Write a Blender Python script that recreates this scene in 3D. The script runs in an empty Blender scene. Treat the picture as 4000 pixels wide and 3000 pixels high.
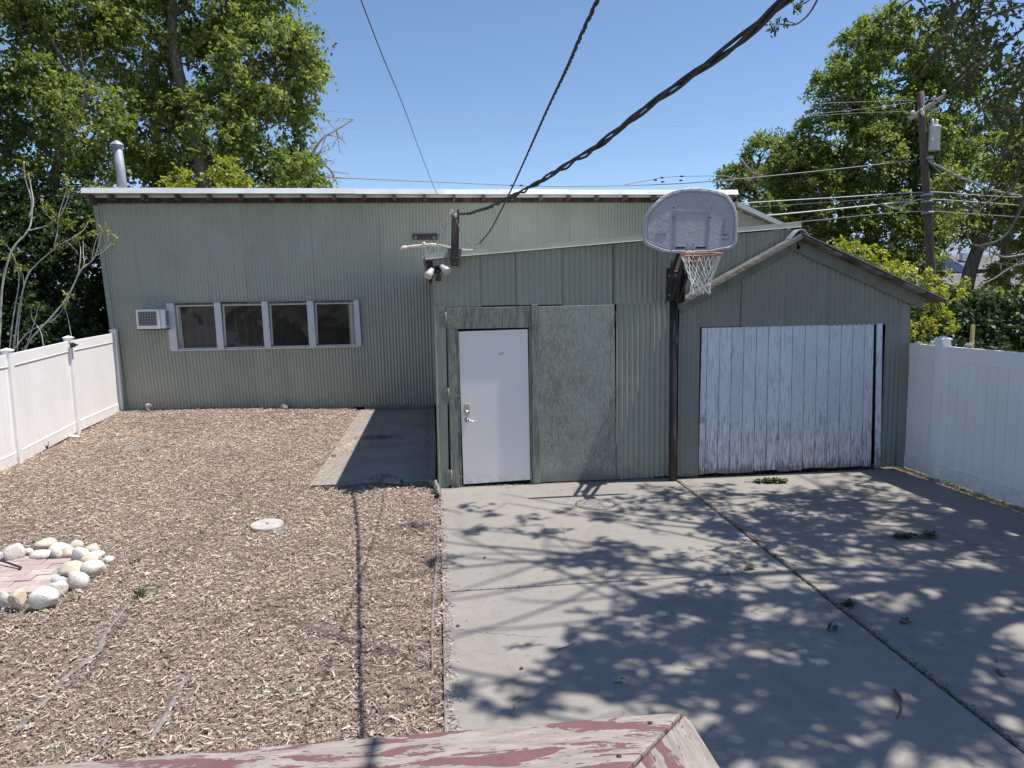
import bpy, bmesh, math, random
import numpy as np
from mathutils import Vector, Matrix

# ------------------------------------------------------------------ camera, world, sun, exposure
scene = bpy.context.scene
COL = scene.collection
cam_data = bpy.data.cameras.new('camera')
cam = bpy.data.objects.new('camera', cam_data)
COL.objects.link(cam)
cam_data.sensor_width = 36.0
cam_data.lens = 25.0
cam_data.clip_start = 0.05
cam_data.clip_end = 9000.0
_r, _u, _f = Vector((0.993, -0.113, -0.017)), Vector((0.03, 0.112, 0.993)), Vector((0.111, 0.987, -0.115))
_f.normalize(); _r = (_r - _f * _r.dot(_f)).normalized(); _u = _r.cross(_f)
cam.matrix_world = Matrix(((_r.x, _u.x, -_f.x, 0.0), (_r.y, _u.y, -_f.y, 0.0), (_r.z, _u.z, -_f.z, 2.44), (0, 0, 0, 1)))
scene.camera = cam

SUN_EL, SUN_AZ = math.radians(67.2), math.radians(6.0)      # sun stands to the right, a touch in front of the walls
sun_dir = Vector((math.cos(SUN_EL) * math.cos(SUN_AZ), -math.cos(SUN_EL) * math.sin(SUN_AZ), math.sin(SUN_EL)))
world = bpy.data.worlds.new('World')
scene.world = world
world.use_nodes = True
wt = world.node_tree
wt.nodes.clear()
wo = wt.nodes.new('ShaderNodeOutputWorld')
wb = wt.nodes.new('ShaderNodeBackground')
sky = wt.nodes.new('ShaderNodeTexSky')
sky.sky_type = 'NISHITA'
sky.sun_disc = False
sky.sun_elevation = SUN_EL
sky.sun_rotation = math.radians(96.0)
sky.altitude = 1300.0
sky.air_density = 1.0
sky.dust_density = 0.25
sky.ozone_density = 3.4
wb.inputs['Strength'].default_value = 0.112
wt.links.new(sky.outputs[0], wb.inputs['Color'])
wt.links.new(wb.outputs[0], wo.inputs['Surface'])
sun_data = bpy.data.lights.new('sun', 'SUN')
sun_data.energy = 4.35
sun_data.angle = math.radians(0.53)
sun_data.color = (1.0, 0.95, 0.885)
sun = bpy.data.objects.new('sun', sun_data)
COL.objects.link(sun)
sun.rotation_euler = sun_dir.to_track_quat('Z', 'Y').to_euler()
scene.view_settings.view_transform = 'Standard'
scene.view_settings.look = 'None'
scene.view_settings.exposure = 0.56
scene.view_settings.gamma = 1.0
scene.view_settings.use_curve_mapping = False
scene.cycles.max_bounces = 8
scene.cycles.diffuse_bounces = 4
scene.cycles.transparent_max_bounces = 8
scene.cycles.use_denoising = True

# ------------------------------------------------------------------ object helpers
def tag(o, label=None, cat=None, group=None, kind=None):
    if label: o['label'] = label
    if cat: o['category'] = cat
    if group: o['group'] = group
    if kind: o['kind'] = kind
    return o

def empty(name, loc=(0, 0, 0), rz=0.0):
    o = bpy.data.objects.new(name, None)
    COL.objects.link(o)
    o.location = loc
    o.rotation_euler = (0, 0, rz)
    o.empty_display_size = 0.1
    return o

def thing(name, label, cat, loc=(0, 0, 0), group=None, rz=0.0):
    return tag(empty(name, loc, rz), label, cat, group)

class MB:
    """collects geometry in world coordinates and links it as one mesh object"""
    def __init__(s):
        s.v = []; s.f = []; s.m = []; s.sm = []
    def add(s, verts, faces, mi=0, smooth=False):
        b = len(s.v)
        s.v += [tuple(p) for p in verts]
        for f in faces:
            s.f.append(tuple(i + b for i in f)); s.m.append(mi); s.sm.append(smooth)
        return s
    def box(s, x0, x1, y0, y1, z0, z1, mi=0):
        v = [(x0, y0, z0), (x1, y0, z0), (x1, y1, z0), (x0, y1, z0), (x0, y0, z1), (x1, y0, z1), (x1, y1, z1), (x0, y1, z1)]
        return s.add(v, [(0, 3, 2, 1), (4, 5, 6, 7), (0, 1, 5, 4), (1, 2, 6, 5), (2, 3, 7, 6), (3, 0, 4, 7)], mi)
    def obox(s, c, ax, ay, az, mi=0):
        c, ax, ay, az = Vector(c), Vector(ax), Vector(ay), Vector(az)
        v = [c + ax * i + ay * j + az * k for k in (-1, 1) for j in (-1, 1) for i in (-1, 1)]
        return s.add(v, [(0, 2, 3, 1), (4, 5, 7, 6), (0, 1, 5, 4), (1, 3, 7, 5), (3, 2, 6, 7), (2, 0, 4, 6)], mi)
    def beam(s, p, q, w, h, up=(0, 0, 1), mi=0):
        p, q = Vector(p), Vector(q)
        d = (q - p); L = d.length; d.normalize()
        side = d.cross(Vector(up)).normalized(); u = side.cross(d)
        return s.obox((p + q) / 2, d * L / 2, side * w / 2, u * h / 2, mi)
    def prism(s, poly, y0, y1, mi=0):
        """poly: (x, z) outline, extruded from y0 to y1"""
        n = len(poly)
        v = [(x, y0, z) for x, z in poly] + [(x, y1, z) for x, z in poly]
        f = [tuple(range(n)), tuple(range(2 * n - 1, n - 1, -1))] + [(i + n, (i + 1) % n + n, (i + 1) % n, i) for i in range(n)]
        return s.add(v, f, mi)
    def tube(s, pts, r, n=8, mi=0, cap=True, smooth=True):
        P = [Vector(p) for p in pts]
        if not hasattr(r, '__len__'): r = [r] * len(P)
        rings = []; prev = None
        for i, p in enumerate(P):
            d = (P[min(i + 1, len(P) - 1)] - P[max(i - 1, 0)])
            if d.length < 1e-9: d = Vector((0, 0, 1))
            d.normalize()
            a = prev if prev is not None else (Vector((0, 0, 1)) if abs(d.z) < 0.9 else Vector((1, 0, 0)))
            a = (a - d * a.dot(d))
            if a.length < 1e-6: a = d.orthogonal()
            a.normalize(); prev = a
            b = d.cross(a)
            rings.append([p + (a * math.cos(2 * math.pi * k / n) + b * math.sin(2 * math.pi * k / n)) * r[i] for k in range(n)])
        v = [q for ring in rings for q in ring]; f = []
        for i in range(len(P) - 1):
            for k in range(n):
                f.append((i * n + k, i * n + (k + 1) % n, (i + 1) * n + (k + 1) % n, (i + 1) * n + k))
        s.add(v, f, mi, smooth)
        if cap:
            b = len(s.v) - len(v)
            s.f.append(tuple(b + k for k in reversed(range(n)))); s.m.append(mi); s.sm.append(False)
            e = b + (len(P) - 1) * n
            s.f.append(tuple(e + k for k in range(n))); s.m.append(mi); s.sm.append(False)
        return s
    def lathe(s, c, axis, prof, n=20, mi=0, smooth=True):
        """prof: (distance along the axis, radius)"""
        a = Vector(axis).normalized(); c = Vector(c)
        return s.tube([c + a * t for t, _ in prof], [max(r, 1e-4) for _, r in prof], n, mi, True, smooth) if False else s._lathe(c, a, prof, n, mi, smooth)
    def _lathe(s, c, a, prof, n, mi, smooth):
        e1 = a.orthogonal().normalized(); e2 = a.cross(e1)
        v = []
        for t, r in prof:
            r = max(r, 1e-4)
            v += [c + a * t + (e1 * math.cos(2 * math.pi * k / n) + e2 * math.sin(2 * math.pi * k / n)) * r for k in range(n)]
        f = [(i * n + k, i * n + (k + 1) % n, (i + 1) * n + (k + 1) % n, (i + 1) * n + k) for i in range(len(prof) - 1) for k in range(n)]
        s.add(v, f, mi, smooth)
        b = len(s.v) - len(v)
        s.f.append(tuple(b + k for k in reversed(range(n)))); s.m.append(mi); s.sm.append(False)
        e = b + (len(prof) - 1) * n
        s.f.append(tuple(e + k for k in range(n))); s.m.append(mi); s.sm.append(False)
        return s
    def torus(s, c, axis, R, r, n=40, k=8, mi=0, a0=0.0, a1=2 * math.pi):
        a = Vector(axis).normalized(); e1 = Vector((1, 0, 0)) if abs(a.x) < .9 else Vector((0, 1, 0))
        e1 = (e1 - a * e1.dot(a)).normalized(); e2 = a.cross(e1); c = Vector(c)
        full = abs(a1 - a0 - 2 * math.pi) < 1e-6
        m = n if full else n + 1
        v = []
        for i in range(m):
            t = a0 + (a1 - a0) * i / n
            d = e1 * math.cos(t) + e2 * math.sin(t)
            for j in range(k):
                q = 2 * math.pi * j / k
                v.append(c + d * (R + r * math.cos(q)) + a * (r * math.sin(q)))
        f = []
        for i in range(n):
            i2 = (i + 1) % m
            for j in range(k):
                f.append((i * k + j, i2 * k + j, i2 * k + (j + 1) % k, i * k + (j + 1) % k))
        return s.add(v, f, mi, True)
    def build(s, name, mats, parent=None, bevel=0.0, seg=1):
        me = bpy.data.meshes.new(name)
        off = Vector((0, 0, 0)) if parent is None else parent_world(parent)
        me.from_pydata([(x - off.x, y - off.y, z - off.z) for x, y, z in s.v], [], s.f)
        mats = mats if isinstance(mats, (list, tuple)) else [mats]
        for m in mats: me.materials.append(m)
        me.polygons.foreach_set('material_index', s.m)
        me.polygons.foreach_set('use_smooth', s.sm)
        if bevel > 0:
            bm = bmesh.new(); bm.from_mesh(me)
            es = [e for e in bm.edges if len(e.link_faces) == 2 and e.calc_face_angle(0) > 0.6]
            bmesh.ops.bevel(bm, geom=es, offset=bevel, segments=seg, affect='EDGES', profile=0.6, clamp_overlap=True)
            bm.to_mesh(me); bm.free()
        me.update()
        o = bpy.data.objects.new(name, me)
        COL.objects.link(o)
        if parent is not None: o.parent = parent
        return o

def parent_world(p):
    v = Vector((0, 0, 0))
    while p is not None:
        v += Vector(p.location); p = p.parent
    return v

def fast_mesh(name, verts, quads, mats, parent=None, tint=None, smooth=False, tris=None):
    """numpy verts (n,3) and quads (m,4) to one object; tint: one float per face"""
    me = bpy.data.meshes.new(name)
    off = np.array((0, 0, 0), float) if parent is None else np.array(parent_world(parent))
    verts = (np.asarray(verts, float) - off).astype(np.float32)
    quads = np.asarray(quads, np.int32)
    k = quads.shape[1]
    me.vertices.add(len(verts)); me.vertices.foreach_set('co', verts.ravel())
    me.loops.add(quads.size); me.loops.foreach_set('vertex_index', quads.ravel())
    me.polygons.add(len(quads)); me.polygons.foreach_set('loop_start', np.arange(0, quads.size, k, dtype=np.int32))
    if smooth: me.polygons.foreach_set('use_smooth', np.ones(len(quads), bool))
    me.update(calc_edges=True)
    if tint is not None:
        at = me.attributes.new('tint', 'FLOAT', 'FACE')
        at.data.foreach_set('value', np.asarray(tint, np.float32))
    for m in (mats if isinstance(mats, (list, tuple)) else [mats]): me.materials.append(m)
    o = bpy.data.objects.new(name, me)
    COL.objects.link(o)
    if parent is not None: o.parent = parent
    return o

def smooth_path(pts, n=8):
    """Catmull-Rom through the points"""
    P = [np.array(p, float) for p in pts]
    P = [2 * P[0] - P[1]] + P + [2 * P[-1] - P[-2]]
    out = []
    for i in range(1, len(P) - 2):
        for k in range(n):
            t = k / n
            out.append(0.5 * ((2 * P[i]) + (-P[i - 1] + P[i + 1]) * t + (2 * P[i - 1] - 5 * P[i] + 4 * P[i + 1] - P[i + 2]) * t * t + (-P[i - 1] + 3 * P[i] - 3 * P[i + 1] + P[i + 2]) * t ** 3))
    out.append(P[-2])
    return out

def copy_tree(o, parent=None, off=None):
    c = o.copy(); COL.objects.link(c)
    if parent is not None: c.parent = parent
    for ch in list(o.children): copy_tree(ch, c)
    return c

# ------------------------------------------------------------------ material helpers
class NT:
    def __init__(s, name):
        s.mat = bpy.data.materials.new(name); s.mat.use_nodes = True
        s.t = s.mat.node_tree; s.t.nodes.clear()
        s.out = s.n('ShaderNodeOutputMaterial')
        s.geo = s.n('ShaderNodeNewGeometry')
        s.pos = s.geo.outputs['Position']
    def n(s, typ, **kw):
        d = s.t.nodes.new(typ)
        for k, v in kw.items(): setattr(d, k, v)
        return d
    def l(s, a, b): s.t.links.new(a, b)
    def mapped(s, sc, rot=(0, 0, 0), loc=(0, 0, 0), src=None):
        m = s.n('ShaderNodeMapping'); m.inputs['Scale'].default_value = sc; m.inputs['Rotation'].default_value = rot; m.inputs['Location'].default_value = loc
        s.l(src or s.pos, m.inputs['Vector']); return m.outputs[0]
    def noise(s, scale, vec=None, detail=4.0, rough=0.55, dist=0.0):
        d = s.n('ShaderNodeTexNoise'); d.inputs['Scale'].default_value = scale; d.inputs['Detail'].default_value = detail
        d.inputs['Roughness'].default_value = rough; d.inputs['Distortion'].default_value = dist
        s.l(vec or s.pos, d.inputs['Vector']); return d.outputs[0]
    def ramp(s, fac, stops, interp='LINEAR'):
        d = s.n('ShaderNodeValToRGB'); d.color_ramp.interpolation = interp
        e = d.color_ramp.elements
        while len(e) < len(stops): e.new(0.5)
        for i, (p, c) in enumerate(stops):
            e[i].position = p; e[i].color = (c, c, c, 1) if not hasattr(c, '__len__') else (*c, 1)
        s.l(fac, d.inputs[0]); return d.outputs[0]
    def mix(s, fac, a, b, mode='MIX'):
        d = s.n('ShaderNodeMix', data_type='RGBA', blend_type=mode)
        for i, x in ((0, fac), (6, a), (7, b)):
            if hasattr(x, 'is_linked'): s.l(x, d.inputs[i])
            elif i == 0: d.inputs[0].default_value = x
            else: d.inputs[i].default_value = (*x, 1)
        return d.outputs[2]
    def math(s, op, a, b=0.0, clamp=False):
        d = s.n('ShaderNodeMath', operation=op, use_clamp=clamp)
        for i, x in ((0, a), (1, b)):
            if hasattr(x, 'is_linked'): s.l(x, d.inputs[i])
            else: d.inputs[i].default_value = x
        return d.outputs[0]
    def scale_col(s, col, val):
        d = s.n('ShaderNodeVectorMath', operation='SCALE')
        s.l(col, d.inputs[0]) if hasattr(col, 'is_linked') else setattr(d.inputs[0], 'default_value', col)
        s.l(val, d.inputs['Scale']) if hasattr(val, 'is_linked') else setattr(d.inputs['Scale'], 'default_value', val)
        return d.outputs[0]
    def xyz(s):
        d = s.n('ShaderNodeSeparateXYZ'); s.l(s.pos, d.inputs[0]); return d.outputs
    def rand(s):
        return s.n('ShaderNodeObjectInfo').outputs['Random']
    def span(s, val, a, b):
        d = s.n('ShaderNodeMapRange', interpolation_type='SMOOTHSTEP'); d.inputs[1].default_value = a; d.inputs[2].default_value = b
        s.l(val, d.inputs[0]); return d.outputs[0]
    def bsdf(s, col, rough=0.8, metal=0.0, bump=None, spec=0.5, bdist=0.01):
        p = s.n('ShaderNodeBsdfPrincipled')
        s.l(col, p.inputs['Base Color']) if hasattr(col, 'is_linked') else setattr(p.inputs['Base Color'], 'default_value', (*col, 1))
        s.l(rough, p.inputs['Roughness']) if hasattr(rough, 'is_linked') else setattr(p.inputs['Roughness'], 'default_value', rough)
        p.inputs['Metallic'].default_value = metal
        p.inputs['Specular IOR Level'].default_value = spec
        if bump is not None:
            b = s.n('ShaderNodeBump'); b.inputs['Strength'].default_value = bump[1]; b.inputs['Distance'].default_value = bdist
            s.l(bump[0], b.inputs['Height']); s.l(b.outputs[0], p.inputs['Normal'])
        s.l(p.outputs[0], s.out.inputs[0]); return p

def pmat(name, base, rough=0.8, metal=0.0, c2=None, c2s=3.0, c2r=(0.45, 0.65), st=(1, 1, 1), var=0.12, vs=20.0, bump=0.0, bs=40.0, objvar=0.0, spec=0.4, bdist=0.01):
    t = NT(name)
    vec = t.mapped(st)
    col = base
    if c2 is not None:
        f = t.ramp(t.noise(c2s, vec, 5.0, 0.6), [(c2r[0], 0.0), (c2r[1], 1.0)])
        col = t.mix(f, base, c2)
    v = t.math('ADD', t.math('MULTIPLY', t.noise(vs, vec, 5.0, 0.65), 2 * var), 1.0 - var)
    if objvar: v = t.math('MULTIPLY', v, t.math('ADD', t.math('MULTIPLY', t.rand(), 2 * objvar), 1.0 - objvar))
    col = t.scale_col(col, v)
    t.bsdf(col, rough, metal, (t.noise(bs, vec, 6.0, 0.65), bump) if bump else None, spec, bdist)
    return t.mat

M = {}
def green_paint(name, base=(0.315, 0.335, 0.255), stains=(), dark=0.0):
    t = NT(name)
    x, y, z = t.xyz()
    big = t.noise(0.55, None, 4.0, 0.6)
    streak = t.noise(3.0, t.mapped((5.0, 5.0, 0.25)), 5.0, 0.65)
    col = t.mix(t.ramp(big, [(0.35, 0.0), (0.7, 1.0)]), base, tuple(c * 0.84 for c in base))
    col = t.mix(t.math('MULTIPLY', t.ramp(streak, [(0.5, 0.0), (0.75, 1.0)]), 0.35), col, tuple(c * 0.62 for c in base))
    chalk = t.ramp(t.noise(2.2, t.mapped((3.5, 3.5, 0.5), loc=(3, 1, 7)), 4.0, 0.6), [(0.6, 0.0), (0.8, 1.0)])
    col = t.mix(t.math('MULTIPLY', chalk, 0.25), col, (0.42, 0.46, 0.42))
    for (sx, sz, w, h, c) in stains:                # faded patches where old paint has chalked
        dx = t.math('ABSOLUTE', t.math('SUBTRACT', x, sx)); dz = t.math('ABSOLUTE', t.math('SUBTRACT', z, sz))
        m = t.math('MULTIPLY', t.span(t.math('DIVIDE', dx, w), 1.05, 0.1), t.span(t.math('DIVIDE', dz, h), 1.05, 0.0))
        m = t.math('MULTIPLY', m, t.ramp(streak, [(0.42, 0.0), (0.62, 1.0)]))
        col = t.mix(t.math('MULTIPLY', m, 0.55), col, c)
    low = t.math('MULTIPLY', t.span(z, 0.5, 0.0), t.ramp(t.noise(9.0, None, 5.0), [(0.4, 0.0), (0.65, 1.0)]))
    col = t.mix(t.math('MULTIPLY', low, 0.5), col, (0.16, 0.14, 0.11))
    v = t.math('ADD', t.math('MULTIPLY', t.rand(), 0.09), 0.955 - dark)
    v = t.math('MULTIPLY', v, t.math('ADD', t.math('MULTIPLY', t.noise(60.0, None, 3.0), 0.16), 0.92))
    t.bsdf(t.scale_col(col, v), 0.5, 0.0, (t.noise(7.0, t.mapped((1, 1, 0.3)), 3.0), 0.25), 0.35, 0.01)
    return t.mat

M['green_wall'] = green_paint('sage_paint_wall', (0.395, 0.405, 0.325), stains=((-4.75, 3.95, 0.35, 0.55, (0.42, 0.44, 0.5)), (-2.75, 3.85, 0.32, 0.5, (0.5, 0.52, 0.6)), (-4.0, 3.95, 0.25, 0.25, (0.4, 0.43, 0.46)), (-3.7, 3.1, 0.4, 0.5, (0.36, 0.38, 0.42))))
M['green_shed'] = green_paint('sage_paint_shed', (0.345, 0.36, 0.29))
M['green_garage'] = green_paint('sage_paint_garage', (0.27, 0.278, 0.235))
M['green_trim'] = pmat('sage_trim_paint', (0.32, 0.35, 0.28), 0.5, c2=(0.26, 0.28, 0.23), c2s=4, var=0.08)
M['barge_paint'] = pmat('shaded_barge_paint', (0.19, 0.20, 0.17), 0.6, c2=(0.14, 0.14, 0.12), c2s=5, var=0.12, bump=0.2)  # garage paint darkened to carry the shade under the roof boards
M['green_metal_bright'] = pmat('fascia_green_metal', (0.36, 0.395, 0.345), 0.5, c2=(0.31, 0.335, 0.295), c2s=2.5, var=0.06, objvar=0.05)
M['white_fascia'] = pmat('white_fascia_metal', (0.72, 0.73, 0.74), 0.4, c2=(0.6, 0.6, 0.62), c2s=1.5, var=0.05, objvar=0.06)
M['dark_wood'] = pmat('creosote_dark_wood', (0.045, 0.04, 0.038), 0.85, c2=(0.12, 0.10, 0.085), c2s=6, st=(1, 1, 0.25), var=0.3, bump=0.5, objvar=0.2)
M['brown_wood'] = pmat('brown_rafter_wood', (0.10, 0.075, 0.055), 0.85, c2=(0.2, 0.17, 0.14), c2s=9, var=0.3, bump=0.4, objvar=0.25)
M['grey_wood'] = pmat('weathered_grey_wood', (0.27, 0.25, 0.23), 0.9, c2=(0.14, 0.125, 0.11), c2s=8, st=(0.4, 1, 3), var=0.25, bump=0.5, objvar=0.15)
M['tan_wood'] = pmat('peeling_tan_wood', (0.40, 0.31, 0.22), 0.9, c2=(0.16, 0.14, 0.12), c2s=7, st=(0.6, 1, 4), c2r=(0.42, 0.6), var=0.25, bump=0.5)
M['galv'] = pmat('galvanised_metal', (0.33, 0.36, 0.40), 0.6, 0.2, c2=(0.26, 0.28, 0.31), c2s=7, var=0.12, vs=30)
M['roof_metal'] = pmat('pale_roof_metal', (0.62, 0.63, 0.62), 0.5, 0.1, c2=(0.48, 0.47, 0.45), c2s=1.5, var=0.08)
M['old_roof'] = pmat('dull_old_roof_metal', (0.20, 0.21, 0.225), 0.5, 0.4, c2=(0.30, 0.29, 0.28), c2s=3, st=(3, .5, 1), var=0.2)
M['white_paint'] = pmat('chipped_white_trim', (0.58, 0.58, 0.595), 0.6, c2=(0.36, 0.34, 0.32), c2s=9, c2r=(0.62, 0.7), st=(1.5, 1, .5), var=0.08, bump=0.2)
M['vinyl'] = pmat('white_vinyl', (0.89, 0.87, 0.85), 0.38, c2=(0.84, 0.82, 0.80), c2s=1.3, var=0.025, spec=0.45)
def mk_vinyl():
    t = NT('white_vinyl_weathered')
    x, y, z = t.xyz()
    col = t.mix(t.ramp(t.noise(1.3, None, 4.0), [(0.4, 0.0), (0.65, 1.0)]), (0.89, 0.87, 0.85), (0.84, 0.82, 0.80))
    sp = t.math('MULTIPLY', t.span(z, 0.42, 0.02), t.ramp(t.noise(14.0, None, 6.0, 0.7), [(0.42, 0.0), (0.68, 1.0)]))
    col = t.mix(t.math('MULTIPLY', sp, 0.55), col, (0.50, 0.44, 0.37))
    run = t.ramp(t.noise(5.0, t.mapped((4.0, 4.0, 0.25)), 5.0, 0.65), [(0.56, 0.0), (0.74, 1.0)])
    col = t.mix(t.math('MULTIPLY', run, 0.14), col, (0.55, 0.52, 0.48))
    t.bsdf(col, 0.4, 0.0, None, 0.4)
    return t.mat
M['vinyl'] = mk_vinyl()
M['white_plastic'] = pmat('white_plastic', (0.72, 0.72, 0.70), 0.45, var=0.05)
M['black_metal'] = pmat('black_metal', (0.018, 0.018, 0.02), 0.45, c2=(0.05, 0.04, 0.035), c2s=8, var=0.2)
M['brown_pole'] = pmat('rusty_dark_pole', (0.022, 0.02, 0.019), 0.5, c2=(0.07, 0.045, 0.035), c2s=5, st=(1, 1, .4), c2r=(0.5, 0.75), var=0.2)
M['rubber'] = pmat('black_cable_sheath', (0.022, 0.022, 0.026), 0.5, var=0.2)
M['grey_wire'] = pmat('grey_wire', (0.26, 0.26, 0.27), 0.5, var=0.2)
M['alu_wire'] = pmat('aluminium_wire', (0.40, 0.40, 0.40), 0.4, 0.2, var=0.15)
M['silver'] = pmat('satin_nickel', (0.55, 0.53, 0.50), 0.28, 0.9, var=0.06)
M['orange_rim'] = pmat('faded_orange_rim', (0.50, 0.20, 0.10), 0.55, c2=(0.30, 0.17, 0.12), c2s=20, var=0.15)
M['net'] = pmat('white_net_cord', (0.72, 0.71, 0.68), 0.8, var=0.08)
M['dark_gap'] = pmat('dark_interior', (0.012, 0.012, 0.013), 0.9, var=0.1)  # near-black colour standing in for shade in gaps and interiors
M['lamp_plastic'] = pmat('dusty_lamp_plastic', (0.50, 0.49, 0.46), 0.5, var=0.08)
M['bulb'] = pmat('lamp_glass', (0.35, 0.34, 0.32), 0.15, var=0.1)
M['fabric'] = pmat('landscape_fabric', (0.23, 0.215, 0.20), 0.85, c2=(0.14, 0.12, 0.10), c2s=12, var=0.15, bump=0.4, bs=60)
M['stone_pale'] = pmat('pale_speckled_granite', (0.62, 0.56, 0.48), 0.85, c2=(0.20, 0.19, 0.18), c2s=75, c2r=(0.56, 0.64), var=0.16, vs=12, bump=0.35, bs=45, objvar=0.06)
M['stone_white'] = pmat('white_granite', (0.70, 0.66, 0.60), 0.85, c2=(0.24, 0.23, 0.22), c2s=80, c2r=(0.57, 0.65), var=0.14, vs=10, bump=0.35, bs=45, objvar=0.05)
M['stone_tan'] = pmat('tan_sandstone', (0.56, 0.46, 0.34), 0.88, c2=(0.62, 0.56, 0.47), c2s=9, var=0.12, bump=0.3, objvar=0.08)
M['stone_grey'] = pmat('bluish_grey_stone', (0.38, 0.40, 0.42), 0.85, c2=(0.55, 0.55, 0.54), c2s=14, var=0.15, bump=0.3)
M['brick'] = pmat('dusty_pink_paver', (0.39, 0.305, 0.275), 0.9, c2=(0.46, 0.39, 0.35), c2s=7, var=0.12, bump=0.3, objvar=0.12)
M['lid'] = pmat('pale_concrete_lid', (0.46, 0.44, 0.40), 0.9, c2=(0.34, 0.32, 0.29), c2s=14, var=0.12, bump=0.3)
M['soil'] = pmat('dark_soil', (0.145, 0.113, 0.089), 0.95, c2=(0.24, 0.19, 0.15), c2s=9, var=0.3, bump=0.8, bs=30)
M['terrain'] = pmat('dry_grass_ground', (0.10, 0.10, 0.05), 0.95, c2=(0.15, 0.125, 0.08), c2s=0.6, var=0.3, bump=0.6, bs=12)
M['rod'] = pmat('dark_iron_rod', (0.03, 0.03, 0.032), 0.6, var=0.2)
M['pole_wood'] = pmat('brown_utility_pole_wood', (0.095, 0.07, 0.055), 0.9, c2=(0.17, 0.135, 0.105), c2s=4, st=(6, 6, 0.4), var=0.3, bump=0.8, bs=14, bdist=0.02)
M['crossarm'] = pmat('silvery_crossarm_wood', (0.16, 0.145, 0.13), 0.9, var=0.2)
M['porcelain'] = pmat('white_porcelain', (0.7, 0.7, 0.68), 0.25, var=0.05)
M['transformer'] = pmat('pale_grey_transformer_paint', (0.55, 0.58, 0.60), 0.4, var=0.05)
M['shingle'] = pmat('grey_shingle', (0.15, 0.147, 0.145), 0.9, c2=(0.20, 0.195, 0.19), c2s=2.5, var=0.2, bump=0.4, objvar=0.12)
M['solar'] = pmat('blue_black_solar', (0.02, 0.025, 0.05), 0.15, var=0.1)
M['house_wall'] = pmat('house_siding', (0.45, 0.42, 0.38), 0.8, var=0.06)
M['brown_board'] = pmat('brown_gable_board', (0.07, 0.05, 0.04), 0.85, var=0.15)
M['ac_grille'] = pmat('dark_grey_grille', (0.09, 0.085, 0.085), 0.6, var=0.08)
M['ac_grid'] = pmat('pale_grille_bar', (0.34, 0.33, 0.32), 0.6, var=0.08)
M['hinge'] = pmat('painted_hinge', (0.19, 0.205, 0.165), 0.6, c2=(0.25, 0.265, 0.22), c2s=20, var=0.1)
M['siding'] = pmat('pale_siding', (0.52, 0.52, 0.47), 0.7, var=0.05)
M['stake'] = pmat('yellow_stake', (0.6, 0.5, 0.22), 0.7, var=0.1)

def mk_concrete(name, base, warm, sc=1.0):
    t = NT(name)
    a = t.noise(0.7 * sc, None, 6.0, 0.62)
    b = t.noise(5.0, None, 6.0, 0.7)
    g = t.noise(160.0, None, 3.0, 0.7)
    col = t.mix(t.ramp(a, [(0.35, 0.0), (0.68, 1.0)]), base, warm)
    col = t.mix(t.math('MULTIPLY', t.ramp(b, [(0.52, 0.0), (0.72, 1.0)]), 0.5), col, tuple(c * 0.70 for c in base))
    st_ = t.noise(1.3, t.mapped((1.0, 0.45, 1.0), loc=(4, 2, 0)), 7.0, 0.7, 0.8)
    col = t.mix(t.math('MULTIPLY', t.ramp(st_, [(0.54, 0.0), (0.68, 1.0)]), 0.38), col, (0.155, 0.138, 0.118))
    oil = t.ramp(t.noise(1.7, t.mapped((1, 1, 1), loc=(9, 3, 0)), 5.0, 0.6), [(0.68, 0.0), (0.74, 1.0)])
    col = t.mix(t.math('MULTIPLY', oil, 0.45), col, (0.10, 0.09, 0.08))
    crk = t.n('ShaderNodeTexVoronoi', feature='DISTANCE_TO_EDGE'); crk.inputs['Scale'].default_value = 0.55
    wob = t.n('ShaderNodeVectorMath', operation='ADD'); nz_ = t.n('ShaderNodeTexNoise'); nz_.inputs['Scale'].default_value = 2.2; nz_.inputs['Detail'].default_value = 6.0
    t.l(t.pos, nz_.inputs['Vector']); t.l(t.pos, wob.inputs[0]); t.l(t.scale_col(nz_.outputs[1], 0.5), wob.inputs[1]); t.l(wob.outputs[0], crk.inputs['Vector'])
    ck = t.math('MULTIPLY', t.ramp(crk.outputs['Distance'], [(0.0, 1.0), (0.0035, 0.0)]), t.ramp(t.noise(0.6, None, 2.0), [(0.5, 0.0), (0.56, 0.85)]))
    col = t.mix(ck, col, (0.07, 0.06, 0.05))
    pale = t.ramp(t.noise(24.0, None, 4.0, 0.7), [(0.68, 0.0), (0.76, 1.0)])
    col = t.mix(t.math('MULTIPLY', pale, 0.3), col, tuple(min(c * 1.7, 0.6) for c in base))
    v = t.math('ADD', t.math('MULTIPLY', g, 0.42), 0.79)
    sp = t.n('ShaderNodeTexVoronoi'); sp.inputs['Scale'].default_value = 26.0
    t.l(t.pos, sp.inputs['Vector'])
    spk = t.ramp(sp.outputs['Distance'], [(0.05, 1.0), (0.11, 0.0)])
    col = t.mix(t.math('MULTIPLY', spk, t.ramp(t.noise(3.0, None, 2.0), [(0.5, 0.0), (0.6, 0.6)])), col, (0.09, 0.08, 0.07))
    t.bsdf(t.scale_col(col, t.math('MULTIPLY', v, t.math('ADD', t.math('MULTIPLY', t.rand(), 0.08), 0.96))), 0.88, 0.0, (t.noise(90.0, None, 6.0, 0.75), 0.35), 0.3, 0.005)
    return t.mat
M['concrete'] = mk_concrete('grey_broom_concrete', (0.255, 0.238, 0.217), (0.29, 0.264, 0.234))
M['patio'] = mk_concrete('dusty_patio_concrete', (0.31, 0.28, 0.25), (0.23, 0.205, 0.175), 1.6)

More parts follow.
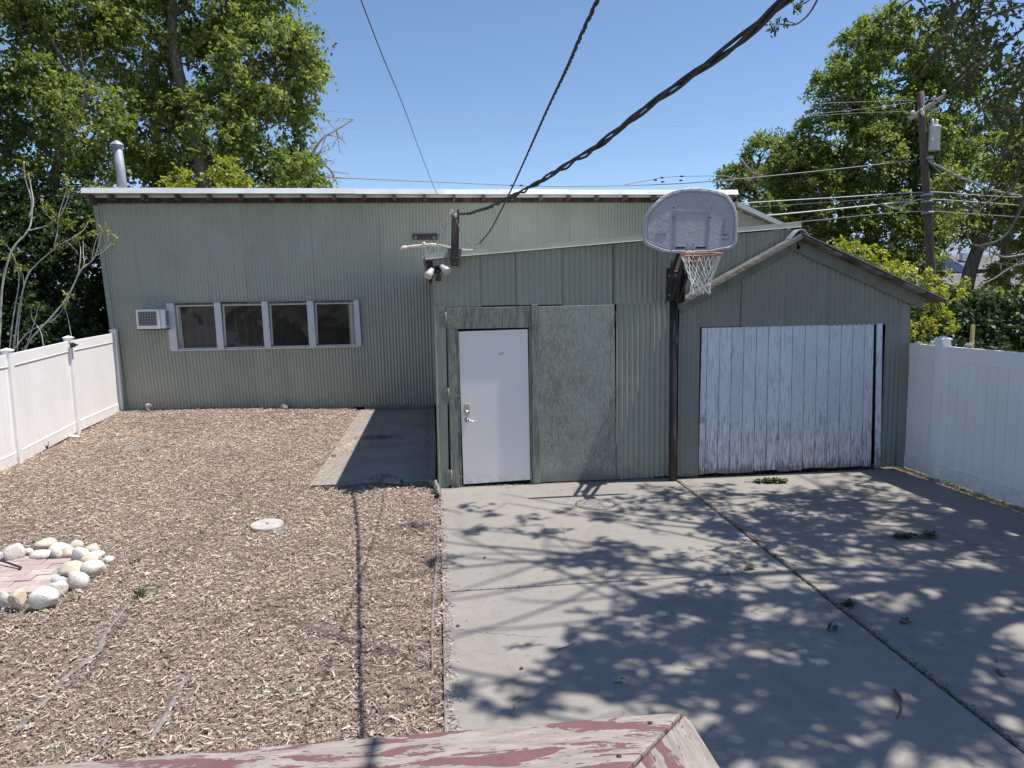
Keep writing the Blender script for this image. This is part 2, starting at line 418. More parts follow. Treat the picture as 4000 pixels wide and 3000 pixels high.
def mk_plywood():
    t = NT('flaking_highlit_plywood')
    fib = t.noise(26.0, t.mapped((2.4, 1, 0.5)), 5.0, 0.7, 1.2)
    big = t.noise(1.6, None, 4.0, 0.6)
    col = t.mix(t.ramp(fib, [(0.42, 0.0), (0.6, 1.0)]), (0.185, 0.195, 0.16), (0.37, 0.39, 0.325))  # pale flake contrast raised to carry grazing-sun highlights as well
    bare = t.ramp(t.noise(3.0, t.mapped((2.0, 1, 0.7), loc=(2, 0, 3)), 6.0, 0.7), [(0.55, 0.0), (0.68, 1.0)])
    col = t.mix(t.math('MULTIPLY', bare, 0.6), col, (0.15, 0.145, 0.125))
    col = t.mix(t.ramp(big, [(0.4, 0.0), (0.62, 0.35)]), col, (0.40, 0.46, 0.41))
    x, y, z = t.xyz()
    col = t.mix(t.math('MULTIPLY', t.span(z, 0.25, 0.0), t.ramp(fib, [(0.4, 0.0), (0.55, 0.8)])), col, (0.14, 0.12, 0.10))
    t.bsdf(col, 0.62, 0.0, (fib, 1.0), 0.4, 0.012)
    return t.mat
M['plywood'] = mk_plywood()

def mk_old_green_wood():
    t = NT('weathered_green_frame_wood')
    g = t.noise(9.0, t.mapped((3.5, 3.5, 0.35)), 6.0, 0.7, 0.4)
    col = t.mix(t.ramp(g, [(0.44, 0.0), (0.58, 1.0)]), (0.25, 0.285, 0.235), (0.15, 0.14, 0.12))
    col = t.mix(t.ramp(t.noise(30.0, t.mapped((2, 2, 0.4)), 4.0), [(0.66, 0.0), (0.72, 0.7)]), col, (0.48, 0.50, 0.44))
    t.bsdf(t.scale_col(col, t.math('ADD', t.math('MULTIPLY', t.rand(), 0.2), 0.9)), 0.8, 0.0, (g, 0.7), 0.3, 0.01)
    return t.mat
M['frame_wood'] = mk_old_green_wood()

def mk_door():
    t = NT('white_door_paint')
    col = t.mix(t.ramp(t.noise(1.4, None, 4.0), [(0.4, 0.0), (0.65, 1.0)]), (0.84, 0.80, 0.765), (0.79, 0.755, 0.725))
    scr = t.ramp(t.noise(5.0, t.mapped((0.6, 1, 5.0), rot=(0, 0.5, 0)), 3.0), [(0.735, 0.0), (0.75, 1.0)])
    col = t.mix(t.math('MULTIPLY', scr, 0.3), col, (0.4, 0.4, 0.42))
    x, y, z = t.xyz()
    col = t.mix(t.math('MULTIPLY', t.span(z, 0.22, 0.02), t.ramp(t.noise(12.0, None, 5.0), [(0.4, 0.0), (0.7, 0.6)])), col, (0.42, 0.39, 0.36))
    t.bsdf(col, 0.42, 0.0, (t.noise(2.2, None, 3.0), 0.06), 0.4)
    return t.mat
M['door'] = mk_door()

def mk_peel():
    t = NT('peeling_white_boards')
    x, y, z = t.xyz()
    r = t.rand()
    jit = t.n('ShaderNodeCombineXYZ'); t.l(t.math('MULTIPLY', r, 37.0), jit.inputs[2]); t.l(t.math('MULTIPLY', r, 11.0), jit.inputs[0])
    ad = t.n('ShaderNodeVectorMath', operation='ADD'); t.l(t.pos, ad.inputs[0]); t.l(jit.outputs[0], ad.inputs[1])
    p = ad.outputs[0]
    fine = t.noise(9.0, t.mapped((5.0, 1.0, 0.55), src=p), 8.0, 0.72, 0.6)
    low = t.span(z, 1.25, 0.0)
    lift = t.math('ADD', fine, t.math('MULTIPLY', low, 0.115))
    lift = t.math('ADD', lift, t.math('MULTIPLY', t.math('SUBTRACT', r, 0.5), 0.03))
    worn = t.ramp(lift, [(0.52, 0.0), (0.63, 1.0)])
    bare = t.ramp(t.math('ADD', lift, t.math('MULTIPLY', t.span(z, 0.22, 0.0), 0.16)), [(0.675, 0.0), (0.70, 1.0)])
    paint = t.mix(t.ramp(t.noise(2.0, None, 3.0), [(0.35, 0.0), (0.7, 1.0)]), (0.76, 0.76, 0.80), (0.69, 0.70, 0.76))
    grain = t.noise(16.0, t.mapped((6.0, 1, 0.3), src=p), 5.0, 0.7)
    wood = t.mix(t.ramp(grain, [(0.35, 0.0), (0.65, 1.0)]), (0.20, 0.185, 0.165), (0.34, 0.315, 0.285))
    col = t.mix(t.math('MULTIPLY', worn, 0.72), paint, (0.35, 0.35, 0.365))
    col = t.mix(bare, col, wood)
    v = t.math('ADD', t.math('MULTIPLY', r, 0.14), 0.93)
    h = t.math('SUBTRACT', t.math('MULTIPLY', grain, 0.4), bare)
    t.bsdf(t.scale_col(col, v), 0.68, 0.0, (h, 0.6), 0.3, 0.004)
    return t.mat
M['peel'] = mk_peel()

def mk_rail(name, st, seed, rot=0.0):
    t = NT(name)
    p = t.mapped(st, loc=(seed, seed * 2, 0))
    n1 = t.noise(5.5, p, 9.0, 0.66, 0.9)
    n2 = t.noise(60.0, p, 4.0, 0.7)
    m = t.math('ADD', n1, t.math('MULTIPLY', n2, 0.10))
    paint = t.ramp(m, [(0.568, 0.0), (0.582, 1.0)])
    grain = t.noise(45.0, t.mapped(tuple(a * b for a, b in zip(st, (0.35, 0.35, 1))) if st[0] < st[1] else tuple(a * b for a, b in zip(st, (0.6, 0.25, 1)))), 6.0, 0.7)
    wood = t.mix(t.ramp(grain, [(0.36, 0.0), (0.66, 1.0)]), (0.22, 0.19, 0.165), (0.36, 0.315, 0.272))
    crack = t.ramp(t.noise(30.0, t.mapped(tuple(a * (0.18 if a < 1 else 1.2) for a in st)), 3.0, 0.5), [(0.30, 1.0), (0.335, 0.0)])
    wood = t.mix(t.math('MULTIPLY', crack, 0.85), wood, (0.07, 0.055, 0.05))
    red = t.mix(t.noise(40.0, None, 4.0), (0.135, 0.066, 0.068), (0.20, 0.105, 0.105))
    col = t.mix(paint, wood, red)
    edge = t.ramp(m, [(0.555, 0.0), (0.568, 1.0), (0.58, 0.0)])
    col = t.mix(t.math('MULTIPLY', edge, 0.35), col, (0.55, 0.5, 0.46))
    h = t.math('ADD', t.math('MULTIPLY', paint, 0.6), t.math('SUBTRACT', t.math('MULTIPLY', grain, 0.35), crack))
    t.bsdf(col, t.ramp(paint, [(0.0, 0.85), (1.0, 0.55)]), 0.0, (h, 0.6), 0.3, 0.003)
    return t.mat
M['rail_x'] = mk_rail('peeling_maroon_rail', (1.3, 7.0, 7.0), 3.1)
M['rail_y'] = mk_rail('peeling_maroon_rail_end', (7.0, 1.6, 7.0), 1.7)

def mk_pane():
    t = NT('dark_window_film_reflections')
    w = t.noise(1.1, t.mapped((1.0, 1, 1.1), loc=(5.3, 0, 2.0)), 2.0, 0.4, 1.6)
    rip = t.n('ShaderNodeTexWave'); rip.inputs['Scale'].default_value = 1.6; rip.inputs['Distortion'].default_value = 6.0; rip.inputs['Detail'].default_value = 1.0
    t.l(t.pos, rip.inputs['Vector'])
    x, y, z = t.xyz()
    side = t.span(x, -2.6, -5.4)
    f = t.ramp(t.math('ADD', w, t.math('MULTIPLY', side, 0.26)), [(0.66, 0.0), (0.69, 1.0)])  # film patches also carry a brownish window reflection put into the colour
    col = t.mix(f, (0.009, 0.0095, 0.011), (0.06, 0.055, 0.052))
    ln = t.ramp(rip.outputs[1], [(0.93, 0.0), (0.98, 1.0)])
    col = t.mix(t.math('MULTIPLY', ln, t.math('MULTIPLY', side, 0.5)), col, (0.11, 0.105, 0.10))  # pale ripple lines painted as reflections in the curved film
    t.bsdf(col, 0.12, 0.0, (w, 0.3), 0.22, 0.04)
    return t.mat
M['pane'] = mk_pane()

def mk_board():
    t = NT('pebbled_grey_backboard')
    v = t.n('ShaderNodeTexVoronoi'); v.inputs['Scale'].default_value = 45.0; t.l(t.pos, v.inputs['Vector'])
    big = t.noise(2.4, None, 4.0, 0.6)
    n = t.noise(70.0, None, 4.0, 0.7)
    col = t.mix(t.ramp(n, [(0.35, 0.0), (0.7, 1.0)]), (0.37, 0.375, 0.415), (0.49, 0.495, 0.53))
    col = t.mix(t.ramp(big, [(0.45, 0.0), (0.7, 0.5)]), col, (0.55, 0.56, 0.59))
    amp = t.ramp(big, [(0.42, 0.25), (0.56, 1.0)])
    t.bsdf(col, 0.42, 0.0, (t.math('MULTIPLY', t.math('ADD', n, v.outputs['Distance']), amp), 0.75), 0.5, 0.011)
    return t.mat
M['board'] = mk_board()
M['groove'] = pmat('board_groove_shadow_grey', (0.19, 0.195, 0.22), 0.6, var=0.1)

def mk_leaf(name, ramp_stops, trans=0.42, gloss=0.03):
    t = NT(name)
    a = t.n('ShaderNodeAttribute', attribute_name='tint')
    col = t.ramp(a.outputs['Fac'], ramp_stops)
    d = t.n('ShaderNodeBsdfDiffuse'); t.l(col, d.inputs[0])
    tr = t.n('ShaderNodeBsdfTranslucent')
    t.l(t.mix(1.0, col, (1.22, 1.25, 0.62), 'MULTIPLY'), tr.inputs[0])
    m = t.n('ShaderNodeMixShader'); m.inputs[0].default_value = trans
    t.l(d.outputs[0], m.inputs[1]); t.l(tr.outputs[0], m.inputs[2])
    g = t.n('ShaderNodeBsdfGlossy'); g.inputs['Roughness'].default_value = 0.5
    g.inputs[0].default_value = (0.9, 0.95, 1.0, 1)
    m2 = t.n('ShaderNodeMixShader'); m2.inputs[0].default_value = gloss
    t.l(m.outputs[0], m2.inputs[1]); t.l(g.outputs[0], m2.inputs[2])
    t.l(m2.outputs[0], t.out.inputs[0])
    return t.mat
M['leaf_green'] = mk_leaf('maple_leaves', [(0.0, (0.08, 0.12, 0.04)), (0.5, (0.175, 0.235, 0.07)), (0.85, (0.285, 0.34, 0.095)), (1.0, (0.36, 0.39, 0.12))], 0.48, 0.025)
M['leaf_dark'] = mk_leaf('dark_leaves', [(0.0, (0.025, 0.05, 0.02)), (0.6, (0.05, 0.09, 0.03)), (1.0, (0.10, 0.15, 0.04))], 0.3, 0.025)
M['leaf_yellow'] = mk_leaf('yellow_green_leaves', [(0.0, (0.24, 0.27, 0.04)), (0.5, (0.40, 0.41, 0.06)), (1.0, (0.52, 0.50, 0.10))])
M['leaf_sprout'] = mk_leaf('bronze_sprouts', [(0.0, (0.15, 0.22, 0.045)), (0.5, (0.28, 0.31, 0.075)), (0.8, (0.34, 0.28, 0.11)), (1.0, (0.38, 0.26, 0.13))])
M['leaf_near'] = mk_leaf('dull_near_leaves', [(0.0, (0.045, 0.06, 0.025)), (0.6, (0.085, 0.115, 0.035)), (1.0, (0.18, 0.21, 0.055))], 0.35, 0.03)
M['petal'] = mk_leaf('lilac_petals', [(0.0, (0.40, 0.32, 0.55)), (1.0, (0.66, 0.60, 0.74))], 0.3, 0.0)
M['leaf_litter'] = mk_leaf('green_sprig_leaves', [(0.0, (0.035, 0.05, 0.02)), (0.6, (0.085, 0.115, 0.035)), (1.0, (0.20, 0.22, 0.09))], 0.2, 0.04)
M['chip'] = None
def mk_chip():
    t = NT('shredded_wood_chips')
    a = t.n('ShaderNodeAttribute', attribute_name='tint')
    col = t.ramp(a.outputs['Fac'], [(0.0, (0.10, 0.071, 0.058)), (0.3, (0.205, 0.152, 0.123)), (0.55, (0.345, 0.269, 0.219)), (0.8, (0.48, 0.392, 0.318)), (0.95, (0.62, 0.528, 0.425)), (1.0, (0.42, 0.45, 0.20))])
    v = t.math('ADD', t.math('MULTIPLY', t.noise(120.0, None, 3.0), 0.5), 0.75)
    t.bsdf(t.scale_col(col, v), 0.9, 0.0, None, 0.2)
    return t.mat
M['chip'] = mk_chip()
M['bark'] = pmat('grey_brown_bark', (0.095, 0.08, 0.065), 0.95, c2=(0.19, 0.165, 0.135), c2s=4, st=(4, 4, 0.7), var=0.3, bump=0.9, bs=18, bdist=0.03)
M['bark_pale'] = pmat('pale_smooth_bark', (0.62, 0.57, 0.50), 0.85, c2=(0.42, 0.37, 0.31), c2s=9, var=0.2, bump=0.3)
M['twig'] = pmat('brown_twig', (0.12, 0.095, 0.075), 0.9, var=0.25)
M['twig_pale'] = pmat('dead_pale_twig', (0.30, 0.265, 0.22), 0.9, var=0.25)
M['mountain'] = pmat('haze_blue_mountain', (0.20, 0.26, 0.36), 0.95, c2=(0.26, 0.31, 0.38), c2s=0.004, var=0.08, vs=0.01)  # bluish base colour carries the distance haze

# ------------------------------------------------------------------ ground, drive, patio
rnd = random.Random(7)
g = MB()
g.add([(-400, -120, -0.12), (400, -120, -0.12), (400, 700, -0.12), (-400, 700, -0.12)], [(0, 1, 2, 3)])
tag(g.build('ground', M['terrain']), kind='structure')

# far mountain ridge seen through the trees
nx = 60; ridge = []; rr = random.Random(3)
for i in range(nx):
    x = -2500 + 6500 * i / (nx - 1)
    ridge.append((x, 330 + 120 * math.sin(i * 0.31) + 70 * math.sin(i * 0.83 + 1) + rr.uniform(-18, 18)))
mv = []; mf = []
for i, (x, h) in enumerate(ridge):
    mv += [(x, 2600, -5), (x + 40, 2950, h * 0.45), (x, 3300, h), (x, 4200, -5)]
for i in range(nx - 1):
    for k in range(3):
        mf.append((i * 4 + k, (i + 1) * 4 + k, (i + 1) * 4 + k + 1, i * 4 + k + 1))
m_ = MB(); m_.add(mv, mf, 0, True)
tag(m_.build('mountain', M['mountain']), kind='structure')

drive = tag(empty('driveway', (0, 0, 0)), kind='structure')
def slab(par, x0a, x0b, x1a, x1b, y0, y1, z, mat, th=0.14, slope=0.0):
    """x0a at y0 .. x0b at y1"""
    s = MB()
    nxs, nys = 6, 6
    v = []
    for j in range(nys + 1):
        y = y0 + (y1 - y0) * j / nys
        a = x0a + (x0b - x0a) * j / nys; b = x1a + (x1b - x1a) * j / nys
        for i in range(nxs + 1):
            v.append((a + (b - a) * i / nxs, y, z))
    f = [(j * (nxs + 1) + i, j * (nxs + 1) + i + 1, (j + 1) * (nxs + 1) + i + 1, (j + 1) * (nxs + 1) + i) for j in range(nys) for i in range(nxs)]
    s.add([(x0a, y0, z - th), (x1a, y0, z - th), (x1b, y1, z - th), (x0b, y1, z - th), (x0a, y0, z), (x1a, y0, z), (x1b, y1, z), (x0b, y1, z)],
          [(0, 3, 2, 1), (4, 5, 6, 7), (0, 1, 5, 4), (1, 2, 6, 5), (2, 3, 7, 6), (3, 0, 4, 7)])
    return s.build('slab', mat, par, bevel=0.012, seg=2)
slab(drive, 0.03, 0.06, 3.145, 3.235, 5.845, 9.275, 0.0, M['concrete'])
slab(drive, 3.175, 3.265, 6.50, 6.48, 5.845, 9.235, -0.004, M['concrete'])
slab(drive, -0.01, 0.03, 3.055, 3.145, 2.35, 5.83, -0.002, M['concrete'])
slab(drive, 3.085, 3.175, 6.52, 6.50, 2.35, 5.83, 0.002, M['concrete'])
slab(drive, -0.03, -0.01, 2.965, 3.055, -1.2, 2.335, 0.0, M['concrete'])
slab(drive, 2.995, 3.085, 6.54, 6.52, -1.2, 2.335, -0.003, M['concrete'])
jf = MB(); jf.box(-0.02, 6.5, -1.2, 9.23, -0.13, -0.045)
tag(jf.build('joint_fill', M['soil'], drive), kind='stuff')

patio = tag(empty('patio', (0, 0, 0)), kind='structure')
slab(patio, -1.69, -1.68, -0.0, 0.03, 9.56, 12.08, 0.035, M['patio'], 0.16)
slab(patio, -1.68, -1.66, 0.03, 0.03, 12.10, 16.45, 0.03, M['patio'], 0.16)

# ------------------------------------------------------------------ corrugated cladding
PITCH = 0.073
def sheet(par, x0, x1, zb, zt, Y, mat, amp=0.0105, pitch=PITCH, nz=14, shear=None, seed=0, name='cladding_sheet', axis='x', clip=None):
    """one corrugated sheet on the plane y = Y (or x = Y with axis 'y'); zb and zt may be functions of x"""
    r = random.Random(seed * 131 + int(x0 * 977) + int((zb(x0) if callable(zb) else zb) * 71))
    n = max(4, int(round((x1 - x0) / pitch * 8)))
    fb = zb if callable(zb) else (lambda x: zb)
    ft = zt if callable(zt) else (lambda x: zt)
    off = r.uniform(-0.003, 0.003); tilt = r.uniform(-0.003, 0.003); bow = r.uniform(-0.003, 0.003); ph = r.uniform(0, 0.5)
    lo = r.uniform(-0.012, 0.012)
    dents = [(r.uniform(x0, x1), r.uniform(0.1, 0.9), r.uniform(-.006, .006), r.uniform(.05, .16)) for _ in range(r.randint(1, 4))]
    v = []; f = []
    for j in range(nz + 1):
        for i in range(n + 1):
            x = x0 + (x1 - x0) * i / n
            a, b = fb(x), ft(x)
            z = a + (b - a) * j / nz + (lo if j == 0 else 0)
            if b < a: z = a
            t = j / nz
            y = Y - amp * math.cos(2 * math.pi * (x - x0) / pitch + ph) - off - tilt * (i / n - .5) * 2 - bow * math.sin(math.pi * t) + 0.0015 * math.sin(9 * t + i * 0.05 + ph * 9)
            for (dx_, dt_, dd_, dr_) in dents:
                y += dd_ * math.exp(-((x - dx_) / dr_) ** 2 - ((t - dt_) * (b - a) / dr_) ** 2 * .3)
            xx = x + (shear(x, z) if shear else 0.0)
            v.append((xx, y, z) if axis == 'x' else (y, xx, z))
    for j in range(nz):
        for i in range(n):
            q = (j * (n + 1) + i, j * (n + 1) + i + 1, (j + 1) * (n + 1) + i + 1, (j + 1) * (n + 1) + i)
            f.append(q)
    b = MB(); b.add(v, f, 0, True)
    return b.build(name, mat, par)

def nails(par, pts, r=0.008, mat=None):
    b = MB()
    for p in pts: b.lathe(p, (0, -1, 0), [(-0.004, r), (0.004, r * 0.8), (0.006, 0.001)], 6)
    return b.build('nail_heads', mat or M['hinge'], par)

# ------------------------------------------------------------------ long building at the back
BY = 16.75
back = thing('corrugated_building', 'long sage green corrugated metal building with white eave and four dark windows', 'building', (0, BY, 0))
def bshear(x, z): return (-0.225 * (z / 4.7) if x < -6.2 else -0.225 * (z / 4.7) * max(0.0, (-x) / 6.2)) if x < 0 else 0.0
edges = [-6.945]
while edges[-1] < 6.9: edges.append(min(edges[-1] + PITCH * 10, 7.02))
for k in range(len(edges) - 1):
    a, b = edges[k], edges[k + 1] + 0.02
    yy = BY - (0.007 if k % 2 else 0.0)
    mid = (a + b) / 2
    lowz = 0.0
    if -5.95 < a and b < -1.45 or (a < -5.6 < b and a > -6.1):
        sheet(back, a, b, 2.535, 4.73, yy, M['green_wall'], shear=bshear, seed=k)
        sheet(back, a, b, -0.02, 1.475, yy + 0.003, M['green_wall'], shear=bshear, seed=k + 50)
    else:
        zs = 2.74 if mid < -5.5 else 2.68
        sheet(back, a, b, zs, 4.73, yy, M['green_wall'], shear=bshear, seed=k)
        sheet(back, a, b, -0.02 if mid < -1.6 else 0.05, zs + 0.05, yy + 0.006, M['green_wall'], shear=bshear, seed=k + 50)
pts = []
for z in (4.66, 3.98, 3.33, 2.72):
    x = -6.8
    while x < 6.9:
        if rnd.random() < .8: pts.append((x + bshear(x, z) + rnd.uniform(-.02, .02), BY - 0.012, z + rnd.uniform(-.02, .02)))
        x += 0.365
nails(back, pts)
b = MB(); b.obox((-7.045, BY - .015, 2.42), (0.05, 0, 0), (0, .02, 0), (-0.115, 0, 2.35)); b.build('corner_flashing', M['green_trim'], back)
b = MB(); b.box(-1.6, 0.03, BY - .06, BY + .05, -.1, .075); b.build('footing', M['patio'], back)
# the other walls, roof and eave
sheet(back, BY + .02, 27.0, 0, 4.75, -7.0, M['green_wall'], axis='y', nz=2, name='side_wall')
sheet(back, BY + .02, 27.0, 0, 4.75, 7.03, M['green_wall'], axis='y', nz=2, name='side_wall')
b = MB(); b.box(-7.0, 7.0, 26.95, 27.0, 0, 5.1); b.build('rear_wall', M['green_wall'], back)
b = MB(); b.add([(-7.2, 16.34, 4.93), (7.2, 16.34, 4.90), (7.2, 27.3, 5.25), (-7.2, 27.3, 5.28), (-7.2, 16.34, 4.90), (7.2, 16.34, 4.87), (7.2, 27.3, 5.22), (-7.2, 27.3, 5.25)],
               [(0, 1, 2, 3), (7, 6, 5, 4), (0, 4, 5, 1), (1, 5, 6, 2), (2, 6, 7, 3), (3, 7, 4, 0)]); b.build('roof', M['roof_metal'], back)
segs = [(-7.255, -5.07, .030, 0), (-5.1, -1.55, .036, .004), (-1.58, 0.42, .042, 0), (0.39, 3.2, .058, .004), (3.17, 7.24, .055, 0)]
for (a, b_, lean, dy) in segs:
    zt, zb = 4.985 - 0.003 * (a + 7), 4.872 - 0.003 * (a + 7)
    f = MB()
    f.add([(a, 16.30 - dy, zb), (b_, 16.30 - dy, zb - .004), (b_, 16.30 - dy + lean, zt), (a, 16.30 - dy + lean, zt), (a, 16.36, zb), (b_, 16.36, zb), (b_, 16.40, zt + .004), (a, 16.40, zt + .004)],
          [(0, 1, 2, 3), (3, 2, 6, 7), (0, 4, 5, 1), (0, 3, 7, 4), (1, 5, 6, 2), (4, 7, 6, 5)])
    f.build('eave_flashing', M['white_fascia'], back)
b = MB(); b.box(-7.16, 7.05, 16.69, 16.735, 4.715, 4.868); b.build('wall_plate', M['dark_wood'], back, bevel=.004)
x = -6.72
while x < 7.1:
    b = MB(); w = rnd.uniform(.042, .055)
    b.obox((x, 16.52, 4.80 + rnd.uniform(-.004, .006)), (w / 2, 0, 0), (0, .185, 0), (0, 0, .058))
    b.build('rafter_tail', M['brown_wood'], back)
    x += 0.668 + rnd.uniform(-.02, .02)
for (xa, xb) in ((-7.22, 7.2),):
    b = MB(); b.box(xa, xb, 16.345, 16.70, 4.868, 4.872); b.build('soffit', M['siding'], back)
    b = MB(); b.box(xa, xb, 16.62, 16.65, 4.822, 4.866); b.build('blocking_board', M['white_fascia'], back)
b = MB(); b.prism([(-7.24, 4.87), (-7.15, 4.66), (-7.12, 4.66), (-7.12, 4.87)], 16.37, 16.70); b.build('eave_return', M['brown_wood'], back)
b = MB(); b.prism([(7.2, 4.85), (7.05, 4.62), (7.01, 4.62), (7.01, 4.85)], 16.37, 16.70); b.build('eave_return', M['brown_wood'], back)
# stove flue
fl = MB()
fl.tube([(-6.91, 17.6, 4.9), (-6.93, 17.6, 5.5), (-6.965, 17.6, 6.10)], 0.098, 18)
flue = fl.build('flue', M['galv'], back)
b = MB(); b.lathe((-6.965, 17.6, 6.08), (0, 0, 1), [(0, .107), (.03, .107)], 18); b.build('collar', M['galv'], flue)
b = MB(); b.lathe((-6.965, 17.6, 6.12), (0, 0, 1), [(0, .15), (.012, .155), (.06, .11), (.12, .012)], 6, smooth=False); b.build('cap', M['galv'], flue)

# windows: four panes between five white posts
posts = [(-5.775, 0.17), (-4.765, 0.145), (-3.735, 0.14), (-2.735, 0.15), (-1.70, 0.11)]
for (px_, w) in posts:
    b = MB(); b.obox((px_ + .035, BY - .055, 2.005), (w / 2, 0, 0), (0, .03, 0), (-0.012, 0, 0.53)); b.build('window_post', M['white_paint'], back, bevel=.005)
for k in range(4):
    a = posts[k][0] + posts[k][1] / 2 + .035; c = posts[k + 1][0] - posts[k + 1][1] / 2 + .035
    fr = MB()
    fr.box(a, c, BY - .03, BY + .06, 2.455, 2.49); fr.box(a, c, BY - .03, BY + .06, 1.50, 1.525)
    fr.box(a, a + .045, BY - .005, BY + .06, 1.545, 2.455); fr.box(c - .012, c, BY - .028, BY + .06, 1.545, 2.455)
    w_ = fr.build('window', M['white_paint'], back, bevel=.004)
    b = MB(); b.add([(a + .045, BY + .025, 1.525), (c - .012, BY + .02, 1.525), (c - .012, BY + .02, 2.455), (a + .045, BY + .025, 2.455)], [(0, 1, 2, 3)]); b.build('pane', M['pane'], w_)
b = MB(); b.box(-5.80, -1.63, BY - .07, BY + .02, 2.49, 2.525); b.build('window_head', M['brown_wood'], back, bevel=.004)
b = MB(); b.box(-5.75, -1.66, BY - .075, BY + .03, 1.462, 1.498); b.build('window_sill', M['white_paint'], back, bevel=.005)
b = MB(); b.box(-6.85, 6.9, BY + .3, BY + .32, 0, 4.6); b.build('dark_interior_sheet', M['dark_gap'], back)  # black sheet behind the wall, interior darkness put into its colour
# lean-to at the right end
lean = thing('lean_to', 'pale lean-to with sloping metal roof at the right end of the long building', 'lean-to', (7.6, 16.4, 0))
b = MB(); b.prism([(7.06, 0), (8.1, 0), (8.1, 4.13), (7.06, 4.56)], 16.35, 22.0)
b.build('wall', M['siding'], lean)
for k in range(26):
    z = 1.5 + k * .12
    xr = min(8.1, 7.06 + (4.5 - z) / .43 * 1.0) if z > 4.1 else 8.1
    b = MB(); b.box(7.06, xr, 16.335, 16.349, z, z + .1); b.build('siding_board', M['siding'], lean)
b = MB(); b.prism([(7.06, 4.60), (8.35, 4.05), (8.35, 4.09), (7.06, 4.64)], 16.0, 22.2); b.build('roof', M['roof_metal'], lean)
b = MB(); b.prism([(7.07, 4.53), (8.36, 3.98), (8.36, 4.085), (7.07, 4.635)], 15.97, 15.998); b.build('rake_trim', M['white_fascia'], lean)

# air conditioner in the wall
ac = thing('air_conditioner', 'white window air conditioner jutting from the wall left of the four windows', 'air conditioner', (-6.18, BY, 2.0))
b = MB(); b.box(-6.38, -5.79, 16.45, BY + .1, 1.985, 2.40); b.build('casing', M['white_plastic'], ac, bevel=.012, seg=2)
b = MB(); b.box(-6.385, -5.895, 16.415, 16.449, 1.98, 2.405); b.build('front_panel', M['white_plastic'], ac, bevel=.012, seg=2)
b = MB(); b.box(-6.335, -5.955, 16.408, 16.414, 2.055, 2.36); gr_ = b.build('grille', M['ac_grille'], ac)
for k in range(7):
    b = MB(); xx = -6.315 + k * .058; b.box(xx, xx + .007, 16.402, 16.4075, 2.085, 2.335); b.build('bar', M['ac_grid'], gr_)
for k in range(5):
    b = MB(); zz = 2.085 + k * .061; b.box(-6.32, -5.965, 16.399, 16.4015, zz, zz + .006); b.build('bar', M['ac_grid'], gr_)
b = MB()
for k in range(7): b.box(-5.789, -5.785, 16.50, 16.70, 2.06 + k * .045, 2.085 + k * .045)
b.build('side_louvres', M['ac_grille'], ac)
b = MB(); b.box(-6.42, -5.78, 16.5, 16.76, 1.955, 1.983); b.build('support', M['brown_wood'], ac)

# insulator board on the back wall
ib = thing('insulator_board', 'short dark board with two wire insulators high on the long building wall', 'board', (-0.06, BY - .03, 3.95))
b = MB(); b.box(-.345, .225, BY - .055, BY - .015, 3.885, 4.02); b.build('board', M['dark_wood'], ib, bevel=.006)
for xx in (-.285, .135):
    b = MB(); b.lathe((xx, BY - .055, 3.925), (0, -1, 0), [(0, .012), (.03, .012), (.032, .03), (.06, .034), (.09, .022)], 10); b.build('insulator', M['grey_wire'], ib)
for xx in (-.27, .15):
    b = MB(); b.lathe((xx, BY - .055, 3.99), (0, -1, 0), [(0, .012), (.01, .01)], 8); b.build('bolt', M['galv'], ib)
for pts in ([(-0.17, 16.6, 3.898), (-0.153, 16.6, 3.773), (-0.039, 16.6, 3.731), (0.106, 16.6, 3.667), (0.198, 16.6, 3.593)], [(0.144, 16.6, 3.906), (0.152, 16.6, 3.792), (0.105, 16.6, 3.646), (0.04, 16.6, 3.563)]):
    b = MB(); b.tube(smooth_path(pts, 5), .009, 5); b.build('wire', M['grey_wire'], ib)

# ------------------------------------------------------------------ front shed
SY = 9.28
shed = thing('green_shed', 'sage green corrugated shed with white door and plywood door facing the drive', 'shed', (1.6, SY, 0))
top = lambda x: 3.0 + (x - .0) * (0.355 / 4.99)
se = [0.05, 0.66, 1.12, 1.73, 2.42, 2.98, 3.62, 4.25, 4.96]
for k in range(len(se) - 1):
    zb = 2.385 if se[k] < 2.9 else 2.30
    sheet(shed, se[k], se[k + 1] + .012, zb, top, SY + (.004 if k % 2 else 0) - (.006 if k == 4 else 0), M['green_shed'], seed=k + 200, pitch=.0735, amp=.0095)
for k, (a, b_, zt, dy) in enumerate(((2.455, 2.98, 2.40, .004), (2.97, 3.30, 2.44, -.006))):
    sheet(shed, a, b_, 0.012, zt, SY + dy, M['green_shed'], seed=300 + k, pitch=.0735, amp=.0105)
b = MB(); b.obox((.115, SY - .005, 1.205), (.073, 0, 0), (0, .012, 0), (.01, 0, 1.205)); b.build('corner_flashing', M['green_shed'], shed, bevel=.004)
b = MB(); b.obox((.058, SY - .012, 1.205), (.012, 0, 0), (0, .03, 0), (.004, 0, 1.205)); b.build('corner_flashing', M['green_trim'], shed, bevel=.004)
sheet(shed, SY + .02, 16.7, 0.03, 3.0, 0.075, M['green_shed'], axis='y', nz=3, name='side_wall', seed=9)
sheet(shed, SY + .02, 16.7, 0.0, 3.34, 4.97, M['green_shed'], axis='y', nz=2, name='side_wall', seed=10)
b = MB(); b.box(.12, 4.9, SY + .12, SY + .14, 0.0, 2.9); b.build('dark_interior_sheet', M['dark_gap'], shed)  # unlit inside of the shed drawn as a black sheet
def rz(x): return 3.045 + (x + .05) * (0.38 / 5.04)
re_ = [-.08, .75, 1.55, 2.35, 3.15, 3.95, 5.0]
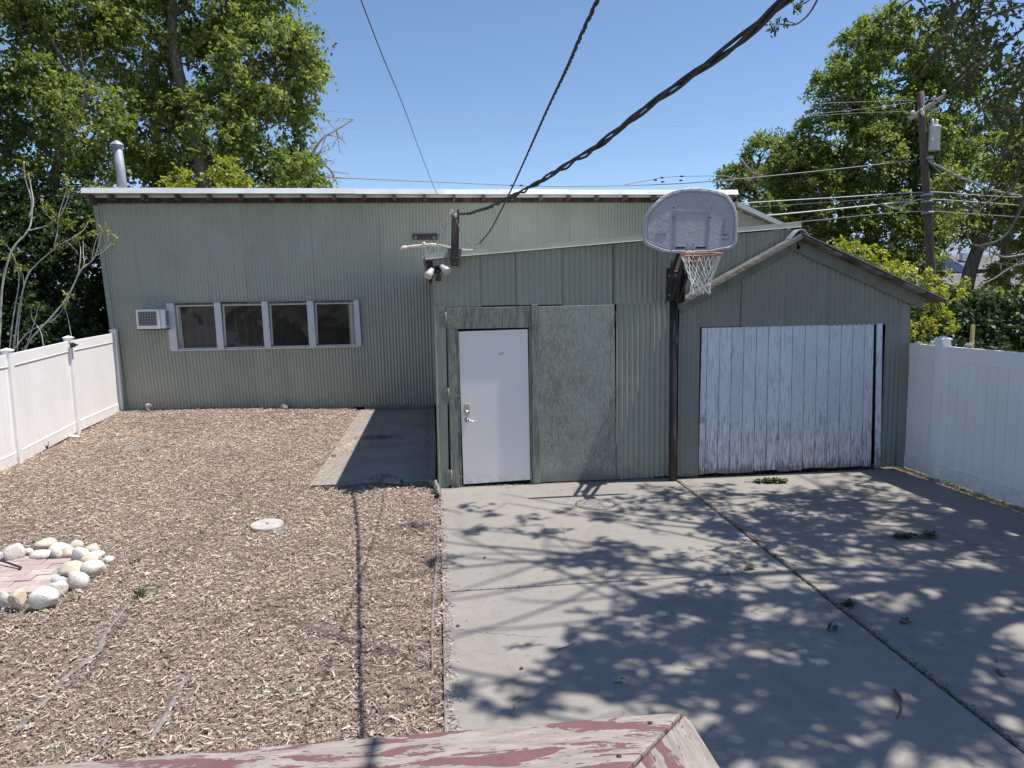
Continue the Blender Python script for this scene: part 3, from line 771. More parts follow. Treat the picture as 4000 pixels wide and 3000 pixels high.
for k in range(len(re_) - 1):
    a, c = re_[k], re_[k + 1]
    b = MB(); b.prism([(a, rz(a) - .03), (c, rz(c) - .03), (c, rz(c) - .005 + .002 * (k % 2)), (a, rz(a) - .005 + .002 * (k % 2))], SY - .02, 16.72); b.build('roof_sheet', M['roof_metal'], shed)
# bent green edge metal along the top, bright lip below
fs = [-.055, 4.68, 4.995]
for k in range(2):
    a, c = fs[k], fs[k + 1]
    f = MB(); za, zc = rz(a), rz(c)
    prof = [(-.028, -.052), (-.052, -.058), (-.054, -.050), (-.032, -.044), (-.026, .016), (.03, .020), (.03, .010), (-.018, .008)]
    v = [(a, SY + p - .002 * k, za + q) for p, q in prof] + [(c, SY + p - .002 * k, zc + q) for p, q in prof]
    n = len(prof)
    f.add(v, [tuple(range(n - 1, -1, -1)), tuple(range(n, 2 * n))] + [(i, (i + 1) % n, (i + 1) % n + n, i + n) for i in range(n)])
    f.build('edge_flashing', M['green_metal_bright'], shed)
b = MB(); b.prism([(-.05, 2.985), (.05, 2.985), (.05, 2.76), (.03, 2.76)], SY + .01, SY + .05); b.build('rafter_end', M['dark_wood'], shed)
for yy in (10.2, 11.4, 12.6, 13.8, 15.0, 16.2):
    b = MB(); b.prism([(-.06, 3.01), (.05, 3.01), (.05, 2.86), (.02, 2.86)], yy, yy + .045); b.build('rafter_end', M['dark_wood'], shed)
# door surround of weathered boards
fr = [('header', (.205, 1.30, SY - .035, SY + .02, 2.10, 2.375)), ('plank', (.21, .315, SY - .035, SY + .02, 0.012, 2.098)),
      ('jamb', (.316, .35, SY - .022, SY + .05, .012, 2.095)), ('jamb', (1.275, 1.318, SY - .028, SY + .05, .012, 2.09)),
      ('center_stile', (1.305, 1.395, SY - .052, SY - .036, .012, 2.40)), ('stile_backing', (1.32, 1.40, SY - .034, SY + .02, .012, 2.098))]
surround = MB().box(.2, .21, SY + .03, SY + .06, .02, 2.36).build('door_surround', M['frame_wood'], shed)
for nm, q in fr:
    b = MB(); b.box(*q); o = b.build(nm, M['frame_wood'], surround, bevel=.003)
b = MB(); b.box(.30, 1.32, SY + .045, SY + .05, 0.005, 2.14); b.build('door_gap', M['dark_gap'], surround)
# white door leaf, slightly out of plumb
dr = MB()
dr.add([(.372, SY - .004, .035), (1.272, SY - .004, .055), (1.262, SY - .004, 2.078), (.353, SY - .004, 2.066),
        (.372, SY + .036, .035), (1.272, SY + .036, .055), (1.262, SY + .036, 2.078), (.353, SY + .036, 2.066)],
       [(0, 1, 2, 3), (7, 6, 5, 4), (0, 4, 5, 1), (1, 5, 6, 2), (2, 6, 7, 3), (3, 7, 4, 0)])
door = dr.build('door', M['door'], shed, bevel=.003, seg=2)
door['label'] = 'plain flat white door'
lx, lz = 0.437, 1.035
b = MB(); b.prism([(lx - .036, lz - .075), (lx + .036, lz - .075), (lx + .036, lz + .065), (lx + .02, lz + .085), (lx - .02, lz + .085), (lx - .036, lz + .065)], SY - .024, SY - .005); b.build('keypad_lock', M['silver'], door, bevel=.004)
b = MB(); b.lathe((lx, SY - .024, lz - .03), (0, -1, 0), [(0, .028), (.012, .027), (.014, .02), (.022, .018), (.024, .004)], 16); b.build('deadbolt', M['silver'], door)
b = MB()
for i in range(5):
    for j in range(2): b.lathe((lx - .022 + i * .011, SY - .024, lz + .022 + j * .02), (0, -1, 0), [(0, .004), (.004, .0035)], 8)
b.build('keys', M['black_metal'], door)
b = MB(); b.lathe((lx + .003, SY - .005, .905), (0, -1, 0), [(0, .034), (.012, .032), (.016, .02), (.035, .012), (.04, .012)], 20); b.build('rose', M['silver'], door)
b = MB(); b.tube(smooth_path([(lx + .003, SY - .045, .905), (lx + .03, SY - .05, .903), (lx + .06, SY - .05, .889), (lx + .085, SY - .046, .886), (lx + .108, SY - .046, .888)], 5), [.009] * 18 + [.008, .007, .006], 8); b.build('lever', M['silver'], door)
b = MB(); b.prism([(.86, 1.755), (.89, 1.775), (.945, 1.785), (.945, 1.765), (.915, 1.748), (.875, 1.745)], SY - .0065, SY - .0045); b.build('torn_sticker', M['siding'], door)
# plywood door leaf
b = MB()
b.add([(1.398, SY - .03, .022), (2.445, SY - .028, .01), (2.422, SY - .026, 2.378), (1.402, SY - .03, 2.372),
       (1.398, SY + .0, .022), (2.445, SY + .0, .01), (2.422, SY + .0, 2.378), (1.402, SY + .0, 2.372)],
      [(0, 1, 2, 3), (7, 6, 5, 4), (0, 4, 5, 1), (1, 5, 6, 2), (2, 6, 7, 3), (3, 7, 4, 0)])
ply = b.build('plywood_door', M['plywood'], shed, bevel=.003)
for zz in (2.22, 1.20):
    b = MB(); b.box(2.44, 2.456, SY - .036, SY - .02, zz - .07, zz + .07); b.build('butt_hinge', M['hinge'], ply)
# strap hinges
for (zc, sx, L, ww) in ((2.225, .195, .245, .055), (1.235, .205, .14, .04), (.145, .212, .14, .045)):
    h = MB(); h.box(sx - .075, sx - .008, SY - .044, SY - .038, zc - .105, zc + .105)
    hg = h.build('strap_hinge', M['hinge'], shed)
    b = MB(); b.lathe((sx, SY - .046, zc - .1), (0, 0, 1), [(0, .009), (.2, .009)], 8); b.build('barrel', M['hinge'], hg)
    b = MB(); b.prism([(sx + .008, zc - ww), (sx + L, zc - ww * .3), (sx + L + .012, zc), (sx + L, zc + ww * .3), (sx + .008, zc + ww)], SY - .046, SY - .040); b.build('strap', M['hinge'], hg)
    b = MB()
    for (bx, bz) in ((sx - .055, zc - .07), (sx - .028, zc + .07), (sx - .055, zc + .05), (sx + .04, zc - ww * .5), (sx + .04, zc + ww * .5), (sx + L * .7, zc)):
        b.lathe((bx, SY - .044, bz), (0, -1, 0), [(0, .008), (.005, .006), (.006, .001)], 7)
    b.build('bolts', M['hinge'], hg)
pts = []
for z in (2.43, 2.72):
    for x in np.arange(.2, 4.8, .22):
        if rnd.random() < .75: pts.append((x, SY - .012, z + (0 if z < 2.5 else (x * .03)) + rnd.uniform(-.015, .015)))
for x in np.arange(.3, 4.8, .31): pts.append((x, SY - .012, top(x) - .055))
nails(shed, pts, .007)

# ------------------------------------------------------------------ gabled garage
GY = 9.24
gar = thing('gabled_garage', 'small gabled garage clad in grey green corrugated metal with white plank door', 'garage', (4.95, GY, 0))
PK = (4.904, 3.246)
LE, RE = (3.27, 2.4), (6.994, 2.348)
def gz(x):          # underside of the roof line at the wall
    return (LE[1] + (x - LE[0]) * (PK[1] - LE[1]) / (PK[0] - LE[0])) if x < PK[0] else (PK[1] + (x - PK[0]) * (RE[1] - PK[1]) / (RE[0] - PK[0]))
ge = [3.30, 3.56, 4.17, 4.785, 5.415, 6.27, 6.60]
for k in range(len(ge) - 1):
    a, c = ge[k], ge[k + 1]
    zb = 0.012 if k in (0, 5) else 2.05
    if k == 0: zb = 2.05
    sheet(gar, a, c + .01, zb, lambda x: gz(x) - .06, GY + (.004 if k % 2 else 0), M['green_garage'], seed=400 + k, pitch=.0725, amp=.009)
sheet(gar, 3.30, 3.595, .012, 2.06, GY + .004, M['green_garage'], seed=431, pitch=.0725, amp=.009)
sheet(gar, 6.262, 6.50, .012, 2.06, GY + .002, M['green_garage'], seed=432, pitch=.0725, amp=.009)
b = MB(); b.obox((6.565, GY - .006, 1.16), (.07, 0, 0), (0, .01, 0), (-.02, 0, 1.15)); b.build('corner_flashing', M['green_garage'], gar, bevel=.003)
sheet(gar, GY + .02, 14.4, 0, 2.42, 6.66, M['green_garage'], axis='y', nz=2, name='side_wall', seed=12)
b = MB(); b.prism([(5.0, 0), (6.64, 0), (6.64, 2.38), (5.0, 3.1)], 14.36, 14.4); b.build('rear_wall', M['green_garage'], gar)
b = MB(); b.box(3.5, 6.4, GY + .22, GY + .24, 0.0, 2.2); b.build('dark_interior_sheet', M['dark_gap'], gar)  # black sheet standing for the garage's unlit inside
# plank door: a tilt-up leaf of narrow boards
gd = MB(); gd.box(3.60, 6.17, GY + .03, GY + .05, .02, 2.05)
gdoor = gd.build('garage_door', M['dark_gap'], gar)
gdoor['label'] = 'white plank door with peeling paint'
bx = [(3.613, 9.24, 1.042), (3.699, 9.24, 1.039), (3.876, 9.24, 1.033), (4.047, 9.24, 1.027), (4.22, 9.24, 1.021), (4.399, 9.24, 1.022), (4.573, 9.24, 1.016), (4.747, 9.24, 1.017), (4.922, 9.24, 1.011), (5.104, 9.24, 1.005), (5.28, 9.24, 1.006), (5.458, 9.24, 1), (5.635, 9.24, 1), (5.807, 9.24, 0.995), (5.986, 9.24, 0.989), (6.125, 9.24, 0.991)]
for k in range(len(bx) - 1):
    x0, x1 = bx[k][0], bx[k + 1][0]
    sl = 0.024 * (k / 15.0)           # the boards lean a little more to the right
    r1, r2 = rnd.uniform(-.002, .002), rnd.uniform(-.003, .003)
    zb = 0.03 + rnd.uniform(-.008, .016); zt = 2.045 + .004 * k / 15
    g0 = .0042
    l0 = -.02 + .06 * k / 15; l1 = -.02 + .06 * (k + 1) / 15
    v = []
    for yy in (GY + .004 + r1, GY + .028):
        for (xx, z, lz_) in ((x0 + g0, zb, l0), (x1 - g0, zb + rnd.uniform(-.012, .012), l1), (x1 - g0, zt, l1), (x0 + g0, zt, l0)):
            v.append((xx - lz_ * (z - 1.0) * .5, yy, z))
    b = MB(); b.add(v, [(0, 1, 2, 3), (7, 6, 5, 4), (0, 4, 5, 1), (1, 5, 6, 2), (2, 6, 7, 3), (3, 7, 4, 0)])
    b.build('plank', M['peel'], gdoor, bevel=.0025)
b = MB(); b.obox((6.203, GY - .004, 1.03), (.036, 0, 0), (0, .018, 0), (-.030, 0, 1.025)); b.build('jamb', M['peel'], gar, bevel=.003)
# hasp with padlock at the left, pull handle in the middle
hs = MB(); hs.prism([(3.60, .80), (3.69, .80), (3.70, .84), (3.68, .87), (3.61, .86)], GY - .012, GY + .002)
hasp = hs.build('hasp', M['white_paint'], gdoor, bevel=.003)
b = MB(); b.lathe((3.635, GY - .012, .79), (0, -1, 0), [(0, .036), (.025, .034), (.03, .02)], 14); b.build('padlock', M['silver'], hasp)
b = MB(); b.torus((3.635, GY - .025, .825), (0, 1, 0), .022, .005, 16, 6, 0, 0, math.pi); b.build('shackle', M['silver'], hasp)
hx, hz = (4.859, 0.598)
b = MB(); b.box(hx - .02, hx + .02, GY - .006, GY + .002, hz - .12, hz + .12); pl_ = b.build('pull_handle', M['white_paint'], gdoor, bevel=.003)
b = MB(); b.tube(smooth_path([(hx, GY - .004, hz - .085), (hx, GY - .04, hz - .06), (hx, GY - .044, hz), (hx, GY - .04, hz + .06), (hx, GY - .004, hz + .085)], 4), .008, 8); b.build('grip', M['white_paint'], pl_)
# roof: sheathing boards, metal on top, barge boards in front
def slope_box(p, q, y0, y1, t0, t1, name, mat, bevel=0.0):
    """plate following the line p-q (x, z), from t0 to t1 square to it"""
    d = Vector((q[0] - p[0], q[1] - p[1])).normalized(); n = Vector((-d.y, d.x))
    if n.y < 0: n = -n
    poly = [(p[0] + n.x * t0, p[1] + n.y * t0), (q[0] + n.x * t0, q[1] + n.y * t0), (q[0] + n.x * t1, q[1] + n.y * t1), (p[0] + n.x * t1, p[1] + n.y * t1)]
    b = MB(); b.prism(poly, y0, y1); return b.build(name, mat, gar, bevel)
R0, R1 = PK, RE
nb = 7
for k in range(nb):
    t0, t1 = k / nb, (k + 1) / nb - .004
    p = (R0[0] + (R1[0] - R0[0]) * t0, R0[1] + (R1[1] - R0[1]) * t0); q = (R0[0] + (R1[0] - R0[0]) * t1, R0[1] + (R1[1] - R0[1]) * t1)
    slope_box(p, q, 9.04 + rnd.uniform(-.012, .015), 14.5, -.024 + rnd.uniform(-.003, .003), 0.0, 'roof_board', M['grey_wood'] if k % 2 else M['brown_wood'])
for k in range(3):
    p = (R0[0] + (R1[0] - R0[0]) * k / 3, R0[1] + (R1[1] - R0[1]) * k / 3); q = (R0[0] + (R1[0] - R0[0]) * (k + 1.03) / 3, R0[1] + (R1[1] - R0[1]) * (k + 1.03) / 3)
    slope_box(p, q, 9.012 - .004 * k, 14.52, .004 + .003 * (2 - k), .020 + .003 * (2 - k), 'roof_sheet', M['old_roof'])
L0, L1 = LE, PK
slope_box(L0, L1, 9.05, SY - .03, -.022, .0, 'roof_board', M['grey_wood'])
for k, (t0, t1, mt) in enumerate(((0, .36, 'tan_wood'), (.362, .66, 'tan_wood'), (.662, .99, 'grey_wood'))):
    p = (L0[0] + (L1[0] - L0[0]) * t0, L0[1] + (L1[1] - L0[1]) * t0); q = (L0[0] + (L1[0] - L0[0]) * t1, L0[1] + (L1[1] - L0[1]) * t1)
    slope_box(p, q, 9.02, 9.046, -.035, .012 + .006 * (k == 1), 'roof_edge_board', M[mt], .003)
slope_box(L0, L1, 9.026, SY - .03, .014, .024, 'roof_sheet', M['old_roof'])
slope_box((L0[0] - .01, L0[1] - .03), (PK[0] - .005, PK[1] - .035), 9.19, 9.215, -.14, -.004, 'barge_board', M['barge_paint'], .003)
slope_box((PK[0] + .0, PK[1] - .026), (RE[0] - .18, gz(RE[0] - .18) - .026), 9.19, 9.215, -.165, -.004, 'barge_board', M['barge_paint'], .003)
b = MB(); b.box(PK[0] - .09, PK[0] + .0, 9.172, 9.188, PK[1] - .19, PK[1] - .05); b.build('peak_block', M['barge_paint'], gar, bevel=.003)
b = MB()
prof = [(-.15, -.075), (-.09, -.01), (-.05, .035), (-.02, .05), (.02, .05), (.05, .035), (.09, -.005), (.13, -.05)]
n = len(prof)
v = [(PK[0] + p, y, PK[1] + .03 + q) for y in (9.06, 14.5) for p, q in prof] + [(PK[0] + p, y, PK[1] + .022 + q) for y in (9.06, 14.5) for p, q in prof]
b.add(v, [(i, i + 1, n + i + 1, n + i) for i in range(n - 1)] + [(2 * n + i, 3 * n + i, 3 * n + i + 1, 2 * n + i + 1) for i in range(n - 1)] + [(i, 2 * n + i, 2 * n + i + 1, i + 1) for i in range(n - 1)], 0, True)
b.build('ridge_cap', M['galv'], gar)
pts = []
for z in (2.09, 2.36, 2.72):
    for x in np.arange(3.4, 6.5, .21):
        if z < gz(x) - .25 and rnd.random() < .8: pts.append((x, GY - .011, z + rnd.uniform(-.015, .015)))
nails(gar, pts, .007)

# ------------------------------------------------------------------ basketball hoop
hoop = thing('basketball_hoop', 'grey fan-backboard basketball hoop with white net on a dark pole beside the drive', 'basketball hoop', (3.18, 9.1, 0))
b = MB(); b.lathe((3.185, 9.1, -.02), (-.006, 0, 1), [(0, .052), (.62, .052), (.625, .0495), (1.9, .0495), (1.905, .0475), (2.60, .0475)], 20)
pole = b.build('pole', M['brown_pole'], hoop)
b = MB(); b.lathe((3.172, 9.1, 2.58), (0, 0, 1), [(0, .042), (.36, .042)], 14); b.build('pole_top', M['black_metal'], pole)
BDY = 8.40
def bp(x, y): return (x, y)
br = MB()
br.box(3.098, 3.112, 8.98, 9.17, 2.41, 2.84); br.box(3.262, 3.278, 8.94, 9.17, 2.39, 2.82)
br.box(3.10, 3.25, 9.155, 9.17, 2.45, 2.80); br.box(3.112, 3.20, 9.0, 9.03, 2.44, 2.80)
bracket = br.build('bracket', M['black_metal'], hoop, bevel=.003)
for (zz, yy) in ((2.49, 9.02), (2.74, 9.02)):
    b = MB(); b.tube([(3.08, yy, zz), (3.29, yy, zz)], .011, 8); b.build('bolt', M['grey_wire'], bracket)
    b = MB(); b.box(3.15, 3.19, 8.99, 8.999, zz - .012, zz + .008); b.build('clamp_plate', M['grey_wire'], bracket, bevel=.002)
for (sx) in (3.125, 3.228):
    b = MB(); b.beam((sx, 9.04, 2.78), (sx - .02, BDY + .06, 3.26), .030, .05); b.build('arm', M['black_metal'], hoop)
    b = MB(); b.beam((sx, 9.03, 2.44), (sx - .02, BDY + .06, 2.98), .030, .05); b.build('arm', M['black_metal'], hoop)
b = MB(); b.beam((3.176, 9.0, 2.42), (3.15, BDY + .2, 3.1), .04, .04); b.build('spring_bar', M['black_metal'], hoop)
def B(zx, zy): return None
bo = [(2.573, 8.4, 3.426), (2.664, 8.4, 3.547), (2.805, 8.4, 3.666), (2.992, 8.4, 3.738), (3.204, 8.4, 3.755), (3.405, 8.4, 3.733), (3.574, 8.4, 3.684), (3.645, 8.4, 3.611), (3.711, 8.4, 3.49), (3.727, 8.4, 3.348), (3.724, 8.4, 3.127), (3.696, 8.4, 3.067), (3.638, 8.4, 3.031), (3.487, 8.4, 3.008), (3.365, 8.4, 2.987), (2.885, 8.4, 2.989), (2.73, 8.4, 3.026), (2.61, 8.4, 3.076), (2.567, 8.4, 3.115), (2.554, 8.4, 3.164), (2.56, 8.4, 3.299)]
bo2 = smooth_path([(p[0], p[2], 0) for p in bo] + [(bo[0][0], bo[0][2], 0)], 4)[:-1]
o_ = [(p[0], p[1]) for p in bo2]
cx_, cz_ = sum(p[0] for p in o_) / len(o_), sum(p[1] for p in o_) / len(o_)
def inset(k): return [(cx_ + (x - cx_) * (1 - k / 0.56), cz_ + (z - cz_) * (1 - k / 0.37)) for x, z in o_]
bd = MB(); rings = [(o_, BDY + .036), (o_, BDY + .006), (inset(.007), BDY - .002), (inset(.028), BDY - .004), (inset(.036), BDY + .006)]
n = len(o_); v = []; f = []
for rg, yy in rings: v += [(x, yy, z) for x, z in rg]
for k in range(len(rings) - 1): f += [(k * n + i, (k + 1) * n + i, (k + 1) * n + (i + 1) % n, k * n + (i + 1) % n) for i in range(n)]
f.append(tuple(range(n - 1, -1, -1))); f.append(tuple(4 * n + i for i in range(n)))
bd.add(v, f, 0, False)
board = bd.build('backboard', M['board'], hoop)
FY = BDY + .0045
def line(pts, w, name='groove', mat=None, close=False):
    b = MB(); pts = list(pts) + ([pts[0]] if close else [])
    for p, q in zip(pts[:-1], pts[1:]):
        b.beam((p[0], FY, p[1]), (q[0], FY, q[1]), .003, w, up=(0, 1, 0)) if False else b.obox(((p[0] + q[0]) / 2, FY, (p[1] + q[1]) / 2), (Vector((q[0] - p[0], 0, q[1] - p[1]))) / 2, (0, .0022, 0), (Vector((-(q[1] - p[1]), 0, q[0] - p[0])).normalized() * w / 2))
    return b.build(name, mat or M['groove'], board)
qx = lambda zx, zy: (2.551 + (zx - 212) * .000966, 3.741 - (zy - 125) * .000915)
sq1 = [qx(595, 413), qx(1066, 416), qx(1045, 893), qx(592, 893)]
sq2 = [qx(628, 442), qx(1040, 445), qx(1022, 868), qx(624, 868)]
line(sq1, .0035, 'outer_square', None, True); line(sq2, .003, 'inner_square', None, True)
line(inset(.045)[::2], .0028, 'border_line', None, True)
logo = [qx(1285, 522), qx(1250, 525), qx(1240, 550), qx(1234, 715), qx(1245, 732), qx(1290, 732), qx(1302, 722)]
line(logo, .0035, 'emblem'); line([qx(1284, 522), qx(1278, 548), qx(1252, 585), qx(1250, 625), qx(1272, 660), qx(1300, 690)], .004, 'emblem')
line([qx(1246, 702), qx(1296, 702), qx(1294, 726), qx(1246, 726)], .003, 'emblem', None, True)
def text(s, c, h, name='lettering', shear=0.0, w=None):
    cu = bpy.data.curves.new(name, 'FONT'); cu.body = s; cu.size = h; cu.align_x = 'CENTER'; cu.align_y = 'CENTER'; cu.extrude = .0015; cu.shear = shear
    to = bpy.data.objects.new(name, cu); COL.objects.link(to)
    bpy.context.view_layer.update()
    me = bpy.data.meshes.new_from_object(to.evaluated_get(bpy.context.evaluated_depsgraph_get()))
    bpy.data.objects.remove(to); bpy.data.curves.remove(cu)
    sx = 1.0
    if w:
        xs = [q.co.x for q in me.vertices]; sx = w / (max(xs) - min(xs))
    off = parent_world(board)
    for q in me.vertices: q.co = (c[0] + q.co.x * sx - off.x, FY - .001 - q.co.z - off.y, c[1] + q.co.y - off.z)
    me.materials.append(M['groove'])
    o = bpy.data.objects.new(name, me); COL.objects.link(o); o.parent = board
    return o
text('POWER', qx(442, 704), .050, shear=.25, w=.125)
text('SPORTS', qx(1273, 773), .028, w=.085)
text('NBA', qx(1271, 714), .022, w=.04)
b = MB()
for p in ((598, 362), (1083, 368), (597, 488), (1077, 492), (574, 910), (1060, 912), (780, 840), (858, 840), (776, 912), (855, 912)):
    x, z = qx(*p); b.lathe((x, FY + .001, z), (0, -1, 0), [(0, .009), (.006, .008), (.008, .003)], 10)
b.build('bolts', M['black_metal'], board)
for (a, c_, t_, bt) in ((625, 748, 872, 893), (893, 1020, 872, 893), (590, 705, 922, 938), (938, 1045, 922, 938)):
    p, q = qx(a, t_), qx(c_, bt); b = MB(); b.box(p[0], q[0], FY - .002, FY + .001, q[1], p[1]); b.build('slot', M['dark_gap'], board)
RC = Vector((3.135, 8.045, 2.945)); RR = .236
rim = MB(); rim.torus(RC, (0, 0, 1), RR, .0095, 48, 8)
rim_o = rim.build('rim', M['orange_rim'], hoop)
b = MB(); b.box(3.06, 3.20, 8.28, BDY - .005, 2.935, 2.949); b.box(3.07, 3.19, BDY - .014, BDY - .005, 2.93, 3.005); b.build('rim_bracket', M['board'], rim_o, bevel=.003)
b = MB()
arc = [(RC.x + .16 * math.cos(t), RC.y + .19 * math.sin(t), RC.z - .065 + .0 * t) for t in np.linspace(.15, math.pi - .15, 14)]
b.tube([(RC.x + RR * math.cos(.1), RC.y + RR * math.sin(.1), RC.z - .01)] + arc + [(RC.x - RR * math.cos(.1), RC.y + RR * math.sin(.1), RC.z - .01)], .006, 6); b.build('brace_wire', M['orange_rim'], rim_o)
b = MB()
for k in range(12):
    t = 2 * math.pi * (k + .5) / 12
    b.torus((RC.x + (RR) * math.cos(t), RC.y + RR * math.sin(t), RC.z - .014), (math.cos(t), math.sin(t), 0), .011, .0025, 10, 5)
b.build('net_hooks', M['orange_rim'], rim_o)
# net: twelve double cords crossing in diamonds
nt = MB(); nr = random.Random(5)
lev = [(0, RR - .004), (-.16, .165), (-.235, .137), (-.30, .118), (-.36, .112), (-.415, .118)]
jit = {}
def npt(l, k):
    k = k % 24
    if (l, k) not in jit:
        z, r = lev[l]; t = 2 * math.pi * (k) / 24 + nr.uniform(-.05, .05)
        jit[(l, k)] = Vector((RC.x + r * math.cos(t) + nr.uniform(-.006, .006) * l / 2, RC.y + r * math.sin(t), RC.z - .012 + z + nr.uniform(-.008, .008) * min(l, 2)))
    return jit[(l, k)]
for k in range(12):
    for l in range(len(lev) - 1):
        s0 = 2 * k + 1 + (l % 2)
        for d in (-1, 1):
            p, q = npt(l, s0), npt(l + 1, s0 + d)
            mid = (p + q) / 2 + Vector(((p.x + q.x) / 2 - RC.x, (p.y + q.y) / 2 - RC.y, 0)) * (-.03)
            nt.tube([p, mid, q], .0036, 5, cap=False)
        if l > 0:
            p = npt(l, s0); nt.lathe(p - Vector((0, 0, .006)), (0, 0, 1), [(0, .004), (.006, .0065), (.012, .004)], 6)
    s0 = 2 * k + 1 + ((len(lev) - 1) % 2)
    p = npt(len(lev) - 1, s0); nt.torus(p + Vector((0, 0, -.012)), (math.sin(k), math.cos(k), 0), .010, .0032, 8, 5)
nt.build('net', M['net'], hoop)

# ------------------------------------------------------------------ vinyl fences
def fence_post(par, x, y, z0, z1, w=.127, ang=0.0, lean=0.0):
    b = MB(); d = Vector((math.cos(ang), math.sin(ang), 0)); e = Vector((-d.y, d.x, 0))
    b.obox((x, y, (z0 + z1) / 2), d * w / 2, e * w / 2, (lean * (z1 - z0) / 2, 0, (z1 - z0) / 2))
    p = b.build('post', M['vinyl'], par, bevel=.006, seg=2)
    xx = x + lean * (z1 - z0) / 2
    c = MB(); h = w / 2 + .012; zt = z1
    vs = [Vector((xx, y, zt)) + d * (i * h) + e * (j * h) for i, j in ((-1, -1), (1, -1), (1, 1), (-1, 1))]
    vs2 = [q + Vector((0, 0, .022)) for q in vs]
    top_ = [Vector((xx, y, zt + .055))]
    c.add(vs + vs2 + top_, [(0, 3, 2, 1)] + [(i, (i + 1) % 4, (i + 1) % 4 + 4, i + 4) for i in range(4)] + [(i + 4, (i + 1) % 4 + 4, 8) for i in range(4)])
    c.build('cap', M['vinyl'], p, bevel=.002)
    return p
board_cache = {}
def fence_bay(par, p, q, z0p, z0q, H, trim=.06, face=1):
    """rails and tongue and groove boards between two posts; p, q are (x, y)"""
    P, Q = Vector((p[0], p[1], z0p)), Vector((q[0], q[1], z0q))
    d = (Q - P); L = d.length; d.normalize(); h = Vector((d.x, d.y, 0)).normalized(); s = Vector((-h.y, h.x, 0))
    up = Vector((0, 0, 1))
    for (za, zb, nm) in ((.05, .235, 'bottom_rail'), (H - .185, H, 'top_rail')):
        b = MB(); b.obox((P + Q) / 2 + up * (za + zb) / 2, d * L / 2, s * .022, up * (zb - za) / 2)
        r_ = b.build(nm, M['vinyl'], par, bevel=.005, seg=2)
        b = MB(); zl = za - .002 if nm == 'top_rail' else zb + .002
        b.obox((P + Q) / 2 + up * zl, d * L / 2, s * .0255, up * .008); b.build('rail_lip', M['vinyl'], r_, bevel=.002)
    n = max(1, int(round(L / .158))); w = L / n
    key = (round(w, 3), round(H, 2), round(d.z, 3), round(h.x, 3))
    for k in range(n):
        c = P + d * (w * (k + .5)) + up * (H / 2)
        if key not in board_cache:
            b = MB(); b.obox((0, 0, 0), d * (w / 2 - .0042), s * .011, up * (H / 2 - .19))
            b.obox((0, 0, 0), d * (w / 2 + .003), s * .003, up * (H / 2 - .192))
            board_cache[key] = b.build('fence_board', M['vinyl'], None, bevel=.0025)
            o = board_cache[key]
        else:
            o = board_cache[key].copy(); COL.objects.link(o)
        o.location = c - parent_world(par); o.parent = par
LP = [(-6.945, 16.62), (-6.835, 14.36), (-6.62, 11.97), (-6.41, 9.58), (-6.2, 7.2)]
LZ = [.12, .06, -.03, -.05, -.05]
lf = thing('vinyl_fence', 'sunlit white vinyl privacy fence along the wood chip bed', 'fence', (-6.62, 11.97, 0))
for k, (x, y) in enumerate(LP):
    fence_post(lf, x, y, LZ[k] - .1, LZ[k] + 1.83, ang=.08, lean=(-.01 if k == 0 else .0))
for k in range(len(LP) - 1): fence_bay(lf, LP[k], LP[k + 1], LZ[k] - .02, LZ[k + 1] - .02, 1.80)
rf = thing('vinyl_fence', 'shaded white vinyl privacy fence beside the plank garage door', 'fence', (6.63, 8.6, 0))
RP = [(6.68, 10.95), (6.635, 8.58), (6.63, 6.2), (6.64, 3.82), (6.66, 1.45)]
for k, (x, y) in enumerate(RP): fence_post(rf, x, y, -.1, 1.845)
fence_bay(rf, RP[0], RP[1], -.04, -.03, 1.80)
for k in range(1, len(RP) - 1): fence_bay(rf, RP[k], RP[k + 1], -.03, -.03, 1.80)
# small solar lamp clipped to the left fence
sl = thing('solar_lamp', 'small black solar lamp clipped under the top of the left fence post', 'solar light', (-6.76, 14.3, 1.75))
b = MB(); b.prism([(-6.765, 1.80), (-6.66, 1.755), (-6.655, 1.765), (-6.765, 1.815)], 14.24, 14.36); b.build('panel', M['solar'], sl)
b = MB(); b.prism([(-6.768, 1.71), (-6.71, 1.73), (-6.68, 1.76), (-6.768, 1.798)], 14.26, 14.34); b.build('housing', M['black_metal'], sl)

# ------------------------------------------------------------------ service post, floodlight and wiring at the shed corner
sp = thing('service_post', 'dark split wooden post bolted to the shed front holding the service cables', 'post', (.34, 9.16, 2.9))
b = MB(); v0 = (0.274, 2.907); v1 = (0.38, 2.906)
b.prism([(v0[0], v0[1]), (v1[0] - .006, v1[1] - .005), (0.399, 3.535), (0.395, 3.603), (0.375, 3.603), (0.362, 3.552), (0.3, 3.529)], 9.13, 9.21); b.build('post', M['dark_wood'], sp, bevel=.004)
b = MB(); b.prism([(0.235, 3.127), (0.266, 2.981), (0.408, 2.986), (0.424, 3.126)], 9.215, 9.26); b.build('backing_block', M['grey_wood'], sp, bevel=.004)
b = MB(); b.tube([(0.307, 9.14, 3.503), (0.307, 9.14, 3.6)], .010, 8); b.build('metal_pin', M['grey_wire'], sp)
b = MB(); b.lathe((0.354, 9.128, 3.524), (0, -1, 0), [(0, .02), (.02, .024), (.05, .012)], 10); b.build('insulator', M['porcelain'], sp)
b = MB()
for p in ((0.305, 9.13, 3.009), (0.352, 9.13, 3.003), (0.326, 9.13, 2.928)): b.lathe(p, (0, -1, 0), [(0, .007), (.006, .003)], 6)
b.build('bolts', M['galv'], sp)

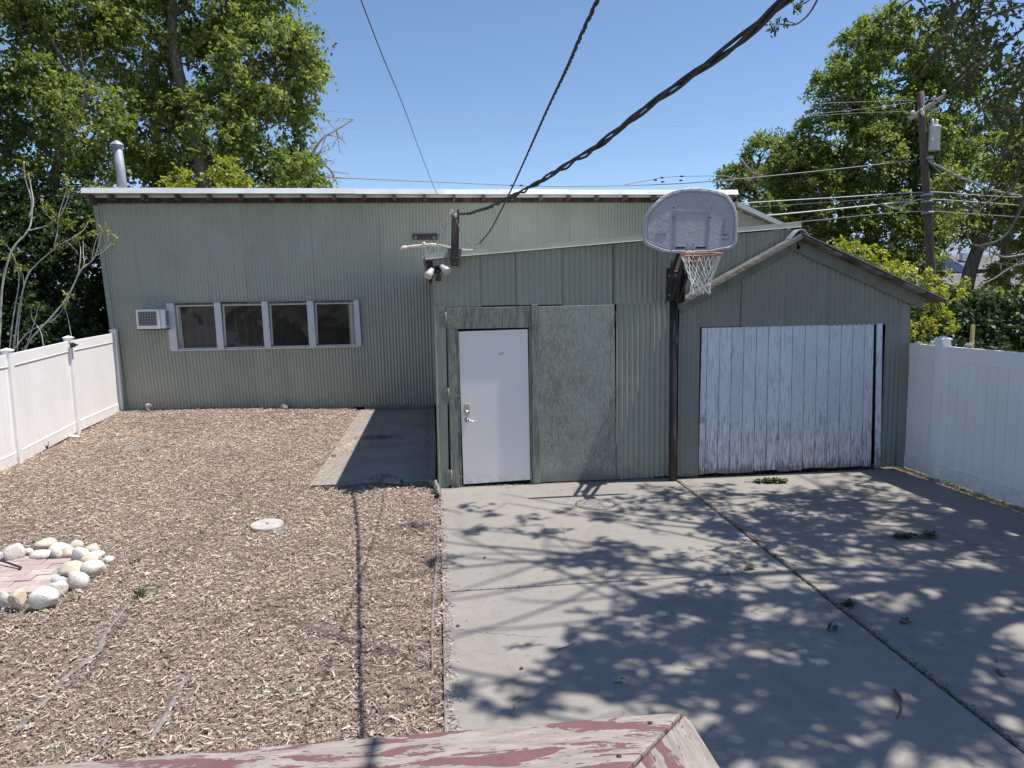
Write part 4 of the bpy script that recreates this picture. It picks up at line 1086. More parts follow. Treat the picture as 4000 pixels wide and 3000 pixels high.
fl_ = thing('floodlight', 'twin head security floodlight with dark motion sensor on the shed corner', 'floodlight', (.1, 9.2, 2.8))
b = MB(); b.lathe((0.104, 9.265, 2.862), (0, -1, 0), [(0, .052), (.02, .05), (.05, .03), (.10, .024)], 14); b.build('mount', M['black_metal'], fl_)
def head(neck, c, aim):
    a = (Vector(aim)).normalized(); c = Vector(c)
    b = MB(); b.lathe(c, a, [(-.055, .018), (-.05, .028), (-.02, .034), (.02, .046), (.075, .053), (.078, .050)], 16); h = b.build('lamp_head', M['lamp_plastic'], fl_)
    b = MB(); b.lathe(c, a, [(.045, .043), (.062, .045), (.0625, .001)], 16); b.build('lens', M['bulb'], h)
    b = MB(); b.tube([Vector(neck), (Vector(neck) + c - a * .05) / 2 + Vector((0, 0, .01)), c - a * .045], .011, 8); b.build('knuckle', M['black_metal'], h)
head((0.104, 9.16, 2.874), (0.015, 9.08, 2.825), (-.45, -.55, -.72))
head((0.104, 9.16, 2.886), (0.184, 9.08, 2.869), (.55, -.5, -.55))
b = MB(); c0 = (0.111, 9.08, 2.755); b.box(c0[0] - .036, c0[0] + .036, 9.04, 9.11, c0[2] - .045, c0[2] + .04); s_ = b.build('sensor', M['black_metal'], fl_, bevel=.01, seg=2)
b = MB(); b.tube([(0.109, 9.15, 2.862), (0.112, 9.09, 2.802)], .014, 8); b.build('sensor_arm', M['black_metal'], s_)
b = MB(); b.box(c0[0] - .03, c0[0] + .03, 9.032, 9.041, c0[2] - .022, c0[2] + .012); b.build('sensor_window', M['rod'], s_)
b = MB(); b.tube(smooth_path([(-0.049, 9.2, 3.017), (-0.063, 9.2, 2.959), (-0.047, 9.2, 2.907), (-0.002, 9.2, 2.86), (0.039, 9.2, 2.842)], 5), .006, 6); b.build('lead', M['rubber'], fl_)

pp = thing('peeling_pipe', 'pale peeling pipe with bulbous end lying over the shed roof corner', 'pipe', (.0, 9.4, 3.1))
b = MB(); path = smooth_path([(-0.296, 9.42, 3.157), (-0.213, 9.42, 3.168), (-0.094, 9.42, 3.179), (0.026, 9.42, 3.19), (0.109, 9.42, 3.189)], 5); b.tube(path, [.020 + .002 * math.sin(i * 1.3) for i in range(len(path))], 10); pipe = b.build('pipe', M['stone_pale'], pp)
b = MB(); b.lathe((-0.296, 9.42, 3.157), (-1, -.2, -.45), [(-.02, .020), (.0, .030), (.03, .034), (.06, .022), (.075, .008)], 10); b.build('bulb_end', M['stone_pale'], pp)
b = MB(); b.tube(smooth_path([(0.103, 9.42, 3.189), (0.193, 9.42, 3.177), (0.294, 9.42, 3.152), (0.396, 9.42, 3.133), (0.504, 9.42, 3.12), (0.576, 9.42, 3.12)], 4), .010, 7); b.build('bent_arm', M['stone_pale'], pp)
b = MB(); b.lathe((-0.055, 9.4, 3.183), (0, 0, 1), [(0, .024), (.03, .024), (.042, .012)], 12); b.build('knob', M['porcelain'], pp)
b = MB()
for q in ([(-0.088, 9.4, 3.166), (-0.054, 9.4, 3.118), (-0.031, 9.4, 3.071)], [(-0.052, 9.4, 3.159), (-0.03, 9.4, 3.112), (-0.019, 9.4, 3.071)], [(0.055, 9.4, 3.182), (0.018, 9.4, 3.123), (-0.025, 9.4, 3.071)], [(0.073, 9.4, 3.176), (0.089, 9.4, 3.123), (0.118, 9.4, 3.087), (0.132, 9.4, 3.146), (0.109, 9.4, 3.182)]):
    b.tube(smooth_path(q, 4), .005, 5)
b.build('loose_wires', M['alu_wire'], pp)

def braid(name, label, path, r_wire, r_twist, pitch, n, mat, sides=6, open_=0.0, cat='cable'):
    P = [Vector(p) for p in smooth_path(path, 10)]
    # resample by length
    L = [0.0]
    for a, c in zip(P[:-1], P[1:]): L.append(L[-1] + (c - a).length)
    N = max(12, int(L[-1] / (pitch / 9)))
    q = np.interp(np.linspace(0, L[-1], N), L, np.arange(len(P)))
    pts = [P[int(i)].lerp(P[min(int(i) + 1, len(P) - 1)], i - int(i)) for i in q]
    t = thing(name, label, cat, tuple(pts[-1]))
    for k in range(n):
        out = []
        for i, p in enumerate(pts):
            d = (pts[min(i + 1, N - 1)] - pts[max(i - 1, 0)]).normalized()
            a = d.cross(Vector((0, 0, 1))).normalized(); u = a.cross(d)
            s = L[-1] * i / (N - 1)
            ph = 2 * math.pi * (s / pitch + k / n) + .6 * math.sin(s * 2.1 + k * 2)
            rr_ = r_twist * (1 + open_ * math.sin(s * 3.3 + k * 1.7))
            out.append(p + a * (rr_ * math.cos(ph)) + u * (rr_ * math.sin(ph)))
        b = MB(); b.tube(out, r_wire, sides); b.build('strand', mat, t)
    return t
braid('service_cable', 'thick twisted black service cable sagging in from the roof above to the dark post', [(1.2, -1.5, 3.62), (1.13, .6, 3.42), (1.096, 2.182, 3.335), (1.017, 2.703, 3.285), (.949, 3.272, 3.262), (.845, 4.136, 3.235), (.69, 5.784, 3.28), (.555, 7.5, 3.385), (.45, 8.5, 3.47), (.375, 9.10, 3.535)], .0072, .0118, .85, 3, M['rubber'], 7, .3)
c2p = [(-4.688, 9, 5.898)] and [(.566, -1.5, 3.66), (.56, .6, 3.48), (0.561, 2.35, 3.393), (0.628, 3.2, 3.455), (0.692, 4.15, 3.515), (0.74, 5.3, 3.511), (0.76, 6.5, 3.45), (0.747, 7.5, 3.357), (0.709, 8.35, 3.252), (0.63, 8.95, 3.164)]
braid('drop_cable', 'single black rope-like cable dropping to the small loop beside the dark post', c2p, .0052, .0032, .13, 2, M['rubber'], 7)
lw = MB(); lw.tube(smooth_path([(0.63, 8.95, 3.164), (0.579, 9.05, 3.161), (0.501, 9.1, 3.201), (0.434, 9.11, 3.282), (0.39, 9.11, 3.385), (0.346, 9.11, 3.499), (0.314, 9.11, 3.579)], 6), .0055, 7)
tag(lw.build('grey_lead_wire', M['grey_wire']), 'thin grey lead looping from the drop cable up to the top of the dark post', 'wire')
c3 = [(-0.435, 4.4, 4.508), (-0.473, 5.4, 4.75), (-0.485, 6.2, 4.899), (-0.413, 8.1, 5.045), (-0.304, 10.2, 5.18), (-0.119, 13.3, 5.214), (0.083, 15.3, 5.016), (0.232, 16.3, 4.843)]
tw = MB(); tw.tube(smooth_path(c3, 8), .0055, 6)
c3w = tw.build('roof_wire', M['rubber'])
tag(c3w, 'thin dark wire running from overhead to the middle of the white eave', 'wire')
braid('feeder_wires', 'twisted bare grey wires rising from the peeling pipe to the dark post', [(0.108, 9.3, 3.185), (0.145, 9.3, 3.243), (0.189, 9.3, 3.336), (0.227, 9.3, 3.418), (0.258, 9.3, 3.487), (0.302, 9.3, 3.58)], .0045, .012, .16, 3, M['alu_wire'], 5, .3, 'wire')

# ------------------------------------------------------------------ fire ring: stones and brick pavers
STONES = [
    (-4.248, 7.255, 0.028, 0.024, 0.051, 'white', 'half-hidden pale stone at the far left end of the fire ring'),
    (-4.093, 7.208, 0.100, 0.084, 0.108, 'pale', 'big round grey speckled stone at the back left of the fire ring'),
    (-4.026, 7.306, 0.057, 0.048, 0.062, 'pale', 'small round pale stone wedged right of the big round grey one'),
    (-3.973, 7.513, 0.110, 0.092, 0.068, 'tan', 'tan rounded stone behind a wedge-shaped stone at the back of the ring'),
    (-3.848, 7.218, 0.116, 0.097, 0.062, 'pale', 'low wedge-shaped pinkish stone lying against the back edge of the bricks'),
    (-3.772, 7.398, 0.112, 0.094, 0.063, 'white', 'smooth white oval stone in the back row of the fire ring'),
    (-3.697, 7.184, 0.067, 0.056, 0.069, 'pale', 'grey speckled stone leaning in front of the smooth white oval stone'),
    (-3.659, 7.489, 0.070, 0.058, 0.057, 'tan', 'hindmost tan stone standing at the back of the fire ring'),
    (-3.591, 7.207, 0.091, 0.077, 0.069, 'tan', 'long cream stone slanting beside the back right corner of the bricks'),
    (-3.460, 7.118, 0.094, 0.079, 0.082, 'white', 'black-speckled white stone at the inner right corner of the ring'),
    (-3.428, 7.337, 0.086, 0.072, 0.055, 'tan', 'cream oval stone at the outer back right of the fire ring'),
    (-3.340, 7.194, 0.081, 0.068, 0.040, 'white', 'flat white stone below the outer cream oval stone'),
    (-3.155, 6.998, 0.058, 0.049, 0.046, 'white', 'outermost small white stone on the right of the fire ring'),
    (-3.319, 7.014, 0.089, 0.075, 0.053, 'tan', 'yellowish tan stone between two speckled stones on the right of the ring'),
    (-3.154, 6.700, 0.107, 0.090, 0.087, 'pale', 'egg-shaped cream speckled stone on the right side of the fire ring'),
    (-3.329, 6.702, 0.130, 0.109, 0.080, 'tan', 'broad golden tan stone at the right edge of the bricks'),
    (-3.137, 6.384, 0.104, 0.087, 0.099, 'pale', 'large round speckled stone in front of the broad golden one'),
    (-3.373, 6.524, 0.064, 0.054, 0.046, 'grey', 'small bluish grey stone touching the bricks near the front'),
    (-3.247, 6.244, 0.100, 0.084, 0.081, 'pale', 'rounded grey speckled stone in front of the small bluish one'),
    (-3.222, 5.983, 0.116, 0.097, 0.104, 'white', 'largest white speckled boulder at the front of the fire ring'),
    (-3.420, 6.010, 0.075, 0.063, 0.102, 'tanrock', 'upright angular tan rock at the front left of the fire ring'),
    (-3.557, 6.061, 0.050, 0.042, 0.082, 'pale', 'cream stone cut off by the frame left of the angular tan rock'),
]
def stone(x, y, rx, ry, rz, mat, seed, angular=False, z0=0.0, name='stone'):
    r = random.Random(seed)
    bm = bmesh.new(); bmesh.ops.create_icosphere(bm, subdivisions=2 if angular else 3, radius=1.0)
    ph = [r.uniform(0, 6.28) for _ in range(8)]; rot = Matrix.Rotation(r.uniform(-.35, .35), 3, 'Y') @ Matrix.Rotation(r.uniform(-.5, .5), 3, 'Z')
    planes = [(Vector((r.gauss(0, 1), r.gauss(0, 1), r.gauss(0, 1))).normalized(), r.uniform(.55, .8)) for _ in range(9 if angular else 6)]
    for v in bm.verts:
        p = v.co.copy()
        for nrm, d in planes:
            k = p.dot(nrm) - (d if angular else d + .03)
            if k > 0: p -= nrm * k * (1.0 if angular else .75)
        if not angular:
            p *= 1 + .07 * math.sin(2.3 * p.x + ph[0]) + .05 * math.sin(2.9 * p.y + ph[1]) + .04 * math.sin(3.3 * p.z + ph[2]) + .015 * math.sin(8 * p.x + ph[3]) * math.sin(7 * p.z + ph[4])
        v.co = rot @ p
    ext = [max(abs(v.co[i]) for v in bm.verts) for i in range(3)]
    for v in bm.verts: v.co = Vector((v.co.x * rx / ext[0], v.co.y * ry / ext[1], v.co.z * rz / ext[2]))
    for f in bm.faces: f.smooth = not angular
    me = bpy.data.meshes.new(name); bm.to_mesh(me); bm.free()
    me.materials.append(mat)
    o = bpy.data.objects.new(name, me); COL.objects.link(o)
    o.location = (x, y, z0 + rz * .80)
    return o
SM = {'pale': 'stone_pale', 'white': 'stone_white', 'tan': 'stone_tan', 'grey': 'stone_grey', 'tanrock': 'stone_tan'}
for i, (x, y, rx, ry, rz_, m, lab) in enumerate(STONES):
    o = stone(x, y, rx, ry, rz_, M[SM[m]], 40 + i, m == 'tanrock')
    tag(o, lab, 'stone', 'stones ringing the brick fire pit')
o = stone(-6.74, 14.02, .14, .09, .055, M['stone_tan'], 91, True); tag(o, 'flat pinkish rock on the chips at the foot of the white fence', 'stone')
pit = thing('brick_paving', 'dusty pink brick pavers laid inside the ring of stones', 'paving', (-4.1, 6.5, 0))
bl, bw = .225, .138
bcache = None
for j in range(10):
    for i in range(8):
        x = -4.98 + i * bl + (bl / 2 if j % 2 else 0); y = 5.93 + j * bw
        dx, dy = (x - (-4.12)) / .80, (y - 6.58) / .66
        if dx * dx + dy * dy > 1.0: continue
        if bcache is None:
            b = MB(); b.box(-bl / 2 + .003, bl / 2 - .003, -bw / 2 + .003, bw / 2 - .003, -.05, 0)
            bcache = b.build('brick', M['brick'], None, bevel=.006); o = bcache
        else:
            o = bcache.copy(); COL.objects.link(o)
        o.parent = pit; o.location = (x + 4.1 + rnd.uniform(-.003, .003), y - 6.5 + rnd.uniform(-.003, .003), .045 + rnd.uniform(-.005, .005))
        o.rotation_euler = (rnd.uniform(-.02, .02), rnd.uniform(-.02, .02), rnd.uniform(-.02, .02) + .02)
rod = MB(); rod.tube([(-4.85, 6.98, .10), (-4.115, 7.019, 0.085), (-3.858, 6.865, 0.06), (-3.858, 6.825, 0.055)], .011, 6)
tag(rod.build('iron_rod', M['rod']), 'thin dark iron rod with a hooked end lying over the brick pavers', 'rod')
lid = thing('concrete_lid', 'round pale concrete lid lying flat on the wood chips', 'lid', (-1.875, 7.94, 0))
b = MB(); b.lathe((-1.875, 7.94, -.03), (.01, -.03, 1), [(0, .176), (.055, .178), (.066, .172), (.068, .03), (.064, .02), (.064, .001)], 36, smooth=False); b.build('disc', M['lid'], lid)
b = MB(); b.lathe((-1.875, 7.94, .0355), (0, 0, 1), [(0, .014), (.004, .012)], 10); b.build('lifting_eye', M['rod'], lid)
st = thing('standpipe', 'short pale pipe stub with elbow standing at the foot of the long wall', 'pipe', (-6.45, 16.45, .1))
b = MB(); b.tube([(-6.293, 16.45, 0.145), (-6.285, 16.45, 0.259)], .03, 10); b.lathe((-6.286, 16.45, 0.249), (0, 0, 1), [(0, .045), (.05, .047), (.075, .03)], 10); b.build('pipe', M['stone_pale'], st)
b = MB(); b.tube([(-6.283, 16.45, 0.29), (-6.196, 16.35, 0.302)], .03, 10); b.build('elbow', M['grey_wire'], st)

# ------------------------------------------------------------------ wood chip bed
def hsh(x, y):
    return (np.sin(x * 1.7 + 1.3 * np.sin(y * .9)) * .4 + np.sin(y * 2.1 + x * .6 + 2) * .3 + np.sin(x * 4.3 - y * 3.1) * .2 + np.sin(x * 9.1 + y * 7.7) * .12)
def sstep(t): t = np.clip(t, 0, 1); return t * t * (3 - 2 * t)
def mz(x, y):
    z = .012 + .016 * hsh(x, y)
    z = z + .095 * sstep((y - 13.2) / 3.3) * sstep((-x - 1.9) / 3.5) + .045 * sstep((y - 14.5) / 2) * sstep((-x - 1.6) / .4)
    z = z - .03 * sstep((x + .35) / .4)
    return z
def in_bed(x, y):
    ok = (x < .03 + .0 * y) & (y < 16.68) & (y > .9) & (x > -7.1)
    pat = (x > -1.69 - .03 * np.sin(y * 5.0) - .03 * np.sin(y * 11)) & (y > 9.50 + .04 * np.sin(x * 7) + .03 * np.sin(x * 17))
    pit_ = ((x + 4.12) / .74) ** 2 + ((y - 6.58) / .60) ** 2 < 1
    return ok & ~pat & ~pit_
gx = np.linspace(-7.2, .01, 110); gy = np.linspace(.9, 16.72, 230)
X, Y = np.meshgrid(gx, gy)
Z = mz(X, Y) - .012
inp = (X > -1.66) & (Y > 9.52)
Z[inp] = -.13
pitm = ((X + 4.12) / .80) ** 2 + ((Y - 6.58) / .66) ** 2 < 1
Z[pitm] = np.minimum(Z[pitm], -.012)
vv = np.stack([X.ravel(), Y.ravel(), Z.ravel()], 1)
ni, nj = X.shape[1], X.shape[0]
idx = np.arange(ni * nj).reshape(nj, ni)
qq = np.stack([idx[:-1, :-1], idx[:-1, 1:], idx[1:, 1:], idx[1:, :-1]], -1).reshape(-1, 4)
tag(fast_mesh('mulch_bed', vv, qq, M['soil'], smooth=True), kind='structure')

npr = np.random.default_rng(11)
def chips(P, L, W, tint, name, parent=None, mat='chip', flat=.32):
    n = len(P)
    yaw = npr.uniform(0, 2 * np.pi, n); pit_ = npr.normal(0, .20, n); rol = npr.normal(0, flat, n)
    d = np.stack([np.cos(yaw) * np.cos(pit_), np.sin(yaw) * np.cos(pit_), np.sin(pit_)], 1)
    s0 = np.stack([-np.sin(yaw), np.cos(yaw), np.zeros(n)], 1)
    u0 = np.cross(d, s0)
    s = s0 * np.cos(rol)[:, None] + u0 * np.sin(rol)[:, None]
    u = np.cross(d, s)
    L2, W2 = (L / 2)[:, None], (W / 2)[:, None]; H = (W * npr.uniform(.25, .6, n))[:, None]
    tp = npr.uniform(.3, .95, n)[:, None]
    v = np.stack([P - d * L2 - s * W2 * tp, P - d * L2 * .9 + u * H * .6, P - d * L2 + s * W2 * tp, P + d * L2 - s * W2 * .7, P + d * L2 * .85 + u * H, P + d * L2 + s * W2 * tp], 1).reshape(-1, 3)
    b = (np.arange(n) * 6)[:, None]
    q = np.concatenate([b + np.array([[0, 3, 4, 1]]), b + np.array([[1, 4, 5, 2]])], 1).reshape(-1, 4)
    return fast_mesh(name, v, q, M[mat], parent, tint=np.repeat(tint, 2))
N = 280000
yy = .9 + 15.8 * npr.random(N) ** 1.25
xx = npr.uniform(-7.1, .04, N)
keep = in_bed(xx, yy) & (npr.random(N) < np.where(yy < 3.2, .35, 1)) & (xx > -.75 * yy - 1.0)
xx, yy = xx[keep], yy[keep]; n = len(xx)
patch = hsh(xx * 1.4 + 3, yy * 1.4) + .6 * hsh(xx * 5 + 1, yy * 5)
far = np.clip((yy - 4) / 12, 0, 1)
L = npr.gamma(2.8, .0098, n) * (1 + .25 * far); L = np.clip(L, .012, .14)
W = np.clip(npr.gamma(4, .0026, n), .004, .03) * (1 + .25 * far)
W = np.minimum(W, L * .7)
lev_ = npr.random(n)
tint = np.clip(npr.beta(1.25, 1.2, n) * .95 + .07 * patch + .03, 0, .96)
gr = npr.random(n) < .012
tint[gr] = npr.uniform(.975, 1.0, gr.sum())
zz = mz(xx, yy) - .008 + .024 * lev_ + .004 * (tint - .5)
bare = (patch < -1.05) & (npr.random(n) < .75)
kk = ~bare
P_, L, W, tint = np.stack([xx, yy, zz], 1)[kk], L[kk], W[kk], tint[kk]
tag(chips(P_, L, W, tint, 'wood_chips'), kind='stuff')
N = 170000
yy = .9 + 13 * npr.random(N) ** 1.3; xx = npr.uniform(-7.1, .04, N)
keep = in_bed(xx, yy) & (yy > 3.2) & (xx > -.75 * yy - 1.0); xx, yy = xx[keep], yy[keep]; n = len(xx)
tag(chips(np.stack([xx, yy, mz(xx, yy) - .004 + .016 * npr.random(n)], 1), npr.uniform(.006, .02, n), npr.uniform(.003, .007, n), np.clip(npr.normal(.5, .2, n), 0, .96), 'chip_dust', flat=.5), kind='stuff')
# strays on the patio, the drive edge and in the joints
def strays(n, fx, fy, z, tl=(0.3, .9), Lr=(.012, .05), name='loose_debris', flat=.3):
    x, y = fx(npr.random(n), npr.normal(0, 1, n)), fy(npr.random(n), npr.normal(0, 1, n))
    return np.stack([x, y, np.full(n, z) + npr.uniform(0, .012, n)], 1), npr.uniform(Lr[0], Lr[1], n), npr.uniform(.005, .013, n), npr.uniform(tl[0], tl[1], n)
parts_ = []
parts_.append(strays(1500, lambda u, g: -1.66 + np.abs(g) * .13, lambda u, g: 9.6 + 6.8 * u, .036, (.5, .97)))
parts_.append(strays(1900, lambda u, g: -1.55 + np.abs(g) * .26, lambda u, g: 12.2 + g * .28, .036, (.5, .97)))
parts_.append(strays(700, lambda u, g: -1.0 + g * .22, lambda u, g: 12.9 + g * .12, .036, (.0, .45)))
parts_.append(strays(420, lambda u, g: -.08 + .0 * u - np.abs(g) * .07, lambda u, g: 9.7 + 6.6 * u, .036, (0, .5)))
parts_.append(strays(500, lambda u, g: -1.6 + 1.6 * u, lambda u, g: 16.4 - np.abs(g) * .08, .034, (0, .5)))
parts_.append(strays(240, lambda u, g: -1.6 + 1.7 * u, lambda u, g: 9.7 + 6.6 * npr.random(240), .036, (0, .5), (.01, .03)))
parts_.append(strays(1000, lambda u, g: .03 + np.abs(g) * .035, lambda u, g: 2.4 + 6.7 * u, .002, (.1, .97), (.01, .04)))
tag(chips(*[np.concatenate([p[i] for p in parts_]) for i in range(4)], 'patio_litter'), kind='stuff')
parts_ = []
jy = npr.random(5200)
parts_.append((np.stack([3.0 + (jy * 10.3 - 1.0) * .0268 + .03 + npr.normal(0, .011, 5200), jy * 10.3 - 1.0, npr.uniform(-.03, .006, 5200)], 1), npr.uniform(.012, .04, 5200), npr.uniform(.005, .011, 5200), npr.beta(1.5, 2.2, 5200) * .9))
jx = npr.random(1500)
parts_.append((np.stack([.02 + jx * 6.45, 5.837 + npr.normal(0, .006, 1500), npr.uniform(-.03, .002, 1500)], 1), npr.uniform(.01, .03, 1500), npr.uniform(.004, .008, 1500), npr.beta(1.5, 2.4, 1500) * .85))
parts_.append(strays(420, lambda u, g: .2 + 6.2 * u, lambda u, g: 3.0 + 6.2 * npr.random(420), .003, (0, .5), (.008, .022)))
parts_.append(strays(3800, lambda u, g: 6.55 + g * .045, lambda u, g: 3.5 + 5.8 * u, .0, (.1, .8), (.01, .05)))
parts_.append(strays(500, lambda u, g: .15 + 6.2 * u, lambda u, g: 9.26 - np.abs(g) * .03, .004, (0, .6), (.008, .03)))
tag(chips(*[np.concatenate([p[i] for p in parts_]) for i in range(4)], 'joint_debris'), kind='stuff')

# landscape fabric edges showing through the chips
def ribbon(label, path, w, z=.014, name='landscape_fabric', curl=.02, seed=1):
    r = random.Random(seed); P = smooth_path([(p[0], p[1], 0) for p in path], 7)
    v = []; f = []; n = len(P)
    for i, p in enumerate(P):
        d = P[min(i + 1, n - 1)] - P[max(i - 1, 0)]; d = d / (np.linalg.norm(d) + 1e-9); s = np.array((-d[1], d[0], 0))
        ww = .62 * w * (.55 + .55 * math.sin(math.pi * (i + .5) / n)) * r.uniform(.7, 1.25)
        zb = float(mz(np.array(p[0]), np.array(p[1])))
        for k, (t, h) in enumerate(((-.5, .0), (-.2, curl * r.uniform(.4, 1)), (.2, curl * r.uniform(.6, 1.3)), (.5, .004))):
            q = p + s * ww * t; v.append((q[0], q[1], zb + z - .012 + h))
    for i in range(n - 1):
        for k in range(3): f.append((i * 4 + k, (i + 1) * 4 + k, (i + 1) * 4 + k + 1, i * 4 + k + 1))
    b = MB(); b.add(v, f, 0, True)
    tag(b.build(name, M['fabric']), label, 'landscape fabric', 'torn landscape fabric edges in the chips')
ribbon('long grey fabric strip crossing the chips in front of the fire ring', [(-2.53, 5.918, 0), (-2.513, 5.633, 0), (-2.481, 5.319, 0), (-2.426, 5.148, 0), (-2.448, 4.923, 0), (-2.473, 4.775, 0), (-2.448, 4.536, 0), (-2.454, 4.383, 0), (-2.441, 4.137, 0)], .07, seed=1)
ribbon('grey fabric strip running down the chips to the middle of the railing', [(-1.659, 4.679, 0), (-1.667, 4.466, 0), (-1.651, 4.298, 0), (-1.649, 4.162, 0), (-1.643, 3.998, 0), (-1.638, 3.839, 0)], .065, seed=2)
ribbon('short grey fabric scrap close above the railing left of the longer strip', [(-1.884, 4.024, 0), (-1.891, 3.948, 0), (-1.896, 3.839, 0)], .04, seed=3)
ribbon('faint second fabric scrap right beside the short scrap above the railing', [(-1.832, 3.995, 0), (-1.811, 3.839, 0)], .03, seed=4)
ribbon('thin grey fabric strip below the round concrete lid', [(-1.645, 7.644, 0), (-1.635, 7.315, 0), (-1.626, 7.053, 0)], .035, seed=5)
ribbon('long narrow grey fabric edge along the left side of the concrete drive', [(0.042, 9, 0), (0.002, 7.928, 0), (0.006, 7.278, 0), (-0.015, 6.6, 0), (-0.032, 6.034, 0), (-0.054, 5.468, 0), (-0.062, 4.994, 0), (-0.06, 4.56, 0)], .045, seed=6)
ribbon('grey fabric strip along the left edge of the patio slab', [(-1.499, 12.455, 0), (-1.527, 11.585, 0), (-1.564, 10.768, 0), (-1.597, 10.059, 0), (-1.6, 9.625, 0)], .06, seed=7)
ribbon('broad dull fabric patch lying on the chips near the white fence', [(-5.993, 12.382, 0), (-5.845, 12.426, 0), (-5.716, 12.549, 0)], .28, seed=8)
ribbon('dark curled fabric flap on the chips toward the white fence', [(-5.273, 12.499, 0), (-5.185, 12.711, 0), (-5.119, 12.936, 0)], .16, curl=.05, seed=9)
ribbon('crumpled whitish fabric tuft bunched at the front edge of the patio', [(-0.841, 9.536, 0), (-0.723, 9.614, 0), (-0.593, 9.516, 0), (-0.452, 9.393, 0)], .22, .05, curl=.09, seed=10)
ribbon('dark curled fabric rim under the front edge of the patio slab', [(-1.268, 9.468, 0), (-1.061, 9.527, 0), (-0.881, 9.568, 0), (-0.785, 9.526, 0)], .09, .05, curl=.05, seed=11)
ribbon('crumpled grey plastic scrap at the shed corner beside the drive', [(-0.071, 9.348, 0), (-0.01, 9.265, 0), (0.024, 9.049, 0), (0.027, 8.739, 0)], .12, .05, curl=.08, seed=12)
ribbon('pale fabric bit poking up at the foot of the long wall', [(-3.496, 16.586, 0.08), (-3.373, 16.487, 0.08), (-3.302, 16.542, 0.08)], .14, .04, curl=.09, seed=13)

# ------------------------------------------------------------------ deck railing in front of the camera
rail = thing('deck_railing', 'weathered wooden deck railing with peeling maroon paint close in front', 'railing', (.26, .74, .9))
RZ = 1.95; RYF, RXR = .772, .287; RW = .14
b = MB()
def cap(poly, mat, nseg):
    b = MB(); n = len(poly); r = random.Random(nseg)
    v = [(x, y, RZ - .038) for x, y in poly] + [(x, y, RZ) for x, y in poly]
    b.add(v, [tuple(range(n - 1, -1, -1)), tuple(range(n, 2 * n))] + [(i, (i + 1) % n, (i + 1) % n + n, i + n) for i in range(n)])
    return b.build('cap_board', mat, rail, bevel=.006, seg=2)
cap([(-3.2, RYF - RW), (RXR - RW - .002, RYF - RW), (RXR - .002, RYF - .001), (RXR - .008, RYF + .001), (-3.2, RYF - .0)], M['rail_x'], 1)
cap([(RXR - RW + .002, -2.2), (RXR - .0, -2.2), (RXR + .001, RYF - .008), (RXR + .0015, RYF - .0035), (RXR - RW + .002, RYF - RW - .002)], M['rail_y'], 2)
b = MB()
for p in ((0.24, 0.754, 1.95), (0.188, 0.7, 1.95)): b.lathe((p[0], p[1], RZ - .002), (0, 0, 1), [(0, .0032), (.0026, .003), (.0028, .001)], 10)
b.build('nail_heads', M['rod'], rail)
b = MB(); b.box(-3.2, RXR - .06, RYF - .085, RYF - .047, RZ - .13, RZ - .04); b.build('rail', M['rail_x'], rail, bevel=.003)
b = MB(); b.box(RXR - .085, RXR - .047, -2.2, RYF - .09, RZ - .13, RZ - .04); b.build('rail', M['rail_y'], rail, bevel=.003)
for (x, y) in ((RXR - .11, RYF - .11), (-1.5, RYF - .11), (RXR - .11, -1.2)):
    b = MB(); b.box(x - .044, x + .044, y - .044, y + .044, .0, RZ - .131); b.build('post', M['rail_y'], rail, bevel=.004)
b = MB(); b.box(-3.2, RXR - .16, RYF - .085, RYF - .05, 1.0, 1.09); b.build('rail', M['rail_x'], rail, bevel=.003)
x = -3.1
while x < RXR - .2:
    b = MB(); b.box(x, x + .035, RYF - .046, RYF - .012, .98, RZ - .045); b.build('baluster', M['rail_y'], rail, bevel=.002); x += .135
dk = thing('deck', 'wooden deck floor behind the railing', 'deck', (-1.4, -.8, 0))
for k in range(21):
    b = MB(); b.box(-3.2, RXR, RYF - .16 - .14 * (k + 1), RYF - .166 - .14 * k, .85, .888); b.build('deck_board', M['grey_wood'], dk, bevel=.003)
b = MB(); b.box(-3.2, RXR - .03, RYF - .20, RYF - .168, .62, .845); b.build('rim_joist', M['brown_wood'], dk)

